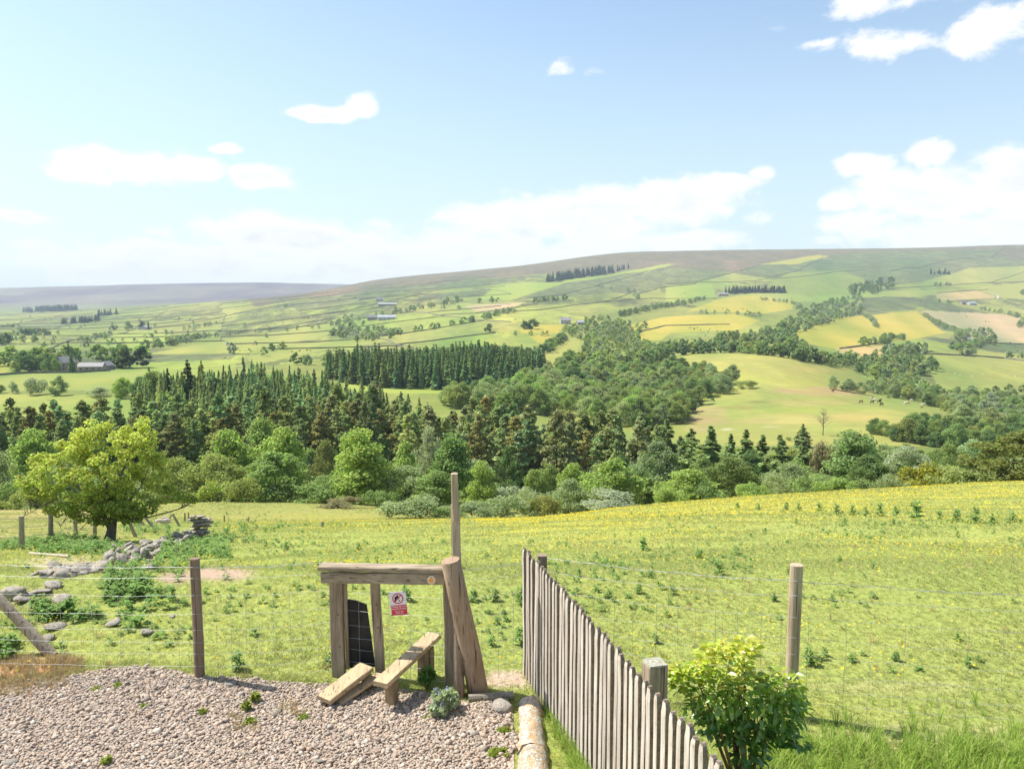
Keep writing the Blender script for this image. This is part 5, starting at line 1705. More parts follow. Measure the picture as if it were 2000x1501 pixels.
# ------------------------------------------------------------------ scattering of uncountable small stuff
def ico(sub=1, rough=.25, flat=.6, seed=0, stretch=1.0):
    import bmesh
    bm = bmesh.new(); bmesh.ops.create_icosphere(bm, subdivisions=sub, radius=1)
    rng = np.random.default_rng(seed)
    V = np.array([v.co[:] for v in bm.verts])
    dirs = rng.normal(size=(7, 3)); dirs /= np.linalg.norm(dirs, axis=1)[:, None]
    cut = rng.uniform(.55, .95, 7)
    for d, c in zip(dirs, cut):
        q = V @ d
        V = V - np.outer(np.maximum(q - c, 0), d)
    V += rng.normal(size=V.shape) * rough * .18
    V *= np.array([stretch, 1, flat])
    Fc = np.array([[v.index for v in f.verts] for f in bm.faces])
    bm.free()
    return V, Fc


def proto(name, V, Fc, mat, attrs=None, smooth=False):
    me = np_mesh(name, V, Fc if isinstance(Fc, list) else [Fc], [mat], smooth, attrs=attrs)
    return bpy.data.objects.new(name, me)


def gn_scatter(name, P, R, S, pick, protos, kind='stuff', label=None):
    me = bpy.data.meshes.new(name)
    P = np.asarray(P, np.float32)
    me.vertices.add(len(P)); me.vertices.foreach_set('co', P.ravel())
    a = me.attributes.new('rot', 'FLOAT_VECTOR', 'POINT'); a.data.foreach_set('vector', np.asarray(R, np.float32).ravel())
    a = me.attributes.new('scl', 'FLOAT', 'POINT'); a.data.foreach_set('value', np.asarray(S, np.float32))
    a = me.attributes.new('pick', 'INT', 'POINT'); a.data.foreach_set('value', np.asarray(pick, np.int32))
    o = link(bpy.data.objects.new(name, me))
    g = bpy.data.node_groups.new(name, 'GeometryNodeTree')
    g.interface.new_socket('Geometry', in_out='INPUT', socket_type='NodeSocketGeometry')
    g.interface.new_socket('Geometry', in_out='OUTPUT', socket_type='NodeSocketGeometry')
    n = g.nodes; L = g.links
    gi = n.new('NodeGroupInput'); go = n.new('NodeGroupOutput')
    iop = n.new('GeometryNodeInstanceOnPoints')
    jn = n.new('GeometryNodeJoinGeometry')
    for p in reversed(protos):
        oi = n.new('GeometryNodeObjectInfo'); oi.inputs['Object'].default_value = p; oi.inputs['As Instance'].default_value = True
        L.new(oi.outputs['Geometry'], jn.inputs[0])
    def attr(nm, t):
        x = n.new('GeometryNodeInputNamedAttribute'); x.data_type = t; x.inputs['Name'].default_value = nm; return x.outputs[0]
    L.new(gi.outputs[0], iop.inputs['Points'])
    L.new(jn.outputs[0], iop.inputs['Instance'])
    iop.inputs['Pick Instance'].default_value = True
    L.new(attr('pick', 'INT'), iop.inputs['Instance Index'])
    er = n.new('FunctionNodeEulerToRotation'); L.new(attr('rot', 'FLOAT_VECTOR'), er.inputs[0])
    L.new(er.outputs[0], iop.inputs['Rotation'])
    L.new(attr('scl', 'FLOAT'), iop.inputs['Scale'])
    L.new(iop.outputs[0], go.inputs[0])
    m = o.modifiers.new('scatter', 'NODES'); m.node_group = g
    return tag(o, label, kind=kind)


def mat_pick(name, cols, trans=0.0, vary=.15):
    """colour picked per instance from a list"""
    m, N, out = new_mat(name)
    oi = N.new('ShaderNodeObjectInfo'); geo = N.new('ShaderNodeNewGeometry')
    cr = N.new('ShaderNodeValToRGB')
    e = cr.color_ramp.elements
    for i, c in enumerate(cols):
        pos = i / (len(cols) - 1) if len(cols) > 1 else 0
        if i < 2: el = e[i]; el.position = pos
        else: el = e.new(pos)
        el.color = (*c, 1)
    N.put(cr.inputs[0], oi.outputs['Random'])
    hs = N.new('ShaderNodeHueSaturation')
    N.put(hs.inputs['Value'], N.maprange(geo.outputs['Random Per Island'], 0, 1, 1 - vary, 1 + vary)); N.put(hs.inputs['Color'], cr.outputs[0])
    if trans > 0:
        d = N.new('ShaderNodeBsdfDiffuse'); t = N.new('ShaderNodeBsdfTranslucent'); mx = N.new('ShaderNodeMixShader')
        N.put(d.inputs[0], hs.outputs[0]); N.put(t.inputs[0], hs.outputs[0]); mx.inputs[0].default_value = trans
        N.l.new(d.outputs[0], mx.inputs[1]); N.l.new(t.outputs[0], mx.inputs[2]); N.l.new(mx.outputs[0], out.inputs[0])
    else:
        tc = N.new('ShaderNodeTexCoord'); nn = N.noise(tc.outputs['Object'], 2.2, 5, .7)
        c = N.mix(N.maprange(nn, .35, .65, 0, .5), hs.outputs[0], N.mix(1.0, hs.outputs[0], (.68, .66, .64), 'MULTIPLY'))
        principled(N, out, c, .85, .2, bump(N, nn, .4, .2))
    return m


M['gravel'] = mat_pick('crushed_stone', [(0.47, .365, .275), (.53, .42, .325), (.40, .315, .25), (.57, .48, .385), (.48, .345, .25), (.31, .265, .225), (.52, .40, .30), (.41, .36, .31), (.62, .54, .45)])
M['gblade'] = mat_pick('pasture_blades', [(0.34, .41, .13), (.42, .45, .15), (.38, .42, .14), (.46, .48, .18), (.28, .37, .11), (.53, .48, .24), (.41, .45, .15)], .50, .15)
M['gtall'] = mat_pick('long_grass_blades', [(0.26, .41, .065), (.32, .46, .08), (.38, .50, .11), (.40, .44, .15)], .55, .2)
M['gdry'] = mat_pick('dry_grass_blades', [(0.48, .36, .18), (.50, .33, .19), (.38, .34, .15), (.46, .38, .22)], .35, .2)
M['butter'] = mat_pick('buttercup_petals', [(0.78, .58, .02), (.85, .66, .04)], .3, .1)
M['weed'] = mat_pick('field_weeds', [(0.18, .31, .09), (.24, .37, .11), (.17, .28, .09), (.26, .36, .13)], .42, .25)


def tuft(seed, n=9, h=1.0, spread=.55, w=.05, bend=.5, segs=2):
    rng = np.random.default_rng(seed); V = []; Q = []; T = []
    for i in range(n):
        a = rng.uniform(0, 6.283); r = rng.uniform(0, spread * .35); hh = h * rng.uniform(.55, 1.0)
        dx, dy = math.cos(a), math.sin(a); b = rng.uniform(.2, 1) * bend * hh
        px, py = math.cos(a) * r, math.sin(a) * r; wx, wy = -dy * w * .5, dx * w * .5
        base = len(V)
        for s in range(segs):
            t = s / segs; o = b * t * t; k = 1 - .45 * t
            V += [(px + dx * o - wx * k, py + dy * o - wy * k, hh * t), (px + dx * o + wx * k, py + dy * o + wy * k, hh * t)]
            if s: Q.append((base + 2 * s - 2, base + 2 * s - 1, base + 2 * s + 1, base + 2 * s))
        V.append((px + dx * b, py + dy * b, hh * (1 - .25 * bend)))
        e = base + 2 * segs
        T.append((e - 2, e - 1, e))
    return np.array(V), [np.array(Q).reshape(-1, 4), np.array(T)]


P_TUFT = [proto('grass_tuft', *tuft(i, 13, .72, 1.9, .10, .9), M['gblade']) for i in range(5)]
P_LONG = [proto('long_tuft', *tuft(20 + i, 16, 1.0, .5, .024, .75, 4), M['gtall']) for i in range(4)]
P_DRY = [proto('dry_tuft', *tuft(30 + i, 14, 1.0, .8, .035, .8, 3), M['gdry']) for i in range(3)]
P_STONE = [proto('gravel_stone', *ico(1, .5, .62, 40 + i, 1.0 + .25 * (i % 3)), M['gravel']) for i in range(6)]


def flower(seed):
    V = []; Q = []
    rng = np.random.default_rng(seed)
    for k in range(5):
        a = k * 1.2566; b = len(V)
        for (r, da, z) in ((.05, 0, 0), (.55, -.42, .12), (1.0, 0, .22), (.55, .42, .12)):
            V.append((math.cos(a + da) * r, math.sin(a + da) * r, z))
        Q.append((b, b + 1, b + 2, b + 3))
    return np.array(V), [np.array(Q)]


P_FLOW = [proto('buttercup_head', *flower(1), M['butter'])]


def weed_v(seed, n=26):
    rng = np.random.default_rng(seed)
    V = []; Q = []
    for i in range(n):
        a = rng.uniform(0, 6.283); z = rng.uniform(0, .8) ; L = rng.uniform(.3, .6) * (1.1 - z * .7); b = len(V)
        c, s = math.cos(a), math.sin(a); w = L * .22
        p0 = np.array([c * .03, s * .03, z]); p1 = p0 + np.array([c * L * .5, s * L * .5, L * .32]); p2 = p0 + np.array([c * L, s * L, L * .18])
        nn = np.array([-s, c, 0]) * w
        V += [p0, p1 - nn, p2, p1 + nn]; Q.append((b, b + 1, b + 2, b + 3))
    return np.array(V), [np.array(Q)]


P_WEED = [proto('weed', *weed_v(50 + i), M['weed']) for i in range(4)]
rn = np.random.default_rng(99)

# ------------------------------------------------------------------ the gravel yard
YARD = [at_h(c, r, 0) for c, r in ((-420, 1352), (-80, 1350), (60, 1330), (150, 1312), (260, 1300), (400, 1320), (560, 1335), (700, 1345), (850, 1360), (960, 1368), (1002, 1390))]
YARD += [Vector((.02, 5.4, 0)), Vector((.05, 4.2, 0)), Vector((.3, 2.4, 0)), Vector((-6, 2.4, 0))]
ypoly = [(p.x, p.y) for p in YARD]


def mat_yard():
    m, N, out = new_mat('gravel_bed')
    geo = N.new('ShaderNodeNewGeometry')
    vo = N.new('ShaderNodeTexVoronoi'); N.put(vo.inputs['Vector'], geo.outputs['Position']); vo.inputs['Scale'].default_value = 34
    n = N.noise(geo.outputs['Position'], 3, 5, .6)
    sep = N.new('ShaderNodeSeparateColor'); N.put(sep.inputs[0], vo.outputs['Color'])
    c = N.mix(sep.outputs[0], (.38, .295, .235), (.54, .43, .35))
    c = N.mix(N.maprange(n, .4, .7, 0, .5), c, (.36, .27, .20))
    principled(N, out, c, .95, .1, bump(N, vo.outputs['Distance'], .8, -.02))
    return m


yard = MB(); yard.add([(x, y, .006) for x, y in ypoly], [tuple(range(len(ypoly) - 1, -1, -1))])
o = yard.build('gravel_yard', mat_yard()); tag(o, kind='structure')
pts = []
xs = rn.uniform(-4.6, .1, 105000); ys = rn.uniform(4.7, 7.75, 105000)
k = in_poly(xs + .12 * (vnoise(xs * 3, ys * 3, 4) - .5), ys + .25 * (vnoise(xs * 2.4, ys * 2.4, 9) - .5), ypoly)
xs = xs[k]; ys = ys[k]
sz = np.clip(rn.lognormal(-4.72, .42, len(xs)), .003, .038)
P = np.stack([xs, ys, .006 + sz * .35 + .010 * vnoise(xs * 2, ys * 2, 3)], 1)
gn_scatter('gravel', P, np.stack([rn.uniform(-.5, .5, len(xs)), rn.uniform(-.5, .5, len(xs)), rn.uniform(0, 6.28, len(xs))], 1), sz, rn.integers(0, 6, len(xs)), P_STONE, label='crushed pinkish grey gravel covering the yard')

# ------------------------------------------------------------------ grass of the pasture, buttercups, weeds
def field_pts(n, d0, d1, power=2.0, cmin=-60, cmax=2060):
    u = rn.random(n); a = 2.0 - power
    D = np.exp(np.log(d0) + u * np.log(d1 / d0)) if abs(a) < 1e-6 else (d0 ** a + u * (d1 ** a - d0 ** a)) ** (1 / a)
    c = rn.uniform(cmin, cmax, n)
    z = height_cd(c, D); X = (c - 1000) / F * (D * cp - (z - H) * sp)
    return X, D, z, c


def rz(n, tilt=.2): return np.stack([rn.uniform(-tilt, tilt, n), rn.uniform(-tilt, tilt, n), rn.uniform(0, 6.28, n)], 1)


X, Y, Z, C_ = field_pts(150000, 4.6, 72, 1.55)
col_, row_ = project(X, Y, Z)
bare = np.zeros(len(X))
for (cx, cy, rx, ry) in ((425, 1121, 80, 13), (345, 1128, 40, 12), (990, 1325, 42, 16), (40, 1312, 110, 28), (130, 1105, 90, 15)):
    bare = np.maximum(bare, np.clip(1.3 - ((col_ - cx) / rx) ** 2 - ((row_ - cy) / ry) ** 2, 0, 1))
keep = (~in_poly(X, Y, ypoly)) & (rn.random(len(X)) > bare * .93) & ~((X < .75) & (Y < 5.5))
X, Y, Z = X[keep], Y[keep], Z[keep]
big = vnoise(X * .9, Y * .9, 12)
S = (.022 + .030 * rn.random(len(X))) * (.6 + big) * np.clip(.75 + Y * .03, 0, 2.4)
gn_scatter('pasture_grass', np.stack([X, Y, Z - .004], 1), rz(len(X)), S, rn.integers(0, 5, len(X)), P_TUFT, label='short grazed grass of the sloping pasture')

X, Y, Z, C_ = field_pts(30000, 58, 108, .4)
S = rn.uniform(.10, .24, len(X)) * (.5 + vnoise(X * .2, Y * .12, 5))
gn_scatter('meadow_grass', np.stack([X, Y, Z - .02], 1), rz(len(X)), S, rn.integers(0, 5, len(X)), P_TUFT, label='longer grass on the far side of the pasture')

X, Y, Z, C_ = field_pts(95000, 5.4, 17, 1.6)
col_, row_ = project(X, Y, Z)
bare = np.zeros(len(X))
for (cx, cy, rx, ry) in ((425, 1121, 80, 13), (345, 1128, 40, 12), (990, 1325, 42, 16), (40, 1312, 110, 28), (130, 1105, 90, 15)):
    bare = np.maximum(bare, np.clip(1.3 - ((col_ - cx) / rx) ** 2 - ((row_ - cy) / ry) ** 2, 0, 1))
keep = (~in_poly(X, Y, ypoly)) & (rn.random(len(X)) > bare * .95) & ~((X < .75) & (Y < 5.5))
X, Y, Z = X[keep], Y[keep], Z[keep]
gn_scatter('pasture_turf', np.stack([X, Y, Z - .003], 1), rz(len(X)), rn.uniform(.016, .030, len(X)), rn.integers(0, 5, len(X)), P_TUFT, label='fine turf of the pasture close to the fence')

X, Y, Z, C_ = field_pts(44000, 6.9, 74, 1.0)
col_, row_ = project(X, Y, Z)
dn = .15 + .85 * np.clip((fbm(X / 2.6, Y / 3.6, 4, 71) + .5 - .40) * 4.5, 0, 1)
dn *= np.where(col_ < 600, .4, np.where(col_ < 1000, .6, 1.0)) 
dn = dn + .75 * np.exp(-((Y - np.interp(col_, [900, 1200, 1600, 2000], [50, 46, 52, 56])) / 15) ** 2) * (col_ > 930)
keep = rn.random(len(X)) < dn; keep &= ~((col_ < 400) & (row_ < 1070)); keep &= ~in_poly(X, Y, ypoly)
X, Y, Z = X[keep], Y[keep], Z[keep]
S = .0125 * np.clip(.8 + Y * .045, 1, 3.6) * rn.uniform(.8, 1.25, len(X))
gn_scatter('buttercups', np.stack([X, Y, Z + .07 + .05 * rn.random(len(X))], 1), rz(len(X), .7), S, np.zeros(len(X), int), P_FLOW, label='yellow buttercups scattered over the pasture')

X, Y, Z, C_ = field_pts(1500, 7.5, 45, 1.3)
col_, row_ = project(X, Y, Z)
dn = np.clip((fbm(X / 3.5, Y / 4, 3, 91) + .5 - .5) * 5, .05, 1)
keep = (rn.random(len(X)) < dn) & ~in_poly(X, Y, ypoly)
X, Y, Z = X[keep], Y[keep], Z[keep]
gn_scatter('small_field_weeds', np.stack([X, Y, Z - .01], 1), rz(len(X)), (.07 + .10 * rn.random(len(X))) * np.clip(.7 + Y * .02, .8, 1.5), rn.integers(0, 4, len(X)), P_WEED, label='small dark weeds dotted through the pasture')

# long grass in the right corner, beside the pickets and under the old hawthorn
def px_scatter(regions, n):
    out = []
    for (c0, c1, r0, r1, m) in regions:
        cc = rn.uniform(c0, c1, m); rr = rn.uniform(r0, r1, m)
        for c, r in zip(cc, rr):
            p = at_h(c, r, 0) if r > 1255 else hit(c, r, 3)
            if p is not None: out.append(p[:])
    return np.array(out)


P1 = px_scatter([(1560, 2040, 1462, 1560, 560), (1440, 1600, 1475, 1560, 230), (1150, 1480, 1480, 1700, 240), (1500, 2040, 1425, 1475, 70), (1480, 2040, 1370, 1440, 26)], 0)
n = len(P1)
gn_scatter('long_grass', P1, rz(n, .25), rn.uniform(.09, .27, n) * np.clip(1.7 - P1[:, 1] * .12, .55, 1.1), rn.integers(0, 4, n), P_LONG, label='long fresh grass in the right corner below the fence')
t = rn.random(620); xx = .30 + (7.0 - (5.1 + 1.9 * t)) * .20 + rn.normal(size=620) * .055; yy = 5.1 + 1.75 * t
P1 = np.stack([xx, yy, np.zeros(620) + .01], 1)
gn_scatter('picket_foot_grass', P1, np.stack([rn.uniform(-.2, .2, 620), rn.uniform(-.55, .1, 620), rn.uniform(0, 6.28, 620)], 1), rn.uniform(.10, .21, 620) * np.clip(1.5 - t, .5, 1.2), rn.integers(0, 4, 620), P_LONG, label='bright grass between the kerb and the picket fence')
# irregular drifts of low weeds, as in the photograph, and the ragged edge of the gravel
wp = []
for (cx, cy, rx, ry, m_) in ((1300, 1085, 150, 26, 90), (1180, 1110, 90, 26, 60), (1420, 1100, 60, 20, 40), (1100, 1150, 60, 30, 30), (1250, 1180, 120, 24, 30), (960, 1200, 50, 40, 30), (700, 1080, 120, 26, 60), (880, 1090, 70, 30, 24), (560, 1060, 90, 16, 40), (1700, 1030, 200, 10, 60), (1500, 1005, 220, 8, 90), (1850, 1020, 150, 8, 80), (1750, 1290, 200, 20, 12), (300, 1240, 100, 30, 26), (450, 1180, 60, 40, 14), (1620, 1170, 120, 30, 16), (620, 1150, 100, 40, 26)):
    for _i in range(m_):
        p_ = hit(cx + rn.normal() * rx * .6, cy + rn.normal() * ry * .6, 7)
        if p_ is not None and p_.y < 70: wp.append(p_[:])
wp = np.array(wp); n = len(wp)
gn_scatter('low_weed_drifts', wp - np.array([0, 0, .01]), rz(n, .3), rn.uniform(.05, .15, n) * np.clip(.6 + wp[:, 1] * .02, .7, 1.5), rn.integers(0, 4, n), P_WEED, label='drifts of low darker weeds in the pasture')
eb = []
for _i in range(1500):
    k_ = rn.integers(0, 9); t_ = rn.random(); a_ = YARD[k_].lerp(YARD[k_ + 1], t_)
    eb.append((a_.x + rn.normal() * .03, a_.y + .02 + rn.normal() * .075, .004))
eb = np.array(eb); n = len(eb)
gn_scatter('gravel_edge_grass', eb, rz(n, .3), rn.uniform(.018, .055, n), rn.integers(0, 5, n), P_TUFT, label='ragged turf creeping over the gravel edge')
X, Y, Z, C_ = field_pts(2600, 6.9, 40, 1.2)
dn = np.clip((fbm(X / 2.5, Y / 3, 3, 191) + .5 - .45) * 5, .04, 1)
keep = (rn.random(len(X)) < dn) & ~in_poly(X, Y, ypoly)
X, Y, Z = X[keep], Y[keep], Z[keep]
gn_scatter('seeding_grass', np.stack([X, Y, Z], 1), rz(len(X), .5), (.05 + .07 * rn.random(len(X))) * np.clip(.8 + Y * .02, 1, 1.5), rn.integers(0, 3, len(X)), P_DRY, label='dry seeding stalks among the green pasture grass')
P1 = px_scatter([(-60, 130, 1288, 1345, 520), (95, 165, 1285, 1318, 120), (440, 500, 1400, 1430, 26), (540, 600, 1375, 1400, 20), (0, 60, 1345, 1360, 30)], 0)
n = len(P1)
gn_scatter('dry_grass', P1, rz(n, .5), rn.uniform(.04, .12, n), rn.integers(0, 3, n), P_DRY, label='straw coloured dry grass at the left edge of the gravel')
P1 = px_scatter([(60, 200, 1050, 1082, 170), (130, 230, 1068, 1084, 60), (205, 290, 1110, 1170, 75), (320, 450, 1050, 1092, 130), (350, 500, 1020, 1060, 50), (300, 360, 1090, 1120, 20), (68, 140, 1188, 1215, 34), (0, 60, 1055, 1075, 40), (240, 330, 1020, 1045, 50), (-20, 26, 1255, 1290, 24), (440, 560, 1000, 1040, 40), (150, 330, 1150, 1240, 26), (200, 300, 1060, 1110, 30)], 0)
n = len(P1)
gn_scatter('nettles_and_weeds', P1 - np.array([0, 0, .02]), rz(n, .3), rn.uniform(.16, .40, n) * np.where(P1[:, 1] < 16, .62, 1.0), rn.integers(0, 4, n), P_WEED, label='nettles and leafy weeds round the hawthorn and tumbled wall')

# rushes, gorse and tussocks on the rough hillsides
bx = []
for (n_, d0_, d1_, s0_, s1_) in ((4200, 800, 4100, .8, 2.0), (700, 240, 800, .4, .9)):
    X, Y, Z, C_ = field_pts(n_ * 4, d0_, d1_, 1.0)
    cc_, ro_ = project(X, Y, Z)
    ru_ = colour_ground(X, Y, cc_, ro_)[2]
    rr = fbm(X / 90, Y / 200, 4, 130) + .35 * fbm(X / 20, Y / 40, 2, 131) - (ru_ < .45) * .3
    thr = np.where(Y > 800, .04, .10)
    kk = np.nonzero(rr > thr)[0][:n_]
    bx.append((np.stack([X[kk], Y[kk], Z[kk] - .1], 1), rn.uniform(s0_, s1_, len(kk))))
Pt = np.concatenate([b[0] for b in bx]); St = np.concatenate([b[1] for b in bx])
M['tussock'] = mat_pick('rush_and_gorse', [(0.14, .17, .07), (.19, .22, .09), (.12, .15, .07), (.21, .20, .10)], .3, .2)
P_TUS = []
for i_ in range(3):
    v_, f_ = bush(300 + i_, 60, .42, 5, 1.8); P_TUS.append(proto('tussock', v_, f_, M['tussock']))
gn_scatter('hillside_rushes', Pt, rz(len(Pt), .05), St, rn.integers(0, 3, len(Pt)), P_TUS, label='dark rushes and gorse clumps speckling the rough hillsides')

# individual thistles and docks
def dock_mesh(seed):
    v, f = weed_v(seed, 60)
    v = v * np.array([.75, .75, 1.15])
    return np_mesh('leaves', v, f, [M['weed']])


DOCKS = [dock_mesh(i) for i in (71, 72, 73, 74)]
DK_ = [(1790, 1016, 38), (1868, 1018, 24), (1905, 1022, 30), (1938, 1024, 22), (1975, 1020, 22), (1835, 1014, 18), (1750, 1010, 22), (1718, 1008, 26), (1690, 1010, 20), (1665, 1006, 20), (1634, 1004, 20), (1600, 1000, 18),
       (1560, 998, 16), (1535, 996, 16), (1480, 996, 14), (1440, 994, 14), (1745, 1024, 12), (1650, 1022, 12), (1555, 1024, 12), (1640, 1098, 14), (1870, 1050, 14), (1404, 1122, 28), (1256, 1075, 26), (1365, 1090, 18), (1440, 1085, 16), (1315, 1160, 18),
       (1270, 1128, 16), (1247, 1158, 20), (1540, 1120, 14), (1580, 1298, 34), (1610, 1280, 18), (1750, 1290, 20), (1890, 1302, 22), (1510, 1215, 18), (1625, 1190, 14), (1745, 1440, 16), (1280, 1255, 20), (795, 1240, 26), (960, 1260, 22), (1015, 1258, 34),
       (465, 1308, 38), (335, 1210, 30), (640, 1300, 26), (790, 1155, 16), (925, 1185, 24), (968, 1188, 22), (1015, 1180, 26), (965, 1212, 24), (700, 1075, 14), (735, 1105, 14), (905, 1230, 18), (560, 1075, 18), (520, 1070, 14), (1130, 1125, 16), (1190, 1165, 16)]
def thistle_label(c, r, hpx):
    where = ('beyond the brown fence post' if c < 600 else 'behind the stile' if c < 900 else 'between the stile and the picket fence' if c < 1030 and r > 1150 else 'beyond the pickets' if c < 1520 and r > 1060 else
             'in the long row across the right pasture' if r < 1030 and c > 1400 else 'right of the tall round post' if c > 1550 else 'in the middle of the pasture')
    return ('big' if hpx > 25 else 'small' if hpx < 18 else 'middling') + ' dark green thistle ' + where


for (c, r, hpx) in DK_:
    p = at_h(c, r, 0) if r > 1240 else hit(c, r, 9)
    h = hpx / F * p.y * 1.1
    root = empty('thistle_plant', p, thistle_label(c, r, hpx), 'thistle', 'thistles and docks in the pasture', RND.uniform(0, 6))
    o = link(bpy.data.objects.new('leaves', RND.choice(DOCKS)), root); o.scale = (h * 1.2, h * 1.2, h)
for lab, i in (('largest thistle clump in the row across the right of the pasture', 0), ('bluish thistle right of the tall fence post on the right', 29), ('thistle beyond the wire left of the stile', 40)):
    o = [x for x in bpy.data.objects if x.name.startswith('thistle_plant')][i]; o['label'] = lab

# ------------------------------------------------------------------ hawthorn
def hawthorn():
    D0 = 27.6; g = at_cd(215, D0)
    root = empty('hawthorn_tree', g, 'windswept hawthorn with yellow green crown beside the tumbled wall', 'tree')
    m = D0 / F
    def W(c, r, dy=0.0): return at_d(c, r, D0 + dy)
    rng = random.Random(8); tb = MB()
    tb.tube([g + Vector((-.05, 0, -.15)), W(216, 1042), W(220, 1020), W(224, 1000), W(222, 975)], [.24, .17, .15, .13, .09], 9, wob=.15, rng=rng)
    tb.tube([W(216, 1030), W(205, 1012, -.1), W(196, 985, -.2), W(182, 950, -.3)], [.11, .09, .07, .03], 7, wob=.15, rng=rng)
    tb.build('trunk', M['bark'], root, True)
    lim = MB()
    for (path, r0) in (([(222, 1005), (250, 980), (275, 950), (290, 915)], .07), ([(222, 990), (180, 960), (130, 940), (85, 935)], .06), ([(220, 975), (235, 930), (255, 880), (262, 845)], .06),
                       ([(205, 1008), (160, 995), (110, 975), (75, 992)], .04), ([(235, 1000), (290, 1010), (335, 998), (360, 990), (385, 975), (415, 958)], .035), ([(215, 985), (205, 930), (190, 880), (180, 850)], .06),
                       ([(230, 1005), (262, 1015), (300, 1000), (318, 975)], .035), ([(200, 1005), (170, 1020), (150, 1040), (140, 1048)], .018), ([(190, 1010), (150, 1000), (125, 1015), (118, 1030)], .02),
                       ([(60, 985), (85, 985), (120, 970), (160, 970)], .02), ([(345, 995), (365, 985), (378, 975)], .02), ([(120, 918), (160, 905), (190, 918)], .03), ([(75, 992), (55, 1003), (40, 1012)], .012)):
        pt = [W(c, r, rng.uniform(-.5, .5)) for c, r in path]
        lim.tube(pt, [r0 * (1 - .8 * i / (len(pt) - 1)) for i in range(len(pt))], 5, wob=.1, rng=rng)
        for j in range(9):
            i = rng.randrange(len(pt) - 1); q = pt[i].lerp(pt[i + 1], rng.random()); e = q + Vector((rng.uniform(-.5, .5), rng.uniform(-.4, .4), rng.uniform(-.1, .5)))
            lim.tube([q, e], [.014, .004], 3)
    o = lim.build('limbs', M['bark'], root, True)
    B_ = [(190, 885, 58), (240, 900, 62), (262, 850, 26), (275, 832, 17), (132, 898, 44), (92, 928, 34), (150, 955, 48), (228, 955, 62), (290, 925, 38), (300, 878, 26), (62, 950, 20), (195, 1000, 30), (110, 982, 26), (262, 985, 30),
          (182, 848, 30), (318, 962, 20), (355, 967, 9), (416, 955, 20), (398, 970, 11), (160, 910, 50), (210, 860, 40), (215, 925, 60), (100, 960, 24), (255, 870, 40), (80, 900, 18), (300, 905, 30), (140, 870, 24), (378, 975, 8), (220, 985, 26), (170, 985, 30), (240, 1000, 22), (52, 935, 18), (75, 965, 22), (205, 960, 40), (185, 1008, 20), (225, 1002, 22), (255, 1005, 20), (160, 1000, 20), (190, 975, 34), (235, 975, 34), (285, 990, 18), (130, 1000, 14), (270, 1000, 20), (310, 940, 26), (285, 850, 14), (165, 860, 26)]
    rngn = np.random.default_rng(4)
    cl = []
    for (c, r, q) in B_:
        R = q * m
        p = W(c, r, rng.uniform(-.4, .4) * min(1, R * 1.5) + (0 if q < 30 else rng.uniform(-.7, .7)))
        k = max(4, int(q / 2.8))
        for _ in range(k):
            d = unit(rngn.normal(size=3)); s = rngn.uniform(.12, .20)
            cl.append([p.x + d[0] * R * .78, p.y + d[1] * R * .9, p.z + d[2] * R * .78, s * 1.25, s * 1.25, s * .8])
    v, f = blob_leaves(rngn, cl, 27000, .086, shell=.7, outward=.85, up=.35)
    v = v - np.array(g[:])
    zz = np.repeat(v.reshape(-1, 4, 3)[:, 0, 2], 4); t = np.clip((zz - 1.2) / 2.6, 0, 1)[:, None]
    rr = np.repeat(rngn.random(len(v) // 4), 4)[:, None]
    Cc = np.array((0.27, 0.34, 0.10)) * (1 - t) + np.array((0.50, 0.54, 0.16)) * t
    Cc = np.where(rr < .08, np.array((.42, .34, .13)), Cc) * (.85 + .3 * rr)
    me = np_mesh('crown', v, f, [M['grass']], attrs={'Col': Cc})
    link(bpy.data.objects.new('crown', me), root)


hawthorn()

# ------------------------------------------------------------------ old fence, tumbled wall and rocks on the left
M['old_post'] = mat_wood('old_grey_stake', (0.36, 0.32, 0.26), (0.18, 0.155, 0.12), axis=2)
root = empty('old_fence', at_cd(42, 28), 'old grey stake fence running behind the hawthorn', 'fence')
tops = []
for (c, r0, r1) in ((42, 1007, 1071), (99, 1005, 1058), (147, 1001, 1049), (185, 998, 1046)):
    g = hit(c, r1, 10); tp = at_d(c, r0, g.y)
    mb = MB(); mb.tube([g - Vector((0, 0, .2)), tp], [.085, .075], 8); mb.build('post', M['old_post'], root, False); tops.append(tp)
g = hit(-60, 1080, 10); tops.insert(0, g + Vector((0, 0, 1.1))); mb = MB(); mb.tube([g - Vector((0, 0, .2)), tops[0]], [.09, .08], 8); mb.build('post', M['old_post'], root)
for k, dz in enumerate((-.08, -.35, -.65)):
    mb = MB()
    mb.tube([t_ + Vector((0, -.07, dz)) for t_ in tops], .008, 4); mb.build('wire', M['wire'], root)
STK = [((253, 1020), (267, 1049), 'leaning stake right of the hawthorn trunk'), ((282, 1009), (304, 1031), 'slanting stake in front of the sheep'), ((335, 1004), (326, 1021), 'stake leaning left beside its crossed partner'),
       ((337, 1003), (352, 1027), 'stake leaning right, crossed with its partner'), ((361, 1001), (361, 1018), 'short upright stake left of the stone wall end'), ((368, 1000), (368, 1017), 'second upright stake left of the stone wall end'), ((380, 1004), (377, 1020), 'stake touching the stone wall end'),
       ((438, 1006), (438, 1020), 'short stake right of the stone wall end'), ((630, 1018), (630, 1029), 'tiny stake in the middle of the pasture dip'), ((485, 1009), (485, 1019), 'tiny stake between the wall end and the pasture dip')]
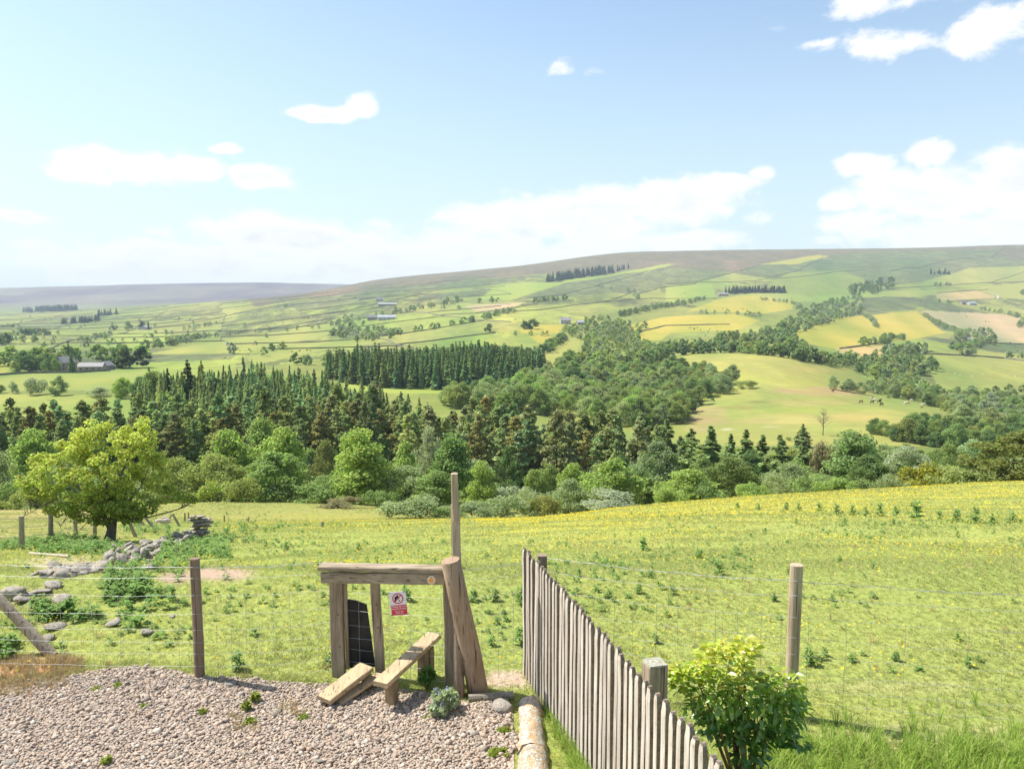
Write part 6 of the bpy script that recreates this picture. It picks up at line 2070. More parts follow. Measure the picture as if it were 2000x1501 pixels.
for (a, b, lab) in STK:
    g = hit(b[0], b[1], 10); tp = at_d(a[0], a[1], g.y)
    mb = MB(); mb.tube([g - Vector((0, 0, .1)), tp], [.075, .06], 7); tag(mb.build('wooden_stake', M['old_post'], loc=g), lab, 'stake', 'stakes near the hawthorn')
a = hit(59, 1084, 10) + Vector((0, 0, .06)); b = hit(135, 1090, 10) + Vector((0, 0, .06))
mb = MB(); mb.tube([a, b], .035, 7); tag(mb.build('fallen_rail', mat_plain('bleached_rail', (.42, .38, .32), .8, .2), loc=a), 'bleached rail lying on the ground left of the hawthorn', 'rail')

ROCKM = [np_mesh('stone', *ico(2, .75, .62, 200 + i, 1.2), [M['stone']]) for i in range(7)]
FLATM = [np_mesh('stone', *ico(2, .6, .36, 220 + i, 1.35), [M['stone']]) for i in range(5)]


def rock(name, parent, p, size, flat=False, tilt=.25, me=None):
    o = bpy.data.objects.new(name, me or RND.choice(FLATM if flat else ROCKM))
    link(o, parent)
    base = parent.location if parent is not None else Vector((0, 0, 0))
    o.location = p - base
    o.rotation_euler = (RND.uniform(-tilt, tilt), RND.uniform(-tilt, tilt), RND.uniform(0, 6.28))
    o.scale = (size * RND.uniform(.85, 1.2), size * RND.uniform(.8, 1.1), size * RND.uniform(.8, 1.15))
    return o


g0 = hit(392, 1050, 10)
root = empty('ruined_wall', g0, 'ruined dry stone wall ending in a stacked pillar behind the grass', 'wall')
for L_ in range(7):
    for j in range(3 if L_ < 6 else 2):
        rock('stone', root, g0 + Vector(((j - 1) * .19 + RND.uniform(-.05, .05), RND.uniform(-.12, .12), .06 + L_ * .125)), RND.uniform(.13, .20), True, .2)
for (c, r, s) in ((372, 1048, .40), (355, 1052, .45), (340, 1056, .42), (330, 1062, .38), (318, 1060, .46), (305, 1066, .5), (296, 1070, .42), (322, 1072, .3), (350, 1066, .3), (310, 1080, .34), (338, 1078, .28), (285, 1076, .4), (360, 1040, .32), (345, 1046, .34)):
    p = hit(c, r, 10); rock('stone', root, p + Vector((0, 0, .04)), s * .46, RND.random() < .4)
for _i in range(46):
    t_ = RND.random(); c = 300 + 95 * t_ + RND.uniform(-9, 9); r = 1074 - 32 * t_ + RND.uniform(-7, 7)
    p = hit(c, r, 10); rock('stone', root, p + Vector((0, 0, RND.uniform(.0, .22))), RND.uniform(.08, .19), RND.random() < .5, .7)
root = empty('tumbled_wall', hit(235, 1085, 10), 'tumbled heap of lichened wall stones under the hawthorn', 'wall')
for _i in range(70):
    t_ = RND.random(); c = 212 + 80 * t_ + RND.uniform(-16, 16); r = 1100 - 20 * t_ + RND.uniform(-13, 13)
    p = hit(c, r, 10); rock('stone', root, p + Vector((0, 0, RND.uniform(.0, .22))), RND.uniform(.06, .15), RND.random() < .4, .8)
for (c, r, s) in ((228, 1078, .36), (246, 1074, .42), (262, 1078, .38), (280, 1082, .5), (290, 1090, .42), (270, 1096, .34), (240, 1092, .36), (222, 1092, .4), (214, 1100, .36), (250, 1104, .3), (286, 1102, .32), (302, 1096, .3), (232, 1108, .26), (264, 1070, .3), (210, 1086, .28), (296, 1112, .24)):
    p = hit(c, r, 10); rock('stone', root, p + Vector((0, 0, .03)), s * .34, False, .6)
root = empty('rock_outcrop', hit(150, 1125, 9), 'low spread of flat grey rocks left of the tumbled wall', 'rocks')
for _i in range(40):
    t_ = RND.random(); c = 85 + 115 * t_ + RND.uniform(-8, 8); r = 1122 - 12 * t_ + RND.uniform(-8, 8)
    p = hit(c, r, 9); rock('stone', root, p + Vector((0, 0, RND.uniform(-.01, .06))), RND.uniform(.05, .15), RND.random() < .5, .6)
for (c, r, s, f) in ((168, 1108, .42, 0), (185, 1112, .3, 0), (150, 1112, .30, 1), (135, 1108, .36, 1), (118, 1112, .34, 1), (98, 1116, .34, 1), (84, 1120, .24, 1), (150, 1104, .26, 0), (64, 1122, .24, 1), (190, 1104, .24, 0), (128, 1120, .24, 1), (160, 1120, .22, 1), (270, 1114, .36, 1), (285, 1108, .34, 0), (225, 1122, .3, 1), (240, 1118, .26, 1)):
    p = hit(c, r, 9); rock('stone', root, p + Vector((0, 0, .0)), s * .34, f, .4)
for (c, r, s, lab) in ((30, 1164, .26, 'pale grey rock nearest the left edge of the pasture'), (42, 1172, .17, 'smaller rock leaning on the pale grey rock'), (66, 1160, .15, 'dark rock right of the pale grey pair'), (84, 1158, .16, 'dark pointed rock left of the weeds'),
                       (12, 1168, .14, 'rock cut by the left edge below the outcrop'), (120, 1172, .16, 'flat rock in the bare patch below the outcrop'), (104, 1145, .18, 'flat tan rock below the rock outcrop'), (222, 1218, .14, 'pinkish flat stone in the grass by the left fence'), (285, 1236, .12, 'small flat stone beyond the brown fence post'),
                       (108, 1226, .16, 'pinkish stone behind the diagonal strut'), (337, 1204, .06, 'tiny dark clod beyond the brown fence post'), (88, 1250, .12, 'small pale stone beside the diagonal strut')):
    p = hit(c, r, 7.6); o = rock('rock', None, p + Vector((0, 0, s * .15)), s * .62, s < .2, me=None); tag(o, lab, 'rock', 'loose rocks on the left of the pasture')

# ------------------------------------------------------------------ stock fences
HL = (1.067, .966, .80, .626, .48, .36, .25, .13, .02)
HR = (1.19, 1.06, .886, .71, .56, .41, .28, .16, .03)


def wire_run(root, pts, heights, sag=.0, seed=0, stay=.205, barb_first=True, zoff=None):
    rng = random.Random(seed)
    def at(s, h):
        # s in 0..1 over the polyline
        n = len(pts) - 1; i = min(int(s * n), n - 1); t = s * n - i
        a, b = pts[i], pts[i + 1]
        p = a.lerp(b, t)
        return Vector((p.x, p.y, p.z + h - sag * 4 * t * (1 - t)))
    n = len(pts) - 1
    L = sum((pts[i + 1] - pts[i]).length for i in range(n))
    steps = max(12, int(L / .12))
    for k, h in enumerate(heights):
        mb = MB()
        ph = rng.uniform(0, 6)
        P = [at(i / steps, h) + Vector((0, 0, .004 * math.sin(i * .9 + ph) + .003 * math.sin(i * 2.3 + ph))) for i in range(steps + 1)]
        mb.tube(P, .0018 if k < 2 else .0013, 4, cap=False)
        if k == 0 and barb_first:
            P2 = [p + Vector((0, .004 * math.sin(i * 2.1), .004 * math.cos(i * 2.1))) for i, p in enumerate(P)]
            mb.tube(P2, .0013, 4, cap=False)
            for i in range(0, steps, 1):
                p = P[i]; a = rng.uniform(0, 3.14)
                d = Vector((math.cos(a) * .4, math.cos(a) * .3, math.sin(a))).normalized() * .014
                mb.tube([p - d, p + d], .0018, 3)
        mb.build('barbed_wire' if (k == 0 and barb_first) else 'line_wire', M['wire'], root)
    ns = int(L / stay)
    for i in range(ns + 1):
        mb = MB(); s = (i + rng.uniform(-.12, .12)) / max(ns, 1); s = min(max(s, 0), 1)
        hs = heights[2:]
        P = [at(min(max(s + rng.uniform(-.0015, .0015), 0), 1), h) for h in hs]
        mb.tube(P, .0015, 4, cap=False)
        for q in P: mb.tube([q - Vector((.005, 0, 0)), q + Vector((.005, 0, 0))], .0030, 4)
        mb.build('stay_wire', M['wire'], root)


def gpt(col, D, z=0.0):
    return Vector(((col - 1000) / F * (D * cp - (z - H) * sp), D, z))


PL = gpt(390, 7.11)
root = empty('stock_fence', gpt(390, 7.11), 'wire stock fence on brown posts between the gravel and the pasture, left of the stile', 'fence')
mb = MB(); mb.tube([PL + Vector((0, 0, -.3)), PL + Vector((0, 0, .5)), PL + Vector((-.005, 0, 1.135))], [.048, .046, .045], 14, wob=.02, rng=RND)
smooth_by_angle(mb.build('post', M['post_brown'], root))
pA = gpt(-170, 7.22); pB = gpt(648, 7.22)
wire_run(root, [pA, PL + Vector((0, -.05, 0)), pB], HL, .02, 1)
# diagonal strut at the left edge
a = at_h(103, 1281, -.02); b = at_d(-60, 1108, 7.75)
mb = MB(); mb.tube([a, a.lerp(b, .5), b], [.055, .05, .05], 12, wob=.04, rng=RND); smooth_by_angle(mb.build('strut', M['post_tan'] if False else M['wood_z'], root))
pp2 = at_h(-160, 1300, 0); mb = MB(); mb.tube([pp2 - Vector((0, 0, .2)), pp2 + Vector((0, 0, 1.25))], .075, 12); mb.build('post', M['post_brown'], root)
# through the stile to the picket fence
root = empty('stile_wire', gpt(700, 7.15), 'stretch of stock wire passing behind the stile to the picket fence', 'fence')
wire_run(root, [gpt(655, 7.2), gpt(888, 6.98), gpt(1036, 7.2)], HL, .01, 5)

PRr = gpt(1543, 6.40)
root = empty('pasture_fence', PRr, 'wire stock fence with a round tan post right of the picket fence', 'fence')
mb = MB(); mb.tube([PRr + Vector((0, 0, -.3)), PRr + Vector((.003, 0, .5)), PRr + Vector((.01, 0, 1.31))], [.052, .053, .053], 16, wob=.015, rng=RND)
smooth_by_angle(mb.build('post', M['post_grey'], root))
pr2 = gpt(2330, 6.02, -.03); mb = MB(); mb.tube([pr2 + Vector((0, 0, -.3)), pr2 + Vector((0, 0, 1.3))], .052, 14); mb.build('post', M['wood_z'], root)
wire_run(root, [gpt(1048, 7.0), PRr + Vector((0, -.055, 0)), pr2 + Vector((0, -.05, 0))], HR, .03, 9)

# ------------------------------------------------------------------ stile
S0 = gpt(760, 7.0)
st = empty('stile', S0, 'wooden step stile with a plank rail, step boards and a black dog flap', 'stile')
rs = random.Random(3)
def col_pt(c, D, z): return gpt(c, D, z)


mb = MB(); mb.beam(at_d(626, 1106, 7.12), at_d(868, 1111, 6.93), .135, .045, bev=.008, segs=8, jit=.003, rng=rs); mb.build('top_rail', M['wood_x'], st)
mb = MB(); mb.beam(at_d(628, 1127, 7.07), at_d(868, 1130, 6.885), .038, .098, bev=.006, segs=8, jit=.002, rng=rs); mb.build('front_rail', M['wood_x'], st)
mb = MB(); mb.beam(at_d(656, 1128, 7.15), at_d(662, 1318, 7.15), .12, .075, up=(0, 1, 0), bev=.006, segs=5, jit=.002, rng=rs); mb.build('upright', M['wood_z'], st)
mb = MB(); mb.beam(at_d(674, 1138, 7.17), at_d(680, 1304, 7.17), .028, .05, up=(0, 1, 0), segs=4); mb.build('upright', M['wood_z'], st)
mb = MB(); mb.beam(at_d(732, 1130, 7.13), at_d(743, 1312, 7.13), .085, .06, up=(0, 1, 0), bev=.006, segs=5, jit=.002, rng=rs); mb.build('upright', M['wood_z'], st)
mb = MB(); mb.beam(at_d(875, 1130, 6.98), at_d(879, 1348, 6.98), .082, .08, up=(0, 1, 0), bev=.006, segs=5, jit=.002, rng=rs); mb.build('upright', M['wood_z'], st)
# flap
c4 = [at_d(673, 1169, 7.19), at_d(682, 1304, 7.19), at_d(733, 1301, 7.19), at_d(716, 1180, 7.19), at_d(694, 1172, 7.19)]
mb = MB(); k = len(c4); v = [p + Vector((0, .014, 0)) for p in c4] + list(c4)
mb.add(v, [tuple(range(k)), tuple(range(2 * k - 1, k - 1, -1))] + [(i, k + i, k + (i + 1) % k, (i + 1) % k) for i in range(k)])
mb.build('dog_flap', M['rubber'], st)
# high step
def plank(name, a, b, w, th, mat):
    mb = MB(); mb.beam(a, b, w, th, bev=.006, segs=6, jit=.0015, rng=rs); return mb.build(name, mat, st)


plank('step_board', Vector((-1.115, 6.47, .245)), Vector((-.735, 7.28, .335)), .15, .045, M['tread'])
for (c, x, y, z1) in ((0, -1.04, 6.60, .225), (0, -.82, 7.07, .285), (0, -.775, 7.13, .285)):
    mb = MB(); mb.beam((x, y, -.1), (x, y, z1), .10 if y < 6.8 else .085, .07, up=(.42, .9, 0), bev=.005, segs=3, jit=.001, rng=rs); mb.build('step_leg', M['tread_z'], st)
# low step: tilted board and the one lying under it
plank('step_board', at_h(632, 1366, .075), at_h(716, 1301, .185), .175, .045, M['tread'])
plank('under_board', at_h(660, 1372, .02), at_h(742, 1316, .11), .10, .03, M['tread'])
mb = MB(); q = at_h(742, 1330, .04); mb.beam((q.x, q.y, -.05), (q.x, q.y, .12), .10, .08, up=(.4, .9, 0)); mb.build('step_leg', M['tread_z'], st)
q = at_h(700, 1322, .04); mb = MB(); mb.beam((q.x, q.y + .1, -.05), (q.x, q.y + .1, .12), .10, .08, up=(.4, .9, 0)); mb.build('step_leg', M['tread_z'], st)

# posts standing with the stile
a = gpt(936, 6.82, -.05); b = at_d(880, 1093, 6.72)
mb = MB(); mb.tube([a, a.lerp(b, .35) + Vector((.01, 0, 0)), a.lerp(b, .7), b - (b - a).normalized() * .012, b], [.094, .090, .086, .086, .078], 20, wob=.012, rng=rs)
o = mb.build('leaning_post', M['post_tan'], loc=a); smooth_by_angle(o, 35)
tag(o, 'thick round tan post leaning left against the stile', 'post')
a = gpt(897, 6.72, -.05); b = at_d(893, 1150, 6.86)
mb = MB(); mb.tube([a, b], [.050, .046], 12, wob=.02, rng=rs); o = mb.build('round_post', M['post_brown'], loc=a); smooth_by_angle(o)
tag(o, 'dark round post half hidden behind the thick leaning one', 'post')
a = gpt(899, 6.95, -.05); m1 = at_d(889, 985, 6.95); b = at_d(887, 924, 6.95)
pr = empty('tall_pole', a, 'tall thin grey pole rising above the stile, pieced from two lengths', 'pole')
mb = MB(); mb.beam(a, m1, .080, .06, up=(0, 1, 0), bev=.012, segs=5, jit=.002, rng=rs); mb.build('lower_length', M['wood_z'], pr)
mb = MB(); mb.beam(m1 + Vector((.004, -.004, -.14)), b, .058, .075, up=(0, 1, 0), bev=.012, segs=5, jit=.002, rng=rs); mb.build('upper_length', M['wood_z'], pr)

# waymark
wc = at_d(842.5, 1132.5, 6.865)
wm = empty('waymark_disc', wc, 'small round cream and orange waymark disc nailed to the stile rail', 'waymark')
def disc(mb, c, r, d, n=28):
    V = []
    for y in (c[1] - d, c[1]):
        for i in range(n): V.append((c[0] + r * math.cos(6.28318 * i / n), y, c[2] + r * math.sin(6.28318 * i / n)))
    mb.add(V, [tuple(range(n)), tuple(range(2 * n - 1, n - 1, -1))] + [(i, n + i, n + (i + 1) % n, (i + 1) % n) for i in range(n)])


mb = MB(); disc(mb, wc, .038, .004); mb.build('disc', M['cream'], wm)
mb = MB()
V = []
for k in range(12):
    r = .024 if k % 2 == 0 else .018; V.append((wc.x - .002 + r * math.cos(k * .5236 + .2), r * math.sin(k * .5236 + .2) + wc.z))
for y in (wc.y - .006, wc.y - .0041): mb.V += [(x, y, z) for x, z in V]
mb.n = 24; mb.F += [tuple(range(12)), tuple(range(23, 11, -1))] + [(i, 12 + i, 12 + (i + 1) % 12, (i + 1) % 12) for i in range(12)]
mb.build('arrow_mark', M['orange'], wm)
mb = MB(); disc(mb, wc + Vector((-.003, -.004, .031)), .004, .002, 10); mb.build('nail', M['black'], wm)

# warning sign on the wire
sc_ = at_d(778, 1178, 6.90)
sg = empty('warning_sign', sc_, 'small red and white sign with a struck out animal head hung on the stile wire', 'sign')
SW, SH = .150, .222
Rm = Matrix.Rotation(math.radians(-4.5), 4, 'Y') @ Matrix.Rotation(math.radians(3), 4, 'X')
sg_parts = []


def sign_piece(name, poly, y0, y1, mat):
    """poly in sign plane (x right, z up, origin at centre), between depths y0 (front) and y1"""
    n = len(poly); mb = MB()
    V = [Rm @ Vector((x, y0, z)) for x, z in poly] + [Rm @ Vector((x, y1, z)) for x, z in poly]
    mb.add([v + sc_ for v in V], [tuple(range(n)), tuple(range(2 * n - 1, n - 1, -1))] + [(i, n + i, n + (i + 1) % n, (i + 1) % n) for i in range(n)])
    return mb.build(name, mat, sg)


def rect(x0, x1, z0, z1): return [(x0, z0), (x1, z0), (x1, z1), (x0, z1)]


sign_piece('board', rect(-SW/2, SW/2, -SH/2, SH/2), 0, .003, M['white'])
sign_piece('red_panel', rect(-SW/2 + .008, SW/2 - .004, -SH/2 + .004, -.014), -.0012, -.0001, M['red'])
cz = .048; R0, R1 = .050, .040
mb = MB(); n = 36
V = [];
for (r, y) in ((R0, -.0012), (R1, -.0012), (R0, -.0001), (R1, -.0001)):
    for i in range(n): V.append(Rm @ Vector((r * math.cos(6.28318 * i / n), y, cz + r * math.sin(6.28318 * i / n))) + sc_)
F4 = []
for i in range(n):
    j = (i + 1) % n
    F4 += [(i, j, n + j, n + i), (i, 2 * n + i, 2 * n + j, j), (n + i, n + j, 3 * n + j, 3 * n + i)]
mb.add(V, F4); mb.build('prohibition_ring', M['red'], sg)
# animal head, facing right, ears up
head = [(-.034, -.022), (-.028, -.008), (-.031, .004), (-.024, .018), (-.012, .024), (-.004, .030), (-.002, .036), (.003, .029), (.007, .022), (.006, .012), (.012, .003), (.010, -.005), (.002, -.003), (-.008, .001), (-.014, -.010), (-.020, -.024)]
sign_piece('animal_head', [(x, cz + z) for x, z in head], -.0012, -.0001, M['black'])
sign_piece('food_lump', [(x + .012, cz - .020 + z) for x, z in ((-.006, -.004), (0, -.007), (.006, -.003), (.006, .004), (0, .007), (-.005, .003))], -.0012, -.0001, M['black'])
c_, s_ = math.cos(.80), math.sin(.80)
bar = [(-.043, -.0042), (.043, -.0042), (.043, .0042), (-.043, .0042)]
sign_piece('slash', [(x * c_ - z * s_, cz + x * s_ + z * c_) for x, z in bar], -.0022, -.0013, M['red'])


def lettering(txt, size, x, z):
    cu = bpy.data.curves.new('lettering', 'FONT'); cu.body = txt; cu.size = size; cu.align_x = 'CENTER'; cu.align_y = 'CENTER'; cu.extrude = .0003; cu.offset = .0003
    cu.materials.append(M['white'])
    o = bpy.data.objects.new('lettering', cu)
    link(o); bpy.context.view_layer.update()
    me = bpy.data.meshes.new_from_object(o.evaluated_get(bpy.context.evaluated_depsgraph_get())); bpy.data.objects.remove(o, do_unlink=True)
    me.name = 'lettering'; o = link(bpy.data.objects.new('lettering', me), sg)
    o.matrix_local = Rm @ Matrix.Translation((x, -.0018, z)) @ Matrix.Rotation(math.radians(90), 4, 'X')


lettering('Please do not', .0225, 0.002, -.027)
lettering('feed the horses', .0205, 0.002, -.048)
lettering('They are on a', .0145, 0.002, -.072)
lettering('special diet', .0145, 0.002, -.088)
for (x, z) in ((-SW/2 + .004, SH/2 - .004), (SW/2 - .012, SH/2 - .004), (-SW/2 + .006, -SH/2 + .006), (SW/2 + .006, -SH/2 + .010)):
    mb = MB(); p = Rm @ Vector((x, -.003, z)) + sc_; mb.tube([p + Vector((-.007, 0, 0)), p + Vector((.007, 0, .001))], .0032, 6); mb.build('cable_tie', M['black'], sg)

# ------------------------------------------------------------------ picket fence
pf_ = empty('picket_fence', (.142, 7.19, 0), 'silvered wooden picket fence running towards the viewer at the right of the yard', 'fence')
A = Vector((.142, 7.19, 0)); Bv = Vector((1.05, 3.66, 0)); dirv = (Bv - A).normalized(); nrm = Vector((-dirv.y, dirv.x, 0))   # pointing right of the fence
if nrm.x < 0: nrm = -nrm
rp = random.Random(12)
Lf = (Bv - A).length + .95
npk = int(Lf / .090)
pk_meshes = []
for vi in range(6):
    mb = MB(); w, th, h = .052 + rp.uniform(-.003, .003), .030, 1.20
    V = []; Fq = []
    levels = [-.05, .3, .62, .95, h - .085, h - .04, h - .012, h]
    for z in levels:
        k = 1.0 if z < h - .08 else (.86 if z < h - .03 else (.62 if z < h - .001 else .30))
        jx = rp.uniform(-.0025, .0025); jy = rp.uniform(-.002, .002)
        a_, b_ = w / 2 * k, th / 2 * (1 if z < h - .03 else .75)
        V += [(-a_ + jx, -b_ + jy, z), (-a_ * .6 + jx, -b_ * 1.18 + jy, z), (a_ * .6 + jx, -b_ * 1.18 + jy, z), (a_ + jx, -b_ + jy, z), (a_ + jx, b_ + jy, z), (-a_ + jx, b_ + jy, z)]
    n6 = 6
    for i in range(len(levels) - 1):
        for j in range(n6): Fq.append((i * n6 + j, i * n6 + (j + 1) % n6, (i + 1) * n6 + (j + 1) % n6, (i + 1) * n6 + j))
    Fq.append(tuple(range(n6 - 1, -1, -1))); Fq.append(tuple(range((len(levels) - 1) * n6, len(levels) * n6)))
    mb.add(V, Fq); me_ = mb.mesh('picket', [M['picket'], M['picket_shade_side']])
    me_.polygons.foreach_set('material_index', [0 if (k_ % 6 in (0, 1, 2) and k_ // 6 < 6) else 1 for k_ in range(len(Fq))]); pk_meshes.append(me_)  # sunward faces keep the pale wood, the others get the painted shade
ang = math.atan2(dirv.y, dirv.x)
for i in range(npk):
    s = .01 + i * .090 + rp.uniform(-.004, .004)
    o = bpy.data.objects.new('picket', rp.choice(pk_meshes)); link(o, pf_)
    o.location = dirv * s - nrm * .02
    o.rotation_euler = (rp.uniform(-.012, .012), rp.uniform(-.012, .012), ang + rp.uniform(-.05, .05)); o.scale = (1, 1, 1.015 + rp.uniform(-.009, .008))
for z in (.32, .92):
    mb = MB(); mb.beam(A + dirv * -.03 + nrm * .022 + Vector((0, 0, z)), A + dirv * Lf + nrm * .022 + Vector((0, 0, z)), .035, .075, bev=.004, segs=3); mb.build('rail', M['wood_y'], pf_)
p = at_d(1057, 1300, 6.95); mb = MB(); q = gpt(1058, 6.93); mb.beam((q.x, q.y, -.1), (q.x, q.y, 1.225), .085, .085, up=(0, 1, 0), bev=.004, segs=3); mb.build('post', M['post_brown'], pf_)
q = gpt(1248, 4.93); q = A + dirv * ((7.19 - 4.72) / abs(dirv.y)) + nrm * .11
mb = MB(); mb.beam((q.x, q.y, -.1), (q.x, q.y, 1.225), .125, .125, side=(dirv.x, dirv.y, 0), up=(0, 1, 0), bev=.006, segs=3); po = mb.build('post', M['wood_z'], pf_)
mb = MB(); mb.box((q.x, q.y, 1.232), (.118, .118, .012), ang); c = mb.build('moss_cap', mat_stone('pale_moss_cap', (.30, .28, .20), (.45, .43, .35), (.62, .6, .53), .6, 34), po); c.location = (0, 0, 0)
c.data.transform(Matrix.Translation(-pf_.location))

# kerb of lichened logs
def kerb(name, a, b, r0, r1, lab, seed):
    rng = random.Random(seed); n = 12; pts = [a.lerp(b, i / n) + Vector((rng.uniform(-.008, .008), 0, rng.uniform(-.006, .006))) for i in range(n + 1)]
    mb = MB(); mb.tube(pts, [(r0 + (r1 - r0) * i / n) * rng.uniform(.93, 1.07) for i in range(n + 1)], 18, wob=.075, rng=rng)
    o = mb.build(name, M['lichen_log'], loc=a); smooth_by_angle(o, 50); return tag(o, lab, 'kerb', 'lichened kerb logs')


k0 = at_h(1036, 1352, .115); k1 = at_h(1048, 1440, .10)
kerb('kerb_log', Vector((k0.x, k0.y, -.005)), Vector((.155, 5.80, -.005)), .108, .112, 'lichen crusted kerb log at the far end by the leaning post', 1)
kerb('kerb_log', Vector((.16, 5.78, -.005)), Vector((.215, 4.2, -.005)), .114, .118, 'orange lichened kerb log at the bottom of the photo', 2)
a = gpt(915, 6.66, .03); b = gpt(1003, 6.68, .05); mb = MB(); mb.tube([a, b], .034, 9, wob=.06, rng=rs)
tag(mb.build('small_log', M['old_post'], loc=a), 'thin grey log lying at the foot of the leaning post', 'log')
o = rock('rock', None, gpt(984, 6.50, .03), .095, False); tag(o, 'rounded stone between the small log and the kerb', 'rock')
for (c, r, s, lab) in ((450, 1334, .05, 'dark flat stone at the gravel edge left of the steps'), (20, 1488, .05, 'grey stone in the bottom left of the gravel'), (625, 1485, .045, 'pale stone at the bottom of the gravel'), (540, 1392, .045, 'pale flat stone in the gravel below the step')):
    o = rock('rock', None, at_h(c, r, .02), s, True); tag(o, lab, 'rock', 'larger stones in the gravel')

# ------------------------------------------------------------------ broad leaved shrub behind the pickets
def leaf_shape(L, w, fold=.18, droop=.25):
    """six point leaf with a folded midrib, along +x"""
    P = [(0, 0, 0), (.35 * L, -w / 2, fold * w), (.35 * L, w / 2, fold * w), (.42 * L, 0, 0), (.78 * L, -w * .3, fold * w * .6 - droop * L * .3), (.78 * L, w * .3, fold * w * .6 - droop * L * .3), (.8 * L, 0, -droop * L * .32), (L, 0, -droop * L * .6)]
    Fc = [(0, 1, 3), (0, 3, 2), (1, 4, 6, 3), (3, 6, 5, 2), (4, 7, 6), (6, 7, 5)]
    return np.array(P), Fc


M['shrub_leaf'] = mat_leaf('glossy_shrub_leaf', attr='Col', trans=.40, vary=.12, gloss=.06)


def shrub():
    g = gpt(1455, 5.05)
    root = empty('garden_shrub', g, 'leafy shrub with yellow green tips growing behind the picket fence', 'shrub')
    rng = random.Random(17); rngn = np.random.default_rng(17)
    DD = 5.05
    def W(c, r, dy=0.0): return at_d(c, r, DD + dy)
    tips = []
    lob = [(1415, 1296, 62, 44), (1355, 1322, 52, 32), (1452, 1268, 26, 26), (1325, 1312, 24, 20), (1400, 1268, 26, 20), (1395, 1375, 60, 45), (1450, 1350, 48, 42), (1525, 1338, 42, 34), (1535, 1385, 40, 45), (1480, 1400, 55, 40), (1440, 1430, 45, 35), (1525, 1430, 30, 28), (1335, 1325, 34, 28), (1490, 1445, 40, 20), (1550, 1360, 24, 34), (1400, 1420, 30, 28), (1560, 1455, 26, 12), (1460, 1480, 40, 14)]
    wood = MB()
    stems = []
    for i in range(9):
        top = [(1420, 1290), (1360, 1325), (1452, 1270), (1520, 1330), (1545, 1370), (1400, 1370), (1480, 1380), (1330, 1330), (1440, 1330)][i]
        b0 = g + Vector((rng.uniform(-.05, .05), rng.uniform(-.05, .05), -.03)); dy = rng.uniform(-.15, .2)
        mid = W(1455 + (top[0] - 1455) * .45 + rng.uniform(-8, 8), 1470 + (top[1] - 1470) * .35, dy * .5)
        e = W(top[0], top[1], dy); wood.tube([b0, mid, mid.lerp(e, .5) + Vector((rng.uniform(-.02, .02), 0, 0)), e], [.014, .010, .007, .003], 6)
        stems.append((mid, e))
    wood.build('stems', mat_bark('shrub_stem', (.14, .085, .05), (.27, .17, .10), 9), root, True)
    N = 2300
    wts = np.array([l[2] * l[3] for l in lob], float); wts /= wts.sum()
    pick = rngn.choice(len(lob), N, p=wts)
    base = []
    for k in pick:
        c, r, rx, ry = lob[k]
        d = unit(rngn.normal(size=3)); q = rngn.uniform(.45, 1.0)
        p = W(c + d[0] * rx * q, r - d[2] * ry * q, d[1] * rx / F * DD * q * 1.0)
        out_ = Vector((d[0], d[1], d[2] * .6)); base.append((p, out_))
    base.sort(key=lambda t: t[0].y + rng.uniform(-.08, .08))   # nearest first
    VV = []; TT = []; QQ = []; CC_ = []; nV = 0
    for i, (p, od) in enumerate(base):
        L = rng.uniform(.042, .078); w = L * rng.uniform(.42, .56)
        P, Fc = leaf_shape(L, w, .2, rng.uniform(.1, .6))
        az = math.atan2(od.y, od.x) + rng.gauss(0, .7); pitch = -rng.uniform(-.2, .9) * (1 if p.z < .9 else .2) + (.35 if p.z > .95 else 0)
        Mx = Matrix.Rotation(az, 4, 'Z') @ Matrix.Rotation(-pitch, 4, 'Y') @ Matrix.Rotation(rng.gauss(0, .6), 4, 'X')
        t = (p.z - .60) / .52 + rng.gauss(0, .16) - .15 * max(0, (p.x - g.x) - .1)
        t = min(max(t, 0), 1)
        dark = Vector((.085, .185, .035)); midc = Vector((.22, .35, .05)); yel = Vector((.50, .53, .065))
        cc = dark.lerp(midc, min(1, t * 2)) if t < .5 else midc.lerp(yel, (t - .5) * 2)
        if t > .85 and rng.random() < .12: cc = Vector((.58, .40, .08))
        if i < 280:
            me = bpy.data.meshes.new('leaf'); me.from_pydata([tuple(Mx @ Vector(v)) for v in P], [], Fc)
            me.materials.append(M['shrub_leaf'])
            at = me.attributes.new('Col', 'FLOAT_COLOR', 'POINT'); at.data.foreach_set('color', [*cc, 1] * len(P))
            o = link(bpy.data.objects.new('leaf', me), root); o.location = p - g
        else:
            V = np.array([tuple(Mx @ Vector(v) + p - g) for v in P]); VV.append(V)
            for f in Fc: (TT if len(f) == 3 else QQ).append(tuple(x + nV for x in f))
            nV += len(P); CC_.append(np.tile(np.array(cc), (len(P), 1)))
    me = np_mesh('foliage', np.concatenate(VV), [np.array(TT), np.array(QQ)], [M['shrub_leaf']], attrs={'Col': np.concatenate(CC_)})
    o = link(bpy.data.objects.new('foliage', me), root); o['kind'] = 'stuff'


shrub()

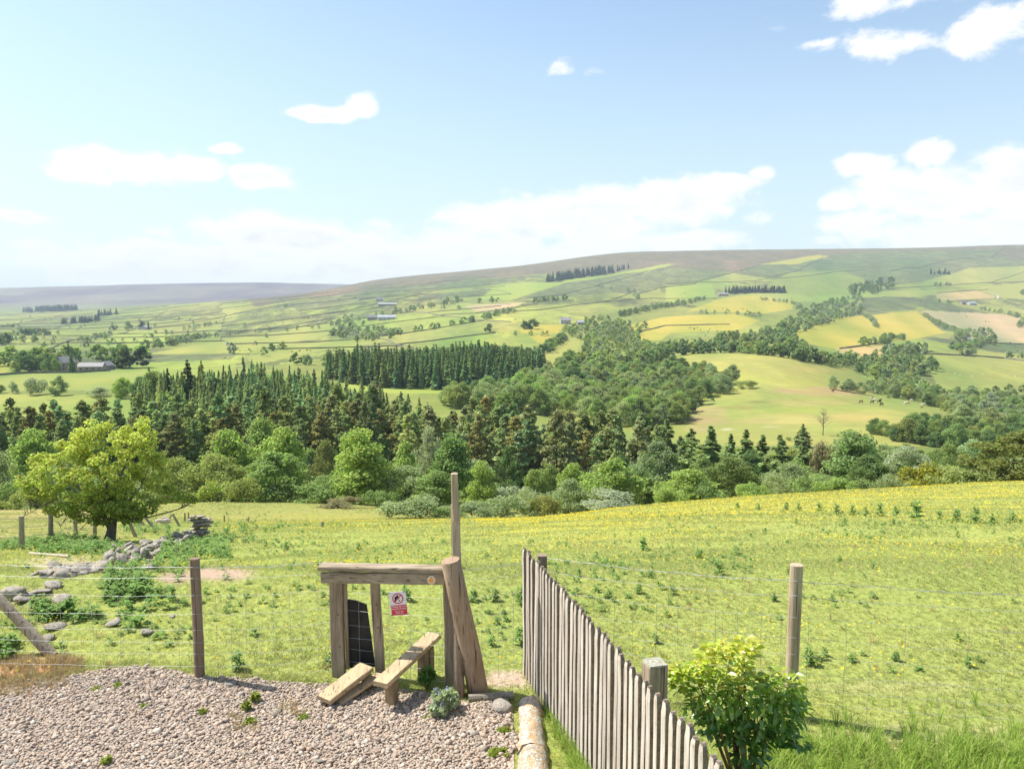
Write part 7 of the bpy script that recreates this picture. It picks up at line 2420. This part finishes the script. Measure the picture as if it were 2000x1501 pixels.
# blue grey flowering weed in the gravel by the stile, small weeds in the gravel
def herb(name, c, r, w, h, n, col1, col2, lab, cat, flowers=None):
    g = at_h(c, r, 0); root = empty(name, g, lab, cat)
    rg2 = np.random.default_rng(int(c))
    blobs = []
    for i in range(16):
        a = rg2.uniform(0, 6.283); q = rg2.uniform(0, 1) ** .5
        blobs.append([math.cos(a) * q * w * .4, math.sin(a) * q * w * .4, h * (.35 + .35 * rg2.random()) * (1.1 - .5 * q), w * .13, w * .13, h * .2])
    v, f = blob_leaves(rg2, blobs, n, .020, shell=.2, outward=.3, up=.3, aspect=2.6)
    t = np.repeat(rg2.random(n), 4)[:, None]
    me = np_mesh('foliage', v, f, [M['grass']], attrs={'Col': np.array(col1) * (1 - t) + np.array(col2) * t})
    o = link(bpy.data.objects.new('foliage', me), root)
    sm = MB(); rr = random.Random(3)
    for b in blobs:
        sm.tube([Vector((b[0] * .15, b[1] * .15, -.01)) + g, Vector((b[0], b[1], b[2] * 1.15)) + g], [.003, .0015], 4)
    sm.build('stems', M['grass'] if False else M['tread_z'], root)
    if flowers:
        v, f = blob_leaves(rg2, [[b[0], b[1], b[2] + h * .2, w * .07, w * .07, h * .1] for b in blobs[:9]], 90, .014, shell=.1, outward=.3, up=.6)
        me = np_mesh('flowers', v, f, [mat_leaf('small_blue_flowers', flowers, False, .3)])
        link(bpy.data.objects.new('flowers', me), root)


herb('flowering_weed', 864, 1390, .34, .26, 1300, (.30, .38, .22), (.44, .49, .37), 'grey green forget me not clump with blue flowers in the gravel by the stile', 'weed', (.30, .32, .55))
herb('green_weed', 835, 1345, .16, .30, 420, (.10, .20, .05), (.16, .28, .08), 'dark green weed growing against the leg of the high step', 'weed')
for (c, r, w, h, lab) in ((232, 1342, .09, .05, 'small green weed at the upper edge of the gravel'), (190, 1347, .10, .03, 'flat weed left of the small green one'), (500, 1372, .09, .14, 'upright green weed in the gravel below the fence'),
                          (483, 1388, .09, .12, 'dark weed beside the upright one'), (488, 1412, .12, .06, 'yellowing weed below the dark one'), (280, 1383, .08, .04, 'yellow green tuft in the middle of the gravel'), (396, 1394, .07, .05, 'little weed right of the yellow green tuft'),
                          (208, 1492, .07, .09, 'single weed at the bottom of the gravel'), (832, 1405, .10, .02, 'low moss like weed under the flowering clump'), (985, 1430, .12, .05, 'low weeds against the kerb log'), (975, 1475, .2, .05, 'spread of low weeds at the foot of the kerb'), (590, 1405, .12, .04, 'thin yellow weeds in the gravel under the low step')):
    herb('gravel_weed', c, r, w, h, 160 if w < .15 else 300, (.20, .28, .06), (.36, .37, .10), lab, 'weed')

# nail heads on the stile timbers
for (c, r, D) in ((650, 1122, 7.05), (662, 1134, 7.05), (730, 1125, 7.045), (738, 1134, 7.045), (872, 1138, 6.86), (866, 1122, 6.86), (735, 1180, 7.09), (738, 1225, 7.09), (660, 1200, 7.10), (664, 1262, 7.10)):
    p = at_d(c, r, D); mb = MB(); disc(mb, p, .006, .006, 8); mb.build('nail', M['black'], st)
